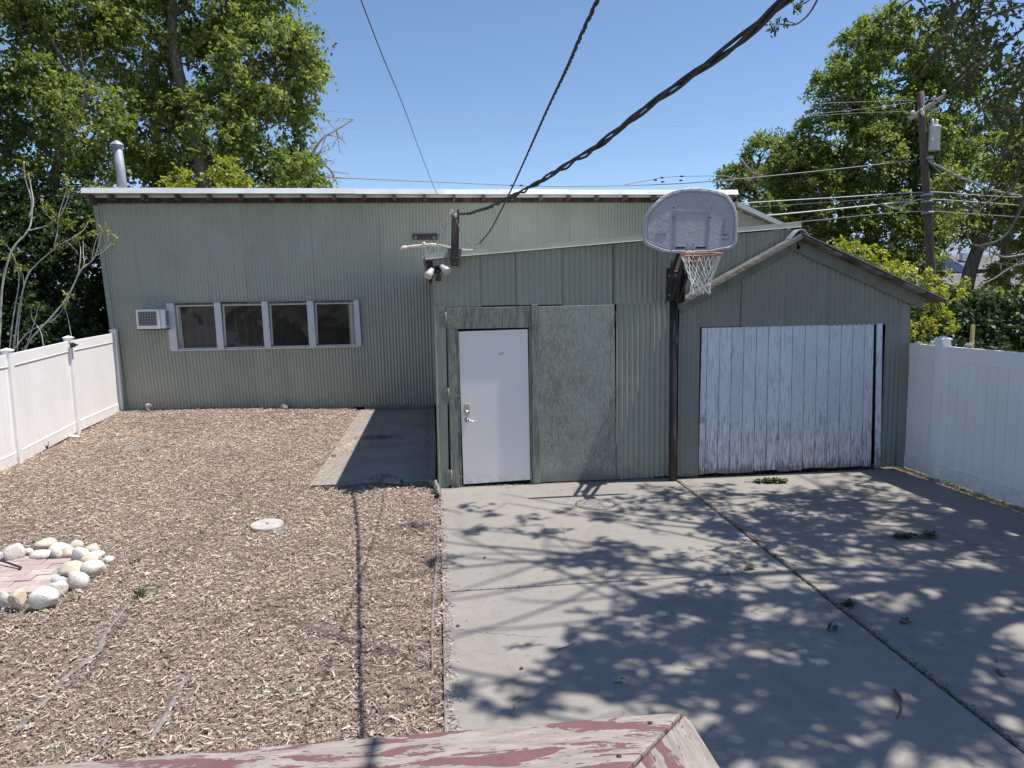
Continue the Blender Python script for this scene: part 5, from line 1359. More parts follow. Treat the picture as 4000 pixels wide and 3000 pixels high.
# ------------------------------------------------------------------ small litter on the drive
def leaves_mesh(P, D, S, tint, name, parent, mat, up=None, fold=.1, wid=.32):
    """one folded quad per leaf: P base points, D directions, S lengths"""
    n = len(P)
    D = D / (np.linalg.norm(D, axis=1, keepdims=True) + 1e-9)
    if up is None: up = npr.normal(0, .55, (n, 3)) + np.array((0, 0, 1.0))
    s = np.cross(D, up); s /= (np.linalg.norm(s, axis=1, keepdims=True) + 1e-9)
    u = np.cross(s, D)
    S = S[:, None]
    v = np.stack([P, P + D * S * .48 + s * S * wid + u * S * fold, P + D * S - u * S * .08, P + D * S * .48 - s * S * wid + u * S * fold], 1).reshape(-1, 3)
    q = np.arange(n * 4).reshape(-1, 4)
    return fast_mesh(name, v, q, M[mat], parent, tint=tint)
def sprig(label, x, y, L, ang, n, leaf, mat='leaf_litter', z=.004, tl=(0, 1)):
    t = thing('fallen_sprig', label, 'leaf sprig', (x, y, 0), 'leaf sprigs fallen on the drive')
    d = np.array((math.cos(ang), math.sin(ang), 0)); s = np.array((-d[1], d[0], 0))
    pts = [np.array((x, y, z + .004)) + d * L * k / 6 + s * .03 * L * math.sin(k * 1.2) for k in range(7)]
    b = MB(); b.tube(pts, [.004 - .0004 * k for k in range(7)], 5); b.build('stem', M['twig'], t)
    k = npr.uniform(.25, 1, n)[:, None]
    P = np.array(pts[0]) + d * L * k + np.stack([npr.normal(0, .02 * L, n), npr.normal(0, .02 * L, n), npr.uniform(.0, .03, n)], 1)
    D = d * npr.uniform(.2, 1, n)[:, None] + s * npr.normal(0, .8, n)[:, None] + np.stack([np.zeros(n), np.zeros(n), npr.uniform(-.1, .25, n)], 1)
    leaves_mesh(P, D, npr.uniform(.6, 1.2, n) * leaf, npr.uniform(tl[0], tl[1], n), 'leaves', t, mat)
def twig(label, pts, r, mat='twig', name='fallen_twig', forks=()):
    b = MB(); P = smooth_path(pts, 5); b.tube(P, [r * (1 - .5 * i / len(P)) for i in range(len(P))], 6)
    for q in forks: b.tube(q, [r * .6, r * .4], 5)
    tag(b.build(name, M[mat]), label, 'twig', 'twigs scattered on the drive')
p = (4.078, 8.838, 0); q = (4.342, 8.692, 0)
sprig('biggest leafy green sprig lying in front of the white plank door', p[0], p[1], .52, -.18, 110, .085)
sprig('dark wilted sprig in the shade on the right-hand slab', *(4.447, 6.51, 0)[:2], .52, -.15, 60, .07, tl=(0, .45))
sprig('smaller wilted sprig just right of the dark wilted one', *(4.848, 6.472, 0)[:2], .2, .1, 18, .05, tl=(0, .4))
sprig('fresh green leaflets lying on the cross joint', *(2.699, 5.916, 0)[:2], .12, .0, 9, .07, tl=(.7, 1))
sprig('clump of leaves caught in the long joint between slabs', *(3.104, 5.018, 0)[:2], .15, .3, 24, .06, tl=(.1, .8))
sprig('single pale green leaf lying on the near slab', *(1.095, 4.198, 0)[:2], .04, .4, 3, .05, tl=(.8, 1))
sprig('curled dark leaf cluster near the long joint', *(2.819, 4.663, 0)[:2], .07, .5, 9, .05, tl=(0, .15))
sprig('dark dry leaves on the right slab near its middle', *(3.404, 4.696, 0)[:2], .10, .3, 10, .04, tl=(0, .2))
twig('pale forked twig lying across the cross joint', [(2.577, 5.876, 0.01), (2.56, 5.769, 0.01), (2.523, 5.711, 0.01), (2.466, 5.647, 0.01)], .007, 'twig_pale')
twig('curved dark stick lying on the near right slab', [(2.78, 3.861, 0.015), (2.766, 3.785, 0.015), (2.728, 3.714, 0.015), (2.668, 3.64, 0.015), (2.608, 3.587, 0.015)], .010, 'twig', forks=(((2.744, 3.737, 0.015), (2.735, 3.806, 0.02)),))
twig('dark curled bark strip at the right of the drive', [(3.585, 3.988, 0.01), (3.572, 3.932, 0.01), (3.586, 3.919, 0.01)], .014, 'twig')
twig('thin straight twig on the left slab', [(0.819, 4.695, 0.006), (0.889, 4.719, 0.006), (0.959, 4.764, 0.006)], .004)
twig('thin twig lying low in the middle of the near slab', [(1.605, 4.31, 0.006), (1.716, 4.27, 0.006), (1.838, 4.288, 0.006), (1.899, 4.31, 0.006)], .004, 'twig_pale')
twig('short pale twig beside the long joint on the near slab', [(2.384, 4.443, 0.006), (2.45, 4.466, 0.006), (2.514, 4.464, 0.006)], .005, 'twig_pale')
twig('pale twig near the left end of the cross joint', [(0.949, 6.157, 0.006), (1.024, 6.202, 0.006), (1.121, 6.21, 0.006)], .004, 'twig_pale')
twig('short upright-looking twig on the cross joint', [(1.469, 5.986, 0.01), (1.521, 6.089, 0.01), (1.539, 6.109, 0.01)], .005, 'twig_pale', forks=(((1.492, 6.026, 0.01), (1.442, 6.029, 0.012)),))
twig('pale twig lying from the chips onto the drive edge', [(0.066, 8.257, 0.02), (0.173, 8.162, 0.02), (0.302, 8.027, 0.02)], .008, 'twig_pale')
twig('curved dry stalk on the bottom left of the drive', [(0.432, 4.009, 0.006), (0.445, 4.068, 0.006), (0.479, 4.094, 0.006), (0.542, 4.111, 0.006)], .004, 'twig_pale')
for k, (px_, lab) in enumerate((((0.137, 5.167, 0), 'small dark bit of litter lying near the left edge of the drive'), ((0.534, 4.473, 0), 'small dark bit of litter in the middle of the left near slab'), ((0.449, 6.575, 0), 'small dark bit of litter on the upper left slab'))):
    o = stone(px_[0], px_[1], .016, .011, .009, M['twig'], 500 + k, name='litter_bit'); tag(o, lab, 'litter', 'small dark bits on the drive')
def weed(label, x, y, n, h):
    t = np.linspace(0, 6.28, n, endpoint=False) + npr.uniform(0, .5, n)
    P = np.stack([x + .01 * np.cos(t), y + .01 * np.sin(t), np.full(n, float(mz(np.array(x), np.array(y))))], 1)
    D = np.stack([np.cos(t) * .6, np.sin(t) * .6, npr.uniform(.5, 1.4, n)], 1)
    o = leaves_mesh(P, D, npr.uniform(.6, 1.1, n) * h, npr.uniform(.4, 1, n), 'weed', None, 'leaf_litter', wid=.13)
    tag(o, label, 'weed', 'small weeds sprouting through the chips')
weed('largest green weed tuft among the chips right of the fire ring', *(-2.501, 6.062, 0)[:2], 12, .11)
weed('small upright weed below the white boulders of the fire ring', *(-3.011, 6.075, 0)[:2], 6, .10)
weed('small weed between the fire ring and the round lid', *(-2.863, 6.887, 0)[:2], 5, .09)
weed('tiny weed tuft in the back right of the chips near the drive corner', *(-0.024, 8.967, 0)[:2], 12, .08)
weed('weed tuft at the front left corner of the patio', *(-1.433, 9.356, 0)[:2], 12, .08)
weed('weed tuft at the left edge of the patio slab', *(-1.593, 11.355, 0)[:2], 10, .08)
weed('lone weed in the middle of the chips', *(-1.745, 6.001, 0)[:2], 5, .06)
weed('weed at the foot of the white fence', *(-6.716, 12.975, 0)[:2], 14, .16)

# ------------------------------------------------------------------ utility pole and overhead lines
UY = 24.0
up_ = thing('utility_pole', 'leaning brown wooden utility pole with crossarm and grey transformer', 'utility pole', (18.3, UY, 0))
pb, pt = Vector((18.36, UY, 0)), Vector((17.192, 24, 9.466))
b = MB(); b.tube([pb.lerp(pt, k / 10) for k in range(11)], [.165 - .0045 * k for k in range(11)], 14); b.build('pole', M['pole_wood'], up_)
def onp(z): return pb.lerp(pt, z / pt.z)
ca, cb_ = Vector((16.526, 23.6, 8.426)), Vector((18.349, 24.3, 9.442))
b = MB(); b.beam(ca, cb_, .10, .13); arm = b.build('crossarm', M['crossarm'], up_, bevel=.006)
for k, t in enumerate((.1, .70, .97)):
    p = ca.lerp(cb_, t); b = MB(); b.lathe(p + Vector((0, 0, .06)), (0, 0, 1), [(0, .02), (.05, .02), (.055, .05), (.10, .075), (.14, .05), (.16, .03)], 12); b.build('insulator', M['porcelain'], arm)
b = MB(); b.tube([ca.lerp(cb_, .68), onp(8.0) + Vector((.12, -.1, 0))], .02, 6); b.build('brace', M['crossarm'], up_)
tz = Vector((17.69, 23.85, 7.843))
b = MB(); b.lathe(tz - Vector((0, 0, .44)), (0.02, 0, 1), [(.04, .175), (.06, .19), (.80, .19), (.82, .205), (.86, .205), (.89, .14), (.91, .05)], 20); tr = b.build('transformer', M['transformer'], up_)
for dx in (-.10, .06):
    b = MB(); b.lathe(tz + Vector((dx, -.02, .46)), (0, 0, 1), [(0, .03), (.03, .055), (.05, .04), (.08, .055), (.10, .04), (.13, .05), (.2, .025)], 10); b.build('bushing', M['porcelain'], tr)
b = MB(); b.box(tz.x - .22, tz.x - .16, UY - .36, UY - .3, tz.z - .10, tz.z + .0); b.build('tag', M['porcelain'], tr)
b = MB(); b.lathe((17.08, 23.7, 8.735), (.4, 0, -1), [(-.1, .03), (-.08, .06), (-.02, .04), (.04, .06), (.10, .06), (.16, .03)], 10); b.build('cutout', M['porcelain'], up_)
b = MB(); b.tube([(17.104, 23.7, 8.92), (17.206, 23.7, 8.628)], .03, 8); b.tube([(17.871, 23.8, 7.677), (17.906, 23.8, 7.363), (17.779, 23.8, 7.126)], .012, 5); b.tube(smooth_path([(17.503, 23.8, 8.018), (17.597, 23.8, 8.222), (17.377, 23.8, 8.422), (17.597, 23.8, 8.844), (17.565, 23.8, 9.122)], 4), .012, 5); b.build('jumpers', M['grey_wire'], up_)
b = MB(); b.box(onp(7.3).x - .02, onp(7.3).x + .16, UY - .28, UY - .15, 7.15, 7.25); b.build('wire_bracket', M['galv'], up_)
for zz in (5.95, 5.72, 5.33):
    b = MB(); q = onp(zz); b.lathe(q - Vector((0, 0, .04)), (0, 0, 1), [(0, .21), (.08, .205)], 14); b.build('band', M['galv'], up_)
def wire(label, pts, r, mat, n=8, name='power_line'):
    b = MB(); b.tube(smooth_path(pts, n), r, 5); o = b.build(name, M[mat]); tag(o, label, 'wire', 'overhead lines running to the utility pole'); return o
wire('upper cable with splices running low above the white eave to the pole', [(-30, 25, 8.6)] + [(-4.709, 24, 6.644), (-3.125, 24, 6.518), (1.185, 24, 6.334), (4.269, 24, 6.232), (8.093, 24, 6.311), (10.715, 24, 6.499), (14.073, 24, 6.819), (17.172, 24, 7.162)], .017, 'grey_wire')
wire('highest of the four lines crossing in front of the trees right of the backboard', [(4.258, 24, 5.217), (10.566, 24, 5.66), (14.108, 24, 5.858), (17.583, 24, 6.047), (19.515, 24, 5.95), (23.035, 24, 5.766)], .019, 'alu_wire')
wire('thin dark line just under the highest of the four lines', [(4.257, 24, 5.065), (10.569, 24, 5.504), (14.113, 24, 5.716), (17.587, 24, 5.967)], .014, 'grey_wire')
wire('thickest pale line of the four running to the pole with a drip loop', [(4.254, 24, 4.821), (10.742, 24, 5.19), (14.123, 24, 5.462), (16.894, 24, 5.727), (17.596, 24, 5.806), (19.386, 24, 5.707), (23.059, 24, 5.47)], .028, 'alu_wire')
wire('lowest of the four lines running over the shed roof to the pole', [(4.251, 24, 4.484), (10.748, 24, 4.876), (13.45, 24, 5.084), (15.862, 24, 5.297), (17.707, 24, 5.387), (19.412, 24, 5.284), (23.09, 24, 5.073)], .018, 'alu_wire')
b = MB(); b.tube(smooth_path([(15.867, 23.9, 5.651), (16.044, 23.9, 5.571), (16.31, 23.9, 5.475), (16.572, 23.9, 5.49), (16.793, 23.9, 5.618), (16.962, 23.9, 5.745)], 4), .03, 6)
tag(b.build('drip_loop', M['alu_wire']), 'drooping loop of cable hanging left of the utility pole', 'wire')
braid('power_line', 'twisted pale service wires descending right from the utility pole', [(17.5, 23.8, 7.109), (18.276, 23.8, 6.717), (19.181, 23.8, 6.385), (20.093, 23.8, 6.081), (21.227, 23.8, 5.854), (22.86, 23.8, 5.526)], .022, .03, .9, 3, M['alu_wire'], 5, 0, 'wire')
wire('thin twisted wire falling steeply right below the pole bracket', [(17.502, 23.8, 7.077), (17.925, 23.8, 6.7), (18.489, 23.8, 6.097), (19.144, 23.8, 5.535), (19.796, 23.8, 5.129)], .014, 'alu_wire')
wire('uppermost of the thin high lines crossing the blue sky', [(-30, 24, 9.7)] + [(-3.319, 24, 8.569), (3.368, 24, 8.546), (9.04, 24, 8.746), (13.991, 24, 9.051), (16.981, 24, 9.184)], .0055, 'alu_wire')
wire('second thin high line crossing the blue sky', [(-30, 24, 9.3)] + [(-3.189, 24, 8.286), (3.363, 24, 8.193), (9.044, 24, 8.384), (14.002, 24, 8.744), (17.762, 24, 9.226)], .005, 'alu_wire')
wire('third thin high line crossing the blue sky', [(-30, 24, 8.9)] + [(-3.199, 24, 8.072), (3.36, 24, 8.016), (9.046, 24, 8.264), (14.005, 24, 8.667), (16.827, 24, 8.809)], .005, 'alu_wire')
for q, lab in (((7.688, 23.95, 6.439), 'upright black splice block nearest the backboard left side'), ((7.913, 23.95, 6.516), 'upper small black splice right of the upright block'), ((7.946, 23.95, 6.379), 'lower small black splice right of the upright block'), ((8.609, 23.95, 6.563), 'upper small black splice just above the backboard'), ((8.578, 23.95, 6.426), 'lower small black splice just above the backboard'), ((2.802, 23.95, 6.253), 'small black splice left of the thick cable above the eave'), ((3.11, 23.95, 6.253), 'small black splice right of the thick cable above the eave')):
    b = MB(); h = .09 if 'block' in lab[:19] else .022
    b.beam(Vector(q) - Vector((.055, 0, -.004)), Vector(q) + Vector((.055, 0, .004)), .045, .05 + (h - .022)); tag(b.build('splice_case', M['rubber'], None, bevel=.008), lab, 'cable splice', 'black splices along the upper cable')
wire('short upper loop of cable through the black splices', [(6.635, 23.97, 6.289), (7.437, 23.97, 6.427), (7.92, 23.97, 6.519), (8.616, 23.97, 6.567), (10.039, 23.97, 6.585), (10.702, 23.97, 6.494)], .012, 'grey_wire')

# ------------------------------------------------------------------ house and shed seen through the trees
hs_ = thing('neighbour_house', 'distant house with grey shingle roof and dark solar panels behind the trees', 'house', (36, 46, 0))
b = MB(); b.box(32.6, 43, 46.5, 56, -.1, 2.75); b.build('wall', M['house_wall'], hs_)
n_c = 9
for k in range(n_c):
    t0, t1 = k / n_c, (k + 1.05) / n_c
    y0, y1 = 46 + 5.2 * t0, 46 + 5.2 * t1; z0, z1 = 2.75 + 2.6 * t0, 2.75 + 2.6 * t1
    b = MB(); v = [(32.2, y0, z0), (43.4, y0, z0), (43.4, y1, z1), (32.2, y1, z1)]
    v += [(x, y, z + .04) for x, y, z in v]
    b.add(v, [(0, 3, 2, 1), (4, 5, 6, 7), (0, 1, 5, 4), (1, 2, 6, 5), (2, 3, 7, 6), (3, 0, 4, 7)]); b.build('shingle_course', M['shingle'], hs_)
b = MB(); b.add([(32.2, 51.2, 5.36), (43.4, 51.2, 5.36), (43.4, 56.4, 2.75), (32.2, 56.4, 2.75)], [(0, 1, 2, 3)]); b.build('rear_roof', M['shingle'], hs_)
b = MB(); b.box(32.1, 43.5, 45.9, 45.99, 2.62, 2.80); b.build('gutter', M['white_fascia'], hs_)
for k in range(3):
    for j in range(2):
        x0 = 35.9 + k * 1.15; t0 = .44 + j * .25; t1 = t0 + .24
        y0, y1 = 46 + 5.2 * t0, 46 + 5.2 * t1; z0, z1 = 2.90 + 2.6 * t0, 2.90 + 2.6 * t1
        b = MB(); v = [(x0, y0, z0), (x0 + 1.1, y0, z0), (x0 + 1.1, y1, z1), (x0, y1, z1)]; v = [(x, y, z - .05) for x, y, z in v] + v
        b.add(v, [(0, 3, 2, 1), (4, 5, 6, 7), (0, 1, 5, 4), (1, 2, 6, 5), (2, 3, 7, 6), (3, 0, 4, 7)]); b.build('solar_panel', M['solar'], hs_)
b = MB(); b.box(39.9, 40.3, 50, 50.4, 4.9, 5.5); b.build('roof_vent', M['white_fascia'], hs_)
for x in (35.6, 38.9):
    b = MB(); b.box(x, x + 1.2, 46.44, 46.5, 1.0, 2.1); w_ = b.build('window', M['white_paint'], hs_)
    b = MB(); b.box(x + .08, x + 1.12, 46.42, 46.44, 1.08, 2.02); b.build('pane', M['dark_gap'], w_)
bs = thing('brown_outbuilding', 'low brown gabled outbuilding in front of the distant shingle-roofed house', 'shed', (27.5, 36, 0))
b = MB(); b.prism([(25.4, -.1), (29.9, -.1), (29.9, 2.15), (27.1, 3.05), (25.4, 2.55)], 36, 40); b.build('wall', M['brown_board'], bs)
b = MB(); b.prism([(27.1, 3.08), (30.4, 2.05), (30.4, 2.17), (27.1, 3.20)], 35.7, 40.3); b.build('roof', M['shingle'], bs)
b = MB(); b.prism([(25.0, 2.43), (27.1, 3.08), (27.1, 3.20), (25.0, 2.55)], 35.7, 40.3); b.build('roof', M['shingle'], bs)

# ------------------------------------------------------------------ trees and shrubs
def limb(b, p, q, r0, r1, bend=.15, n=7, sides=7, rng=random):
    p, q = Vector(p), Vector(q); d = q - p; L = d.length
    off = Vector((rng.gauss(0, 1), rng.gauss(0, 1), rng.gauss(0, .4))) * L * bend * .5
    off.z += L * .08
    pts = []
    for i in range(n + 1):
        t = i / n; pts.append(p.lerp(q, t) + off * (4 * t * (1 - t) * .5) + Vector((rng.gauss(0, 1), rng.gauss(0, 1), rng.gauss(0, 1))) * r1 * .5 * (0 < i < n))
    b.tube(pts, [r0 + (r1 - r0) * (i / n) ** .8 for i in range(n + 1)], sides, cap=False)
    return pts
def spray(C, rad, k, m, leaf, rng, droop=.35, up=.35, out=None, flat=1.0):
    """k shoots of m leaves about every cluster centre; returns base, direction, size and the shoots"""
    n = len(C)
    S = rng.normal(0, 1, (n, k, 3)); S[:, :, 2] = S[:, :, 2] * .7 * flat + up
    if out is not None: S += out[:, None, :] * .9
    S /= np.linalg.norm(S, axis=2, keepdims=True)
    ln = rad[:, None] * rng.uniform(.6, 1.3, (n, k))
    t = rng.uniform(.15, 1.05, (n, k, m))
    P = C[:, None, None, :] + S[:, :, None, :] * (ln[:, :, None] * t)[..., None]
    P[..., 2] -= droop * ln[:, :, None] * t ** 2
    P += rng.normal(0, .05, P.shape) * rad[:, None, None, None]
    D = S[:, :, None, :] * .55 + rng.normal(0, .75, P.shape); D[..., 2] -= .45
    sz = leaf * rng.uniform(.65, 1.25, (n, k, m))
    return P.reshape(-1, 3), D.reshape(-1, 3), sz.ravel(), S, ln
def tree(name, label, cat, trunk, tr_r, lobes, leaf, dens, mat, bark, seed, group=None, k=6, m=7, rad=.5, bright=.0, droop=.35, limbs_n=4, shell=.55, gaps=0.0, branch_r=None, wid=.32, twigs=False, flat=1.0, fit=None):
    rg = random.Random(seed); rng = np.random.default_rng(seed)
    base = trunk[0]
    t = thing(name, label, cat, base, group)
    b = MB(); path = smooth_path(trunk, 6); nP = len(path)
    b.tube(path, [tr_r * (1.25 - .75 * i / nP if i > 1 else 1.35 - .05 * i) for i in range(nP)], 12, cap=False)
    br = MB(); PP = []; OO = []
    for (c, r) in lobes:
        c = np.array(c, float); r = np.array(r, float) if hasattr(r, '__len__') else np.array((r, r, r), float)
        cand = [(np.linalg.norm(np.array(p) - (c - np.array((0, 0, r[2] * .9)))), i) for i, p in enumerate(path) if i > nP * .25]
        i0 = min(cand)[1]
        lr = tr_r * (.42 if branch_r is None else branch_r)
        pts = limb(br, path[i0], c, lr, lr * .4, .22, rng=rg)
        for q in range(limbs_n):
            d = rng.normal(0, 1, 3); d[2] = abs(d[2]) * .8 - .1; d /= np.linalg.norm(d)
            e = c + d * r * .85
            st_ = pts[rg.randint(len(pts) // 2, len(pts) - 1)]
            limb(br, st_, e, lr * .38, lr * .08, .25, 5, 5, rng=rg)
        vol = r[0] * r[1] + r[1] * r[2] + r[0] * r[2]
        n = int(dens * vol)
        d = rng.normal(0, 1, (n, 3)); d /= np.linalg.norm(d, axis=1, keepdims=True)
        rr = shell + (1 - shell) * rng.random(n) ** .8
        lump = 1 + .16 * np.sin(d[:, 0] * 4 + seed) * np.cos(d[:, 2] * 5 + c[0]) + .10 * np.sin(d[:, 1] * 7 + c[2])
        C = c + d * r * (rr * lump)[:, None]
        if gaps > 0:
            keepm = (np.sin(C[:, 0] * 2.3 + seed) + np.sin(C[:, 2] * 2.9 + 1.3 * seed) + np.sin(C[:, 1] * 2.1 + C[:, 0])) > -1.9 + gaps
            C = C[keepm]; d = d[keepm]
        PP.append(C); OO.append(d)
    C = np.concatenate(PP); O = np.concatenate(OO)
    if fit is not None:
        kk = fit(C); C, O = C[kk], O[kk]
    P, D, sz, S, ln = spray(C, rad * rng.uniform(.7, 1.3, len(C)), k, m, leaf, rng, droop, out=O * .8, flat=flat)
    ct = rng.normal(0, .16, len(C))
    tint = np.clip(np.repeat(ct, k * m) + rng.normal(.45 + bright, .17, len(P)), 0, 1)
    if twigs:
        tb = MB()
        for i in range(len(C)):
            for q in range(min(k, 3)):
                e = C[i] + S[i, q] * ln[i, q]; e[2] -= droop * ln[i, q]
                mid = C[i] + S[i, q] * ln[i, q] * .5; mid[2] -= droop * ln[i, q] * .2
                tb.tube([C[i], mid, e], [.009, .007, .004], 4, cap=False)
        tag(tb.build('twigs', M['twig'], t), kind='stuff')
    b.build('trunk', M[bark], t); br.build('branches', M[bark], t)
    global npr
    sv = npr; npr = rng
    o = leaves_mesh(P, D, sz, tint, 'crown', t, mat, wid=wid); npr = sv
    return t
LT = 'leafy trees standing behind the long building'
tree('broadleaf_tree', 'tall leafy tree with a bright sunlit right side rising behind the white eave', 'tree',
     [(-6.2, 21.6, -.1), (-6.2, 21.6, 3), (-6.25, 21.5, 5.8), (-6.5, 21.5, 7.7), (-6.85, 21.6, 9.6), (-7.0, 22.4, 12.5)], .21,
     [((-4.9, 22.8, 9.6), (1.75, 1.7, 1.5)), ((-4.75, 23, 7.8), (1.25, 1.5, 1.2)), ((-4.6, 22.6, 6.1), (1.5, 1.5, 1.2)), ((-6.2, 22.8, 11.6), (1.5, 1.7, 1.5)), ((-7.9, 22.5, 10.2), (1.5, 1.5, 1.4)),
      ((-6.2, 22, 7.6), (1.1, 1.2, 1.3)), ((-7.7, 22.6, 7.6), (1.2, 1.5, 1.3)), ((-6.6, 22.2, 5.4), (1.5, 1.3, .9)), ((-3.7, 23.4, 9.6), (.75, .9, .7)), ((-3.9, 23, 5.6), (1.0, 1, .7)), ((-4.6, 23.2, 12.2), (1.0, 1.2, .9)), ((-7.5, 23.2, 13.3), (1.9, 1.6, 1.5))],
     .135, 25, 'leaf_green', 'bark', 21, LT, k=6, m=10, rad=.5, bright=.14, gaps=.75, droop=.5)
tree('broadleaf_tree', 'darker leafy tree with a forked trunk at the far left behind the pale sapling', 'tree',
     [(-10.2, 20.2, -.1), (-10.1, 20.2, 3), (-9.8, 20.2, 5.0), (-9.3, 20.2, 6.7), (-8.7, 20.4, 8.0)], .16,
     [((-11.3, 20.6, 9.6), (1.9, 1.6, 1.4)), ((-9.2, 21, 10.4), (1.5, 1.5, 1.3)), ((-12.2, 20.6, 7.4), (1.6, 1.5, 1.4)), ((-10.2, 20.2, 8.0), (1.2, 1.2, 1.2)), ((-8.8, 20.3, 7.4), (1.0, 1.2, 1.1)), ((-11.4, 20.2, 5.5), (1.3, 1.2, 1.1)), ((-9.3, 20.4, 5.7), (1.1, 1.1, .9)), ((-10.6, 21, 12.4), (2.4, 1.8, 1.5)), ((-13.8, 21, 9.5), (1.8, 1.6, 2.0))],
     .13, 20, 'leaf_green', 'bark', 22, LT, k=6, m=10, rad=.48, bright=.06, gaps=.95, droop=.5)
tree('broadleaf_tree', 'pale green back tree filling the sky gaps between the two big left trees', 'tree',
     [(-9.5, 27, -.1), (-9.4, 27, 5), (-9.3, 27, 11)], .22,
     [((-8.6, 27, 8.0), (2.2, 1.6, 2.6)), ((-11.5, 27.4, 9), (2.2, 1.6, 2.6)), ((-10.5, 27, 13), (2.4, 1.6, 1.8)), ((-14.5, 27, 10), (2.2, 1.6, 3)), ((-6.5, 27, 6.5), (1.8, 1.4, 1.2)), ((-6.3, 27, 11.8), (1.2, 1.2, 1.2))],
     .15, 10, 'leaf_green', 'bark', 23, LT, k=5, m=8, rad=.55, bright=.0, gaps=.8)
tree('leafy_shrub', 'dense dark green shrub mass in the shade behind the left fence', 'shrub', [(-9.3, 18.4, -.1), (-9.3, 18.5, 1.5), (-9.2, 18.6, 2.6)], .10,
     [((-8.5, 18.3, 1.4), (1.1, 1.0, 1.5)), ((-9.8, 18.3, 1.5), (1.1, 1.0, 1.6)), ((-8.3, 18.8, 3.5), (.95, .9, 1.2)), ((-9.7, 18.8, 3.7), (1.0, .9, 1.2)), ((-11.2, 18.6, 1.8), (1.2, 1.0, 1.8)), ((-11.0, 18.9, 4.0), (1.0, .9, 1.0)), ((-8.15, 19.2, 4.6), (.8, .8, .7)), ((-12.4, 18.8, 2.6), (1.2, .9, 2.0)), ((-8.6, 18.9, 2.4), (.9, .8, .9)), ((-10.4, 18.9, 2.8), (1.1, .8, 1.0)), ((-13.5, 19.4, 4.4), (1.3, .9, 1.5)), ((-7.9, 19.0, 1.6), (.7, .8, 1.2)), ((-9.2, 19.3, 4.6), (.9, .8, .8)), ((-10.3, 19.4, 5.0), (.9, .8, .7))],
     .11, 48, 'leaf_dark', 'bark', 24, None, k=6, m=8, rad=.38, bright=-.05, shell=.4)
tree('young_shrub', 'bright green young tree top peeking over the white eave right of the flue', 'shrub', [(-4.95, 19.4, -.1), (-4.9, 19.4, 3), (-4.9, 19.4, 5.2)], .05,
     [((-4.9, 19.3, 5.25), (.42, .4, .5)), ((-5.1, 19.3, 5.85), (.22, .22, .3)), ((-4.3, 19.4, 5.0), (.4, .35, .25)), ((-5.7, 19.4, 5.0), (.35, .3, .3)), ((-6.2, 19.4, 5.4), (.4, .35, .5)), ((-6.6, 19.4, 5.0), (.4, .3, .25))],
     .12, 60, 'leaf_yellow', 'bark', 25, None, k=5, m=6, rad=.28, bright=-.3)
RT = 'leafy trees beyond the garage'
tree('broadleaf_tree', 'tallest green tree behind the utility pole beyond the garage roof', 'tree',
     [(18.7, 32, -.1), (19.0, 32, 3), (19.4, 32, 6.2), (19.9, 32, 9), (20.4, 32, 12.5)], .32,
     [((20.0, 32, 13.7), (1.3, 1.4, 1.1)), ((22.2, 32, 13.8), (1.6, 1.4, 1.2)), ((19.2, 31.7, 11.3), (1.4, 1.5, 1.3)), ((21.5, 31.8, 10.7), (1.9, 1.6, 1.5)), ((18.0, 31.6, 9.4), (1.4, 1.5, 1.2)), ((20.0, 31.0, 8.8), (1.7, 1.4, 1.4)), ((22.7, 32, 8.2), (1.6, 1.5, 1.6)),
      ((16.9, 31.4, 7.4), (1.5, 1.4, 1.1)), ((18.6, 31, 6.3), (1.6, 1.3, 1.2)), ((21, 31, 6.0), (1.5, 1.4, 1.2)), ((16.6, 31.4, 5.4), (1.4, 1.3, 1.0)), ((18.2, 31, 4.2), (1.5, 1.2, 1.0)), ((20.6, 31, 4.2), (1.3, 1.2, .9)), ((15.9, 31, 3.6), (1.5, 1.2, .9)), ((16.9, 31.8, 8.9), (1.1, 1.3, 1.0)), ((15.6, 31.6, 6.4), (1.0, 1.2, .9)), ((16.4, 31.8, 7.9), (1.0, 1.2, .9)), ((18.6, 31.8, 12.0), (1.0, 1.3, .9)), ((20.9, 32, 14.5), (1.2, 1.3, .9)), ((24.4, 32, 12.6), (1.5, 1.3, 1.5)), ((22.6, 31.6, 9.4), (1.5, 1.4, 1.4)), ((22.9, 31.6, 6.2), (1.4, 1.4, 1.3)), ((22.5, 31.2, 4.0), (1.3, 1.2, 1.0)), ((23.6, 32.4, 11.4), (1.3, 1.3, 1.4)), ((24.6, 32.2, 9.4), (1.3, 1.3, 1.5))],
     .165, 17, 'leaf_green', 'bark', 31, RT, k=6, m=10, rad=.55, bright=.16, gaps=.7)
tree('broadleaf_tree', 'smaller rounded tree left of the tallest one, just right of the backboard', 'tree',
     [(21.4, 44, -.1), (21.2, 44, 4), (20.8, 44, 7), (20.6, 44, 10)], .26,
     [((20.9, 44, 11.4), (1.2, 1.4, 1.1)), ((19.4, 44, 9.8), (1.2, 1.4, .8)), ((21.6, 43.6, 9.4), (1.7, 1.5, 1.3)), ((19.6, 43.6, 7.6), (1.3, 1.4, .9)), ((23.2, 44, 10.6), (1.4, 1.4, 1.2)), ((21.4, 43.4, 6.8), (1.8, 1.4, 1.2)), ((18.7, 44, 8.9), (.7, .9, .5)), ((23.5, 44, 7.2), (1.6, 1.4, 1.5)), ((24.4, 43.6, 9.0), (1.5, 1.4, 1.6))],
     .19, 15, 'leaf_green', 'bark', 32, RT, k=6, m=9, rad=.65, bright=.06, gaps=.45)
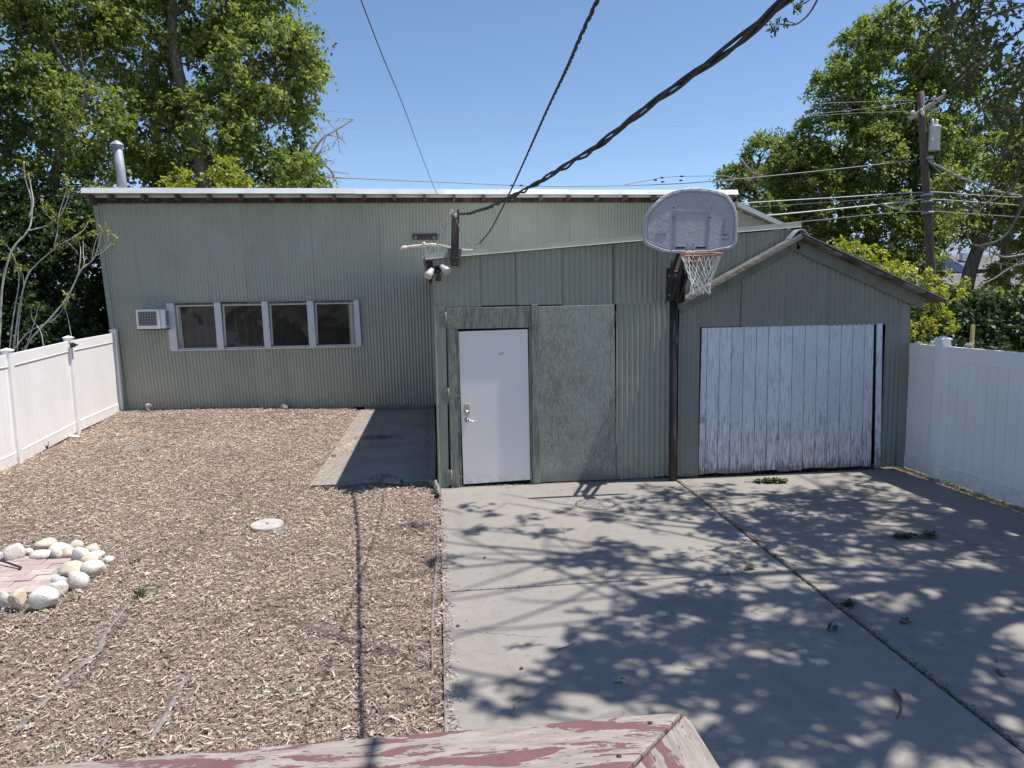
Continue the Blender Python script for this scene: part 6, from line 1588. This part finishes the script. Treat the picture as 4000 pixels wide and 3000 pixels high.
tree('broadleaf_tree', 'yellowish leafy tree with a thick leaning trunk at the right edge', 'tree',
     [(20.75, 26, -.1), (21.0, 26, 2.9), (21.5, 26, 4.6), (22.0, 26, 6.2), (22.6, 26, 8.2)], .24,
     [((22.9, 25.6, 7.8), (1.3, 1.3, 1.2)), ((24.4, 25.6, 8.4), (1.4, 1.4, 1.4)), ((22.6, 25, 6.0), (1.2, 1.1, 1.0)), ((24.3, 25.2, 6.0), (1.3, 1.3, 1.2)), ((24.0, 25, 4.2), (1.4, 1.2, 1.0)), ((21.2, 25.4, 5.8), (.9, .9, .6)), ((20.6, 26.4, 6.7), (.7, .8, .6)), ((20.3, 25.6, 4.9), (.7, .8, .5)), ((22.4, 25.4, 3.2), (.8, .9, .5)), ((25.6, 26, 10.2), (1.6, 1.4, 1.2)), ((25.6, 25.8, 7.4), (1.4, 1.4, 1.4))],
     .155, 22, 'leaf_green', 'bark', 33, RT, k=6, m=8, rad=.48, bright=.2, gaps=.5)
tree('broadleaf_tree', 'far shaded tree closing the gap behind the leaning trunk at the right edge', 'tree',
     [(33, 38, -.1), (33, 38, 5), (33.2, 38, 9)], .3,
     [((30.8, 38, 10.6), (2.0, 1.6, 1.8)), ((28.9, 38, 7.6), (1.1, 1.4, 1.1)), ((33.8, 38, 9.4), (2.0, 1.6, 2.2)), ((33.6, 38, 6.0), (1.6, 1.5, 1.0)), ((33.6, 38, 13.0), (2.4, 1.6, 1.6)), ((27.3, 38, 6.4), (1.0, 1.2, 1.0)), ((36.2, 38, 8), (1.8, 1.6, 2.6))],
     .19, 10, 'leaf_green', 'bark', 34, RT, k=6, m=8, rad=.65, bright=-.05, gaps=.7)
tree('small_tree', 'distant bright tree top showing over the eave left of the backboard', 'tree', [(13.4, 60, -.1), (13.4, 60, 6), (13.4, 60, 10)], .2,
     [((14.0, 60, 9.6), (1.2, 1.2, .9)), ((15.6, 60, 10.2), (1.3, 1.2, .9)), ((17.4, 60, 10.4), (1.5, 1.2, 1.0)), ((12.6, 60, 8.6), (1.2, 1.2, .8))],
     .28, 10, 'leaf_yellow', 'bark', 35, None, k=5, m=7, rad=.7, bright=-.25)
for i, (x, zt) in enumerate(((8.85, 11.9), (9.75, 12.0), (10.5, 11.7), (8.1, 11.2))):
    tree('poplar_tree', ['first narrow dark treetop from the left poking above the eave', 'tallest narrow dark treetop poking above the eave', 'narrow dark treetop on the right of the small row above the eave', 'lowest narrow treetop at the left end of the row above the eave'][i], 'tree', [(x + 4.5, 78, -.1), (x + 4.5, 78, 6), (x + 4.5, 78, zt)], .15,
         [((x + 4.5, 78, zt - .7), (.38, .38, 1.0)), ((x + 4.5, 78, zt - 2.2), (.5, .5, 1.2))], .28, 30, 'leaf_dark', 'bark', 36 + i, 'narrow treetops above the eave', k=4, m=6, rad=.4, bright=.2)
tree('leafy_shrub', 'bright yellow-green shrub branching out behind the right end of the garage roof', 'shrub', [(8.1, 12.0, -.1), (8.15, 12, 1.2), (8.3, 12, 2.2)], .045,
     [((7.75, 12.3, 3.28), (.42, .3, .16)), ((8.15, 12.1, 2.98), (.5, .35, .16)), ((8.7, 12.0, 2.83), (.42, .35, .12)), ((9.0, 11.9, 2.62), (.28, .3, .12)), ((7.3, 12.4, 3.3), (.3, .25, .18)), ((9.25, 12, 2.36), (.32, .3, .12)), ((9.0, 11.9, 2.16), (.35, .3, .10)), ((8.7, 11.8, 1.92), (.45, .3, .12)), ((9.2, 11.8, 1.85), (.3, .25, .08)), ((8.4, 11.8, 1.72), (.3, .3, .10)), ((9.6, 12, 2.56), (.16, .2, .14)), ((8.45, 12.2, 2.5), (.3, .3, .15))],
     .085, 40, 'leaf_yellow', 'twig', 41, None, k=4, m=7, rad=.16, bright=.05, droop=.25, branch_r=.35, limbs_n=3, shell=.2, wid=.26)
tree('leafy_shrub', 'dark shaded hedge with a few pale shiny leaves behind the right fence', 'hedge', [(12.4, 14.6, -.1), (12.4, 14.6, .8), (12.4, 14.6, 1.6)], .08,
     [((9.9, 14.3, 1.45), (.9, .8, .8)), ((11.4, 14.4, 1.5), (1.0, .8, .95)), ((12.9, 14.4, 1.5), (1.0, .8, 1.0)), ((14.4, 14.4, 1.6), (1.1, .8, 1.1)), ((11.0, 14.9, .7), (1.4, .8, .9)), ((13.4, 14.9, .7), (1.6, .8, .9)), ((9.2, 15.0, 1.3), (.8, .8, .9)), ((16, 14.6, 1.6), (1.2, .9, 1.2))],
     .12, 70, 'leaf_dark', 'twig', 42, None, k=5, m=7, rad=.3, bright=-.18, shell=.55)  # leaf tint lowered to put the overhead tree's shade into the colour
tree('leafy_shrub', 'mid green shrubs between the hedge and the distant brown outbuilding', 'shrub', [(16.0, 19, -.1), (16.0, 19, 1.2), (16, 19, 2)], .08,
     [((15.0, 19, 1.7), (1.1, .9, .8)), ((16.8, 19, 1.6), (1.1, .9, .9)), ((13.4, 19, 1.8), (1.0, .9, 1.0)), ((18.6, 19, 1.9), (1.3, 1, 1.0)), ((12.0, 19.4, 2.4), (.9, .9, 1.4)), ((20.2, 19, 2.0), (1.3, 1, 1.2))],
     .12, 30, 'leaf_green', 'twig', 43, None, k=5, m=7, rad=.4, bright=-.05)
# lilac flower heads behind the right fence
lil = thing('lilac_bush', 'low bush with pale lilac flower heads just behind the right fence', 'flowering bush', (8.6, 11.0, 0))
lr_ = np.random.default_rng(51)
cc = np.stack([lr_.uniform(7.3, 8.5, 46), lr_.uniform(10.3, 11.0, 46), np.zeros(46)], 1)
cc[:, 2] = 1.58 + lr_.normal(0, .07, 46) - .05 * (cc[:, 0] - 7.4)
P, D, sz, S, ln = spray(cc, np.full(46, .045), 9, 5, .038, lr_, 0.0); npr = lr_
leaves_mesh(P, D, sz, lr_.random(len(P)), 'flower_heads', lil, 'petal')
c2 = np.stack([lr_.uniform(7.4, 9.8, 420), lr_.uniform(10.5, 11.7, 420), lr_.uniform(.2, 1.62, 420)], 1)
P, D, sz, S, ln = spray(c2, np.full(420, .16), 5, 6, .07, lr_, .3)
leaves_mesh(P, D, sz, np.clip(lr_.normal(.3, .15, len(P)), 0, 1), 'leaves', lil, 'leaf_dark')
b = MB()
for k in range(9): b.tube([(8.6 + .1 * k - .4, 11, -.1), (8.5 + .22 * k - .9, 11 + .05 * (k % 3), 1.4)], .012, 5)
b.build('stems', M['twig'], lil)
b = MB(); q = (8.619, 10.5, 1.78); b.box(q[0] - .025, q[0] + .025, 10.48, 10.52, -.1, q[2] + .17)
tag(b.build('marker_stake', M['stake']), 'pale yellow wooden stake in the dark hedge behind the right fence', 'stake')

# pale multi-stemmed sapling with bronze sprouts behind the left fence
sap = thing('sapling', 'pale bare-stemmed sapling with bronze leaf tufts behind the white fence', 'sapling', (-8.7, 16.0, 0))
SP = [ # (pixel-measured stems in metres, radius)
 ([(-8.842, 16, 1.189), (-8.702, 16, 1.722), (-8.492, 16, 2.539), (-8.288, 16, 3.11), (-8.082, 16, 3.393), (-7.71, 16, 3.722)], .026), ([(-9.068, 16, 1.196), (-8.906, 16, 2.258), (-8.763, 16, 3.021), (-8.523, 16, 3.681), (-8.221, 16, 4.056), (-8.142, 16, 4.337), (-8.109, 16, 4.71), (-8.161, 16, 5.128), (-8.14, 16, 5.451)], .028),
 ([(-8.142, 16, 4.337), (-8.064, 16, 4.617), (-8.102, 16, 4.989), (-8.117, 16, 5.221)], .018), ([(-8.221, 16, 4.056), (-7.899, 16, 4.148), (-7.709, 16, 4.26), (-7.564, 16, 4.382), (-7.374, 16, 4.71), (-7.322, 16, 4.897)], .018), ([(-7.71, 16, 3.722), (-7.628, 16, 4.052), (-7.6, 16, 4.382), (-7.434, 16, 4.85), (-7.356, 16, 5.13)], .016),
 ([(-7.71, 16, 3.722), (-7.426, 16, 3.861), (-7.157, 16, 4.049), (-7.03, 16, 4.257)], .014), ([(-8.66, 16, 1.184), (-8.408, 16, 1.763), (-7.929, 16, 2.238), (-7.522, 16, 2.715), (-7.25, 16, 3.24), (-7.002, 16, 3.476), (-6.843, 16, 3.857), (-6.77, 16, 4.094)], .027), ([(-8.923, 16, 1.289), (-8.409, 16, 1.958), (-7.854, 16, 2.256), (-7.522, 16, 2.715)], .018),
 ([(-7.282, 16, 3.192), (-7.221, 16, 3.479), (-7.22, 16, 3.717), (-7.263, 16, 3.86)], .014), ([(-7.282, 16, 3.192), (-7.158, 16, 3.363), (-7.173, 16, 3.621), (-7.164, 16, 3.954)], .014), ([(-7.283, 16, 3.623), (-7.43, 16, 3.814), (-7.534, 16, 3.881)], .010), ([(-7.002, 16, 3.476), (-6.928, 16, 3.715), (-6.832, 16, 4)], .012), ([(-6.952, 16, 3.524), (-6.762, 16, 3.618), (-6.59, 16, 3.807)], .013), ([(-6.929, 16, 3.59), (-6.686, 16, 3.76), (-6.612, 16, 3.998)], .010),
 ([(-8.634, 16, 1.477), (-8.536, 16, 2.154), (-8.386, 16, 3.016), (-8.468, 16, 3.302)], .014), ([(-8.096, 16, 1.365), (-8.118, 16, 1.951), (-8.292, 16, 2.246), (-8.303, 16, 2.535)], .014), ([(-8.842, 16, 1.189), (-8.654, 16, 2.253), (-8.485, 16, 3.112), (-8.613, 16, 3.682), (-8.76, 16, 3.825)], .016), ([(-7.506, 16, 1.25), (-7.563, 16, 2.231), (-7.63, 16, 2.523)], .010), ([(-8.43, 16, 1.715), (-8.201, 16, 2.244), (-8.14, 16, 2.532)], .012), ([(-7.709, 16, 4.26), (-7.813, 16, 4.411), (-7.855, 16, 4.542)], .010)]
b = MB(); tips = []
for pts, r in SP:
    P = smooth_path([(p[0], p[1] + .05 * math.sin(i * 1.1 + r * 300), p[2]) for i, p in enumerate(pts)], 5)
    b.tube(P, [r * .85 * (1 - .55 * i / len(P)) for i in range(len(P))], 8)
    tips.append(P[-1])
b.build('stems', M['bark_pale'], sap)
extra = [(-7.756, 16, 4.241), (-7.613, 16, 4.335), (-7.484, 16, 4.259), (-7.862, 16, 4.054), (-7.7, 16, 4.053), (-7.542, 16, 4.099), (-7.403, 16, 4.145), (-7.919, 16, 3.912), (-7.304, 16, 4.239), (-7.78, 16, 4.476), (-7.379, 16, 4.428), (-8.392, 16, 3.349), (-8.245, 16, 2.774), (-8.344, 16, 2.68), (-8.63, 16, 3.494), (-8.754, 16, 3.116), (-8.21, 16, 2.965)]
C = np.array([list(p) for p in tips] + [list(p) for p in extra]); P, D, sz, S, ln = spray(C, np.full(len(C), .12), 5, 5, .08, lr_, .25); npr = lr_
tt = np.clip(np.repeat(np.concatenate([np.full(len(tips), .48), np.full(len(extra), .22)] * 1), 25) + lr_.normal(0, .16, len(P)), 0, 1)
leaves_mesh(P, D, sz, tt, 'leaf_tufts', sap, 'leaf_sprout', wid=.22)

def dead_branch(label, stems, r, nsub, name='dead_branch', mat='twig_pale', seed=1, L=.7):
    rg = random.Random(seed); b = MB()
    for pts in stems:
        P = smooth_path(pts, 6); b.tube(P, [r * (1 - .7 * i / len(P)) for i in range(len(P))], 6)
        for k in range(nsub):
            i = rg.randint(len(P) // 4, len(P) - 1); p = Vector(P[i])
            d = Vector((rg.gauss(.2, 1), rg.gauss(0, .6), rg.gauss(.1, .9))).normalized() * L * rg.uniform(.5, 1.2)
            e = p + d; m1 = p + d * .5 + Vector((rg.gauss(0, .08), 0, rg.gauss(0, .08))); e.z -= .15 * L
            b.tube([p, m1, e], [r * .3, r * .2, r * .1], 4, cap=False)
            for q in range(3):
                b.tube([m1.lerp(e, q / 3), m1.lerp(e, q / 3) + Vector((rg.gauss(0, .25), rg.gauss(0, .15), rg.gauss(-.05, .22))) * L], [r * .14, r * .08], 4, cap=False)
    o = b.build(name, M[mat]); tag(o, label, 'branch'); return o
dead_branch('bare dead branch sticking out right of the big left tree', [[(-3.914, 22.5, 5.623), (-3.423, 22.5, 6.776), (-3.271, 22.5, 7.114), (-3.012, 22.5, 7.425), (-2.733, 22.5, 7.588), (-2.104, 22.5, 7.957)], [(-3.365, 22.5, 6.844), (-3.182, 22.5, 6.71), (-2.892, 22.5, 6.508), (-2.667, 22.5, 6.032)]], .06, 10, seed=3)
dead_branch('grey dead twiggy branch hanging in the trees right of the backboard', [[(16.945, 38, 9.869), (17.618, 38, 9.138), (18.022, 38, 8.77), (18.571, 38, 8.03), (19.136, 38, 6.786)], [(17.618, 38, 9.138), (18.549, 38, 8.894), (19.356, 38, 8.525)]], .09, 14, seed=4, L=1.1)
dead_branch('bare curved limb crossing the leaves at the upper right edge', [[(17.746, 20, 6.592), (17.479, 20, 5.648), (17.048, 20, 5.31), (16.609, 20, 5.107)], [(18.068, 20, 5.92), (17.422, 20, 4.286), (16.537, 20, 3.88), (15.774, 20, 4.023)]], .06, 8, seed=5, mat='bark', L=.8)
dead_branch('bare pale branch at the right edge above the hedge', [[(16.702, 18, 3.346), (15.882, 18, 3.167), (15.351, 18, 2.861), (14.817, 18, 2.618)], [(16.684, 18, 3.596), (15.589, 18, 3.42), (15.156, 18, 3.734)]], .035, 5, seed=6, L=.5)

# big tree over the drive: trunk outside the frame, crown overhead, its shade falls on the concrete
def px_y(C):
    d = C - np.array((0, 0, 2.44)); f, u, r = (np.array(list(q)) for q in (_f, _u, _r))
    z = d @ f; return 829.5 - 1536 * (d @ u) / np.maximum(z, .05), 1106 + 1536 * (d @ r) / np.maximum(z, .05), z
rng = np.random.default_rng(77)
nt_ = thing('shade_tree', 'overhanging tree with drooping dull green leaves at the top right, shading the drive', 'tree', (9.2, 4.6, 0))
b = MB(); b.tube(smooth_path([(9.2, 4.6, -.1), (9.15, 4.6, 1.8), (9.0, 4.65, 3.6), (8.7, 4.7, 5.4), (8.4, 4.8, 7.4), (8.1, 5, 9.6)], 6), [.34 - .007 * i for i in range(31)], 14); b.build('trunk', M['bark'], nt_)
bb = MB(); rg = random.Random(8)
SUNX, SUNY = sun_dir.x / sun_dir.z, sun_dir.y / sun_dir.z
def lift(g, h): return (g[0] + SUNX * h, g[1] + SUNY * h, h)
gl = lambda pts, h0, h1: [lift(p, h0 + (h1 - h0) * i / (len(pts) - 1)) for i, p in enumerate(pts)]
mains = [([(9.0, 4.65, 3.6)] + gl([(5.013, 5.363, 0), (3.893, 4.922, 0), (3.173, 4.544, 0), (2.582, 4.202, 0), (2.067, 3.835, 0), (1.606, 3.708, 0)], 6.4, 8.2), .12), ([(8.9, 4.7, 4.4)] + gl([(6.351, 6.678, 0), (5.121, 6.15, 0), (4.508, 5.943, 0), (4.079, 6.321, 0), (3.391, 6.864, 0), (2.454, 7.509, 0)], 6.6, 8.8), .10),
         ([(8.7, 4.7, 5.4)] + gl([(4.223, 5.467, 0), (3.878, 5.038, 0), (3.579, 4.277, 0), (3.475, 3.776, 0), (3.207, 3.306, 0)], 7.0, 8.0), .065), ([(8.5, 4.75, 6.4)] + gl([(4.84, 5.476, 0), (3.6, 5.363, 0), (2.564, 5.241, 0), (1.658, 5.292, 0), (0.944, 4.916, 0)], 7.4, 9.4), .085),
         ([(8.9, 4.6, 4.2)] + gl([(4.415, 4.7, 0), (3.193, 3.882, 0), (2.464, 3.41, 0), (2.12, 3.297, 0)], 6.2, 7.4), .07), ([(8.8, 4.7, 5.0)] + gl([(6.327, 7.02, 0), (5.685, 7.5, 0), (4.808, 7.956, 0), (3.919, 8.329, 0)], 7.0, 8.6), .075), ([(8.4, 4.8, 7.0)] + gl([(3.808, 5.75, 0), (2.508, 5.846, 0), (1.391, 6.498, 0), (0.53, 6.903, 0)], 8.4, 9.8), .065)]
nodes = []
for mpts, r in mains:
    P = smooth_path(mpts, 7); bb.tube(P, [r * (1 - .8 * i / len(P)) + .010 for i in range(len(P))], 8)
    nodes += [Vector(p) for p in P[8:]]
    for k in range(15):
        i = rg.randint(8, len(P) - 2); p = Vector(P[i]); e = p + Vector((rg.gauss(-.5, .8), rg.gauss(0, .7), rg.gauss(.4, .5))) * 1.5
        q = limb(bb, p, e, .030, .010, .3, 5, 5, rng=rg); nodes += q[2:]
bb.build('branches', M['bark'], nt_)
NA = np.array([list(p) for p in nodes])
SH = [ # where clumps of foliage throw their shade on the concrete: centre, spread, number
 ((3.091, 8.054, 0), .55, .30, 42), ((1.624, 7.83, 0), .6, .4, 34), ((0.679, 7.476, 0), .4, .4, 16), ((1.73, 6.572, 0), .5, .3, 24), ((3.191, 7.215, 0), .4, .3, 30), ((4.538, 7.901, 0), .5, .3, 44), ((4.945, 7.258, 0), .6, .4, 60), ((5.287, 6.546, 0), .6, .4, 70), ((5.508, 6.086, 0), .5, .4, 50),
 ((3.625, 6.825, 0), .45, .25, 30), ((4.003, 6.201, 0), .5, .25, 36), ((2.225, 6.003, 0), .3, .12, 8), ((1.461, 6.218, 0), .22, .08, 8), ((4.358, 5.054, 0), .45, .3, 40), ((3.522, 4.837, 0), .4, .25, 40), ((3.109, 5.157, 0), .35, .2, 22), ((2.486, 5.078, 0), .35, .15, 26), ((1.933, 5.206, 0), .35, .12, 26), ((1.647, 5.383, 0), .2, .08, 9),
 ((1.613, 4.707, 0), .3, .13, 26), ((1.098, 4.546, 0), .28, .1, 18), ((0.82, 4.283, 0), .2, .09, 18), ((0.568, 4.208, 0), .15, .07, 10), ((1.13, 4.182, 0), .14, .06, 9), ((2.046, 4.75, 0), .3, .12, 18), ((1.989, 4.17, 0), .3, .15, 22), ((1.574, 4.062, 0), .25, .12, 10), ((2.341, 4.006, 0), .35, .2, 34), ((1.952, 3.613, 0), .35, .2, 34),
 ((1.586, 3.534, 0), .3, .15, 20), ((2.264, 3.439, 0), .35, .2, 30), ((2.882, 3.927, 0), .35, .2, 22), ((3.503, 4.191, 0), .35, .25, 32), ((3.277, 3.611, 0), .35, .25, 24), ((2.885, 3.526, 0), .3, .2, 14), ((2.995, 4.331, 0), .3, .18, 20), ((4.215, 5.575, 0), .35, .2, 16)]
C = []
for c, sx, sy, n in SH:
    for _ in range(int(n * (.85 if c[0] > 2.6 else .62))):
        h = float(np.clip(rng.normal(7.9, .9), 6.6, 10.5)); C.append(lift((c[0] + rng.normal(0, sx), c[1] + rng.normal(0, sy)), h))
C = np.array(C)
gx_, gy_ = C[:, 0] - SUNX * C[:, 2], C[:, 1] - SUNY * C[:, 2]
C = C[(np.sin(gx_ * 7.1 + 1.1 * np.sin(gy_ * 6)) + np.sin(gy_ * 11.0 + 1.4 * np.sin(gx_ * 5))) > -.55]
# unseen crown clusters round the trunk beyond the fence, added to block sky light
oc = np.stack([rng.normal(9.6, 1.5, 420), rng.normal(4.8, 2.0, 420), rng.uniform(5.2, 11.5, 420)], 1)
pv, ph_, pz = px_y(oc)
oc = oc[((pv < -120) | (ph_ > 2420) | (pz < .3)) & (oc[:, 0] - SUNX * oc[:, 2] > 4.4)]
C = np.concatenate([C, oc])
# drooping sprays that reach into the top right corner of the view
def corner(px, py, Y): 
    d = _f + _r * (px - 1106) / 1536 - _u * (py - 829.5) / 1536
    return np.array(list(Vector((0, 0, 2.44)) + d * (Y / d.y)))
cor = []
for (qx_, qy_, sx, sy, n, Y) in ((2120, 60, 60, 50, 26, 6.0), (2190, 160, 40, 90, 30, 6.6), (2060, 25, 40, 25, 10, 5.2), (2130, 190, 50, 40, 22, 7.4), (2090, 130, 40, 30, 16, 7.0), (2200, 300, 25, 60, 12, 7.2)):
    cor.append(np.array([corner(qx_ + rng.normal(0, sx), qy_ + rng.normal(0, sy), Y + rng.normal(0, .5)) for _ in range(n)]))
Cc = np.concatenate(cor)
P1, D1, s1, S1, l1 = spray(C, rng.uniform(.16, .32, len(C)), 5, 8, .11, rng, .3)
P2, D2, s2, S2, l2 = spray(Cc, rng.uniform(.12, .22, len(Cc)), 4, 6, .065, rng, .6, up=-.2)
P, D, sz = np.concatenate([P1, P2]), np.concatenate([D1, D2]), np.concatenate([s1, s2])
npr = rng
leaves_mesh(P, D, sz, np.clip(rng.normal(.42, .2, len(P)), 0, 1), 'crown', nt_, 'leaf_near', wid=.27)
b = MB()
for C_, S_, L_ in ((C, S1, l1), (Cc, S2, l2)):
    for i in range(len(C_)):
        for q in range(2):
            e = C_[i] + S_[i, q] * L_[i, q]; b.tube([C_[i], (C_[i] + e) / 2, e], [.006, .005, .003], 4, cap=False)
        j = np.argmin(np.sum((NA - C_[i]) ** 2, 1)); nn = NA[j]
        if np.linalg.norm(nn - C_[i]) < 1.2: b.tube([nn, (nn + C_[i]) / 2 + rng.normal(0, .04, 3), C_[i]], [.010, .008, .006], 4, cap=False)
tag(b.build('twigs', M['twig'], nt_), kind='stuff')
# limbs of the same tree that hang into view
b = MB()
for pts, r in (([(8.0, 6.4, 6.4), (6.51, 6.8, 5.51), (5.86, 6.7, 5.019), (5.3, 6.6, 4.629), (5.07, 6.6, 4.433)], .020), ([(6.954, 7.2, 4.945), (6.441, 7.2, 4.557), (6.246, 7.3, 3.954), (6.139, 7.4, 3.527), (5.955, 7.4, 3.352)], .016), ([(5.438, 6, 5.062), (5.234, 6, 4.942), (4.966, 6, 4.858), (4.834, 6.1, 4.776), (4.654, 6.1, 4.83)], .014),
               ([(6.577, 7.3, 3.956), (6.116, 7.3, 4.269), (5.736, 7.3, 4.289)], .010), ([(5.077, 5.4, 4.527), (4.733, 5.4, 4.379), (4.463, 5.4, 4.111)], .010), ([(6.246, 7.3, 3.954), (5.951, 7.4, 3.874), (5.698, 7.5, 3.892)], .009)):
    P_ = smooth_path(pts, 6); b.tube(P_, [r * (1 - .65 * i / len(P_)) for i in range(len(P_))], 7)
b.build('hanging_limbs', M['twig'], nt_)
b = MB()
for pts, r in (([(2.62, 4.6, 4.518), (2.547, 4.6, 4.346), (2.487, 4.6, 4.253), (2.409, 4.6, 4.194), (2.334, 4.6, 4.19), (2.284, 4.6, 4.191)], .008), ([(2.589, 4.6, 4.517), (2.53, 4.6, 4.38), (2.453, 4.6, 4.321), (2.413, 4.6, 4.303)], .006), ([(2.409, 4.6, 4.194), (2.346, 4.6, 4.213), (2.308, 4.6, 4.22)], .004), ([(3.37, 4.8, 4.629), (3.243, 4.8, 4.46), (3.195, 4.8, 4.399), (3.191, 4.8, 4.336), (3.233, 4.8, 4.31), (3.313, 4.8, 4.278)], .006), ([(3.438, 4.8, 4.631), (3.414, 4.8, 4.45), (3.45, 4.8, 4.406), (3.508, 4.8, 4.347), (3.503, 4.8, 4.325)], .006)):
    P_ = smooth_path(pts, 5); b.tube(P_, [r * (1 - .6 * i / len(P_)) for i in range(len(P_))], 6)
b.build('hanging_twigs', M['twig'], nt_)
C = np.array([list(p) for p in [(2.246, 4.6, 4.19), (2.264, 4.6, 4.208), (2.296, 4.6, 4.212), (2.314, 4.6, 4.232), (2.4, 4.6, 4.308), (2.412, 4.6, 4.331), (2.425, 4.6, 4.32)]])
P, D, sz, S, ln = spray(C, np.full(len(C), .045), 4, 4, .034, rng, .5, up=-.3)
leaves_mesh(P, D, sz, np.clip(rng.normal(.25, .15, len(P)), 0, 1), 'twig_leaves', nt_, 'leaf_near', wid=.24)
# compound leaves with paired leaflets against the sky
P = []; D = []
for pts in ([(3.971, 5.2, 4.533), (3.911, 5.2, 4.466), (3.839, 5.2, 4.418), (3.778, 5.2, 4.383)], [(3.996, 5.2, 4.626), (3.885, 5.2, 4.607), (3.792, 5.2, 4.594), (3.73, 5.2, 4.579)], [(4.181, 5.4, 4.505), (4.087, 5.4, 4.451), (4.013, 5.4, 4.381), (3.97, 5.4, 4.301)], [(4.388, 5.6, 4.726), (4.332, 5.6, 4.653), (4.308, 5.6, 4.574)], [(4.365, 5.6, 4.439), (4.225, 5.6, 4.4), (4.106, 5.6, 4.355), (4.039, 5.6, 4.318)]):
    Q = smooth_path(pts, 3)
    for i, q in enumerate(Q):
        for sgn in (-1, 1): P.append(q); D.append((sgn * .5 - .25, rng.normal(0, .4), -.8 + .3 * sgn))
P, D = np.array(P), np.array(D)
lf_ = MB(); lf_.add([(0, 0, 0), (.30, .16, .02), (.62, .17, .02), (1, 0, -.06), (.62, -.17, .02), (.30, -.16, .02), (.32, 0, -.03), (.64, 0, -.03)],
                    [(0, 6, 1), (1, 6, 7, 2), (2, 7, 3), (0, 5, 6), (5, 4, 7, 6), (4, 3, 7)])
leaf0 = lf_.build('leaf', M['leaf_near'])
at_ = leaf0.data.attributes.new('tint', 'FLOAT', 'FACE'); at_.data.foreach_set('value', np.full(6, .2, np.float32))
for i in range(len(P)):
    o = leaf0 if i == 0 else leaf0.copy()
    if i: COL.objects.link(o)
    o.parent = nt_
    d = Vector(D[i]).normalized(); q = d.to_track_quat('X', 'Z')
    o.location = Vector(P[i]) - parent_world(nt_); o.rotation_mode = 'QUATERNION'; o.rotation_quaternion = q
    s_ = float(rng.uniform(.055, .08)); o.scale = (s_, s_, s_)
# small fallen scrap props
tag(nt_, kind='thing')
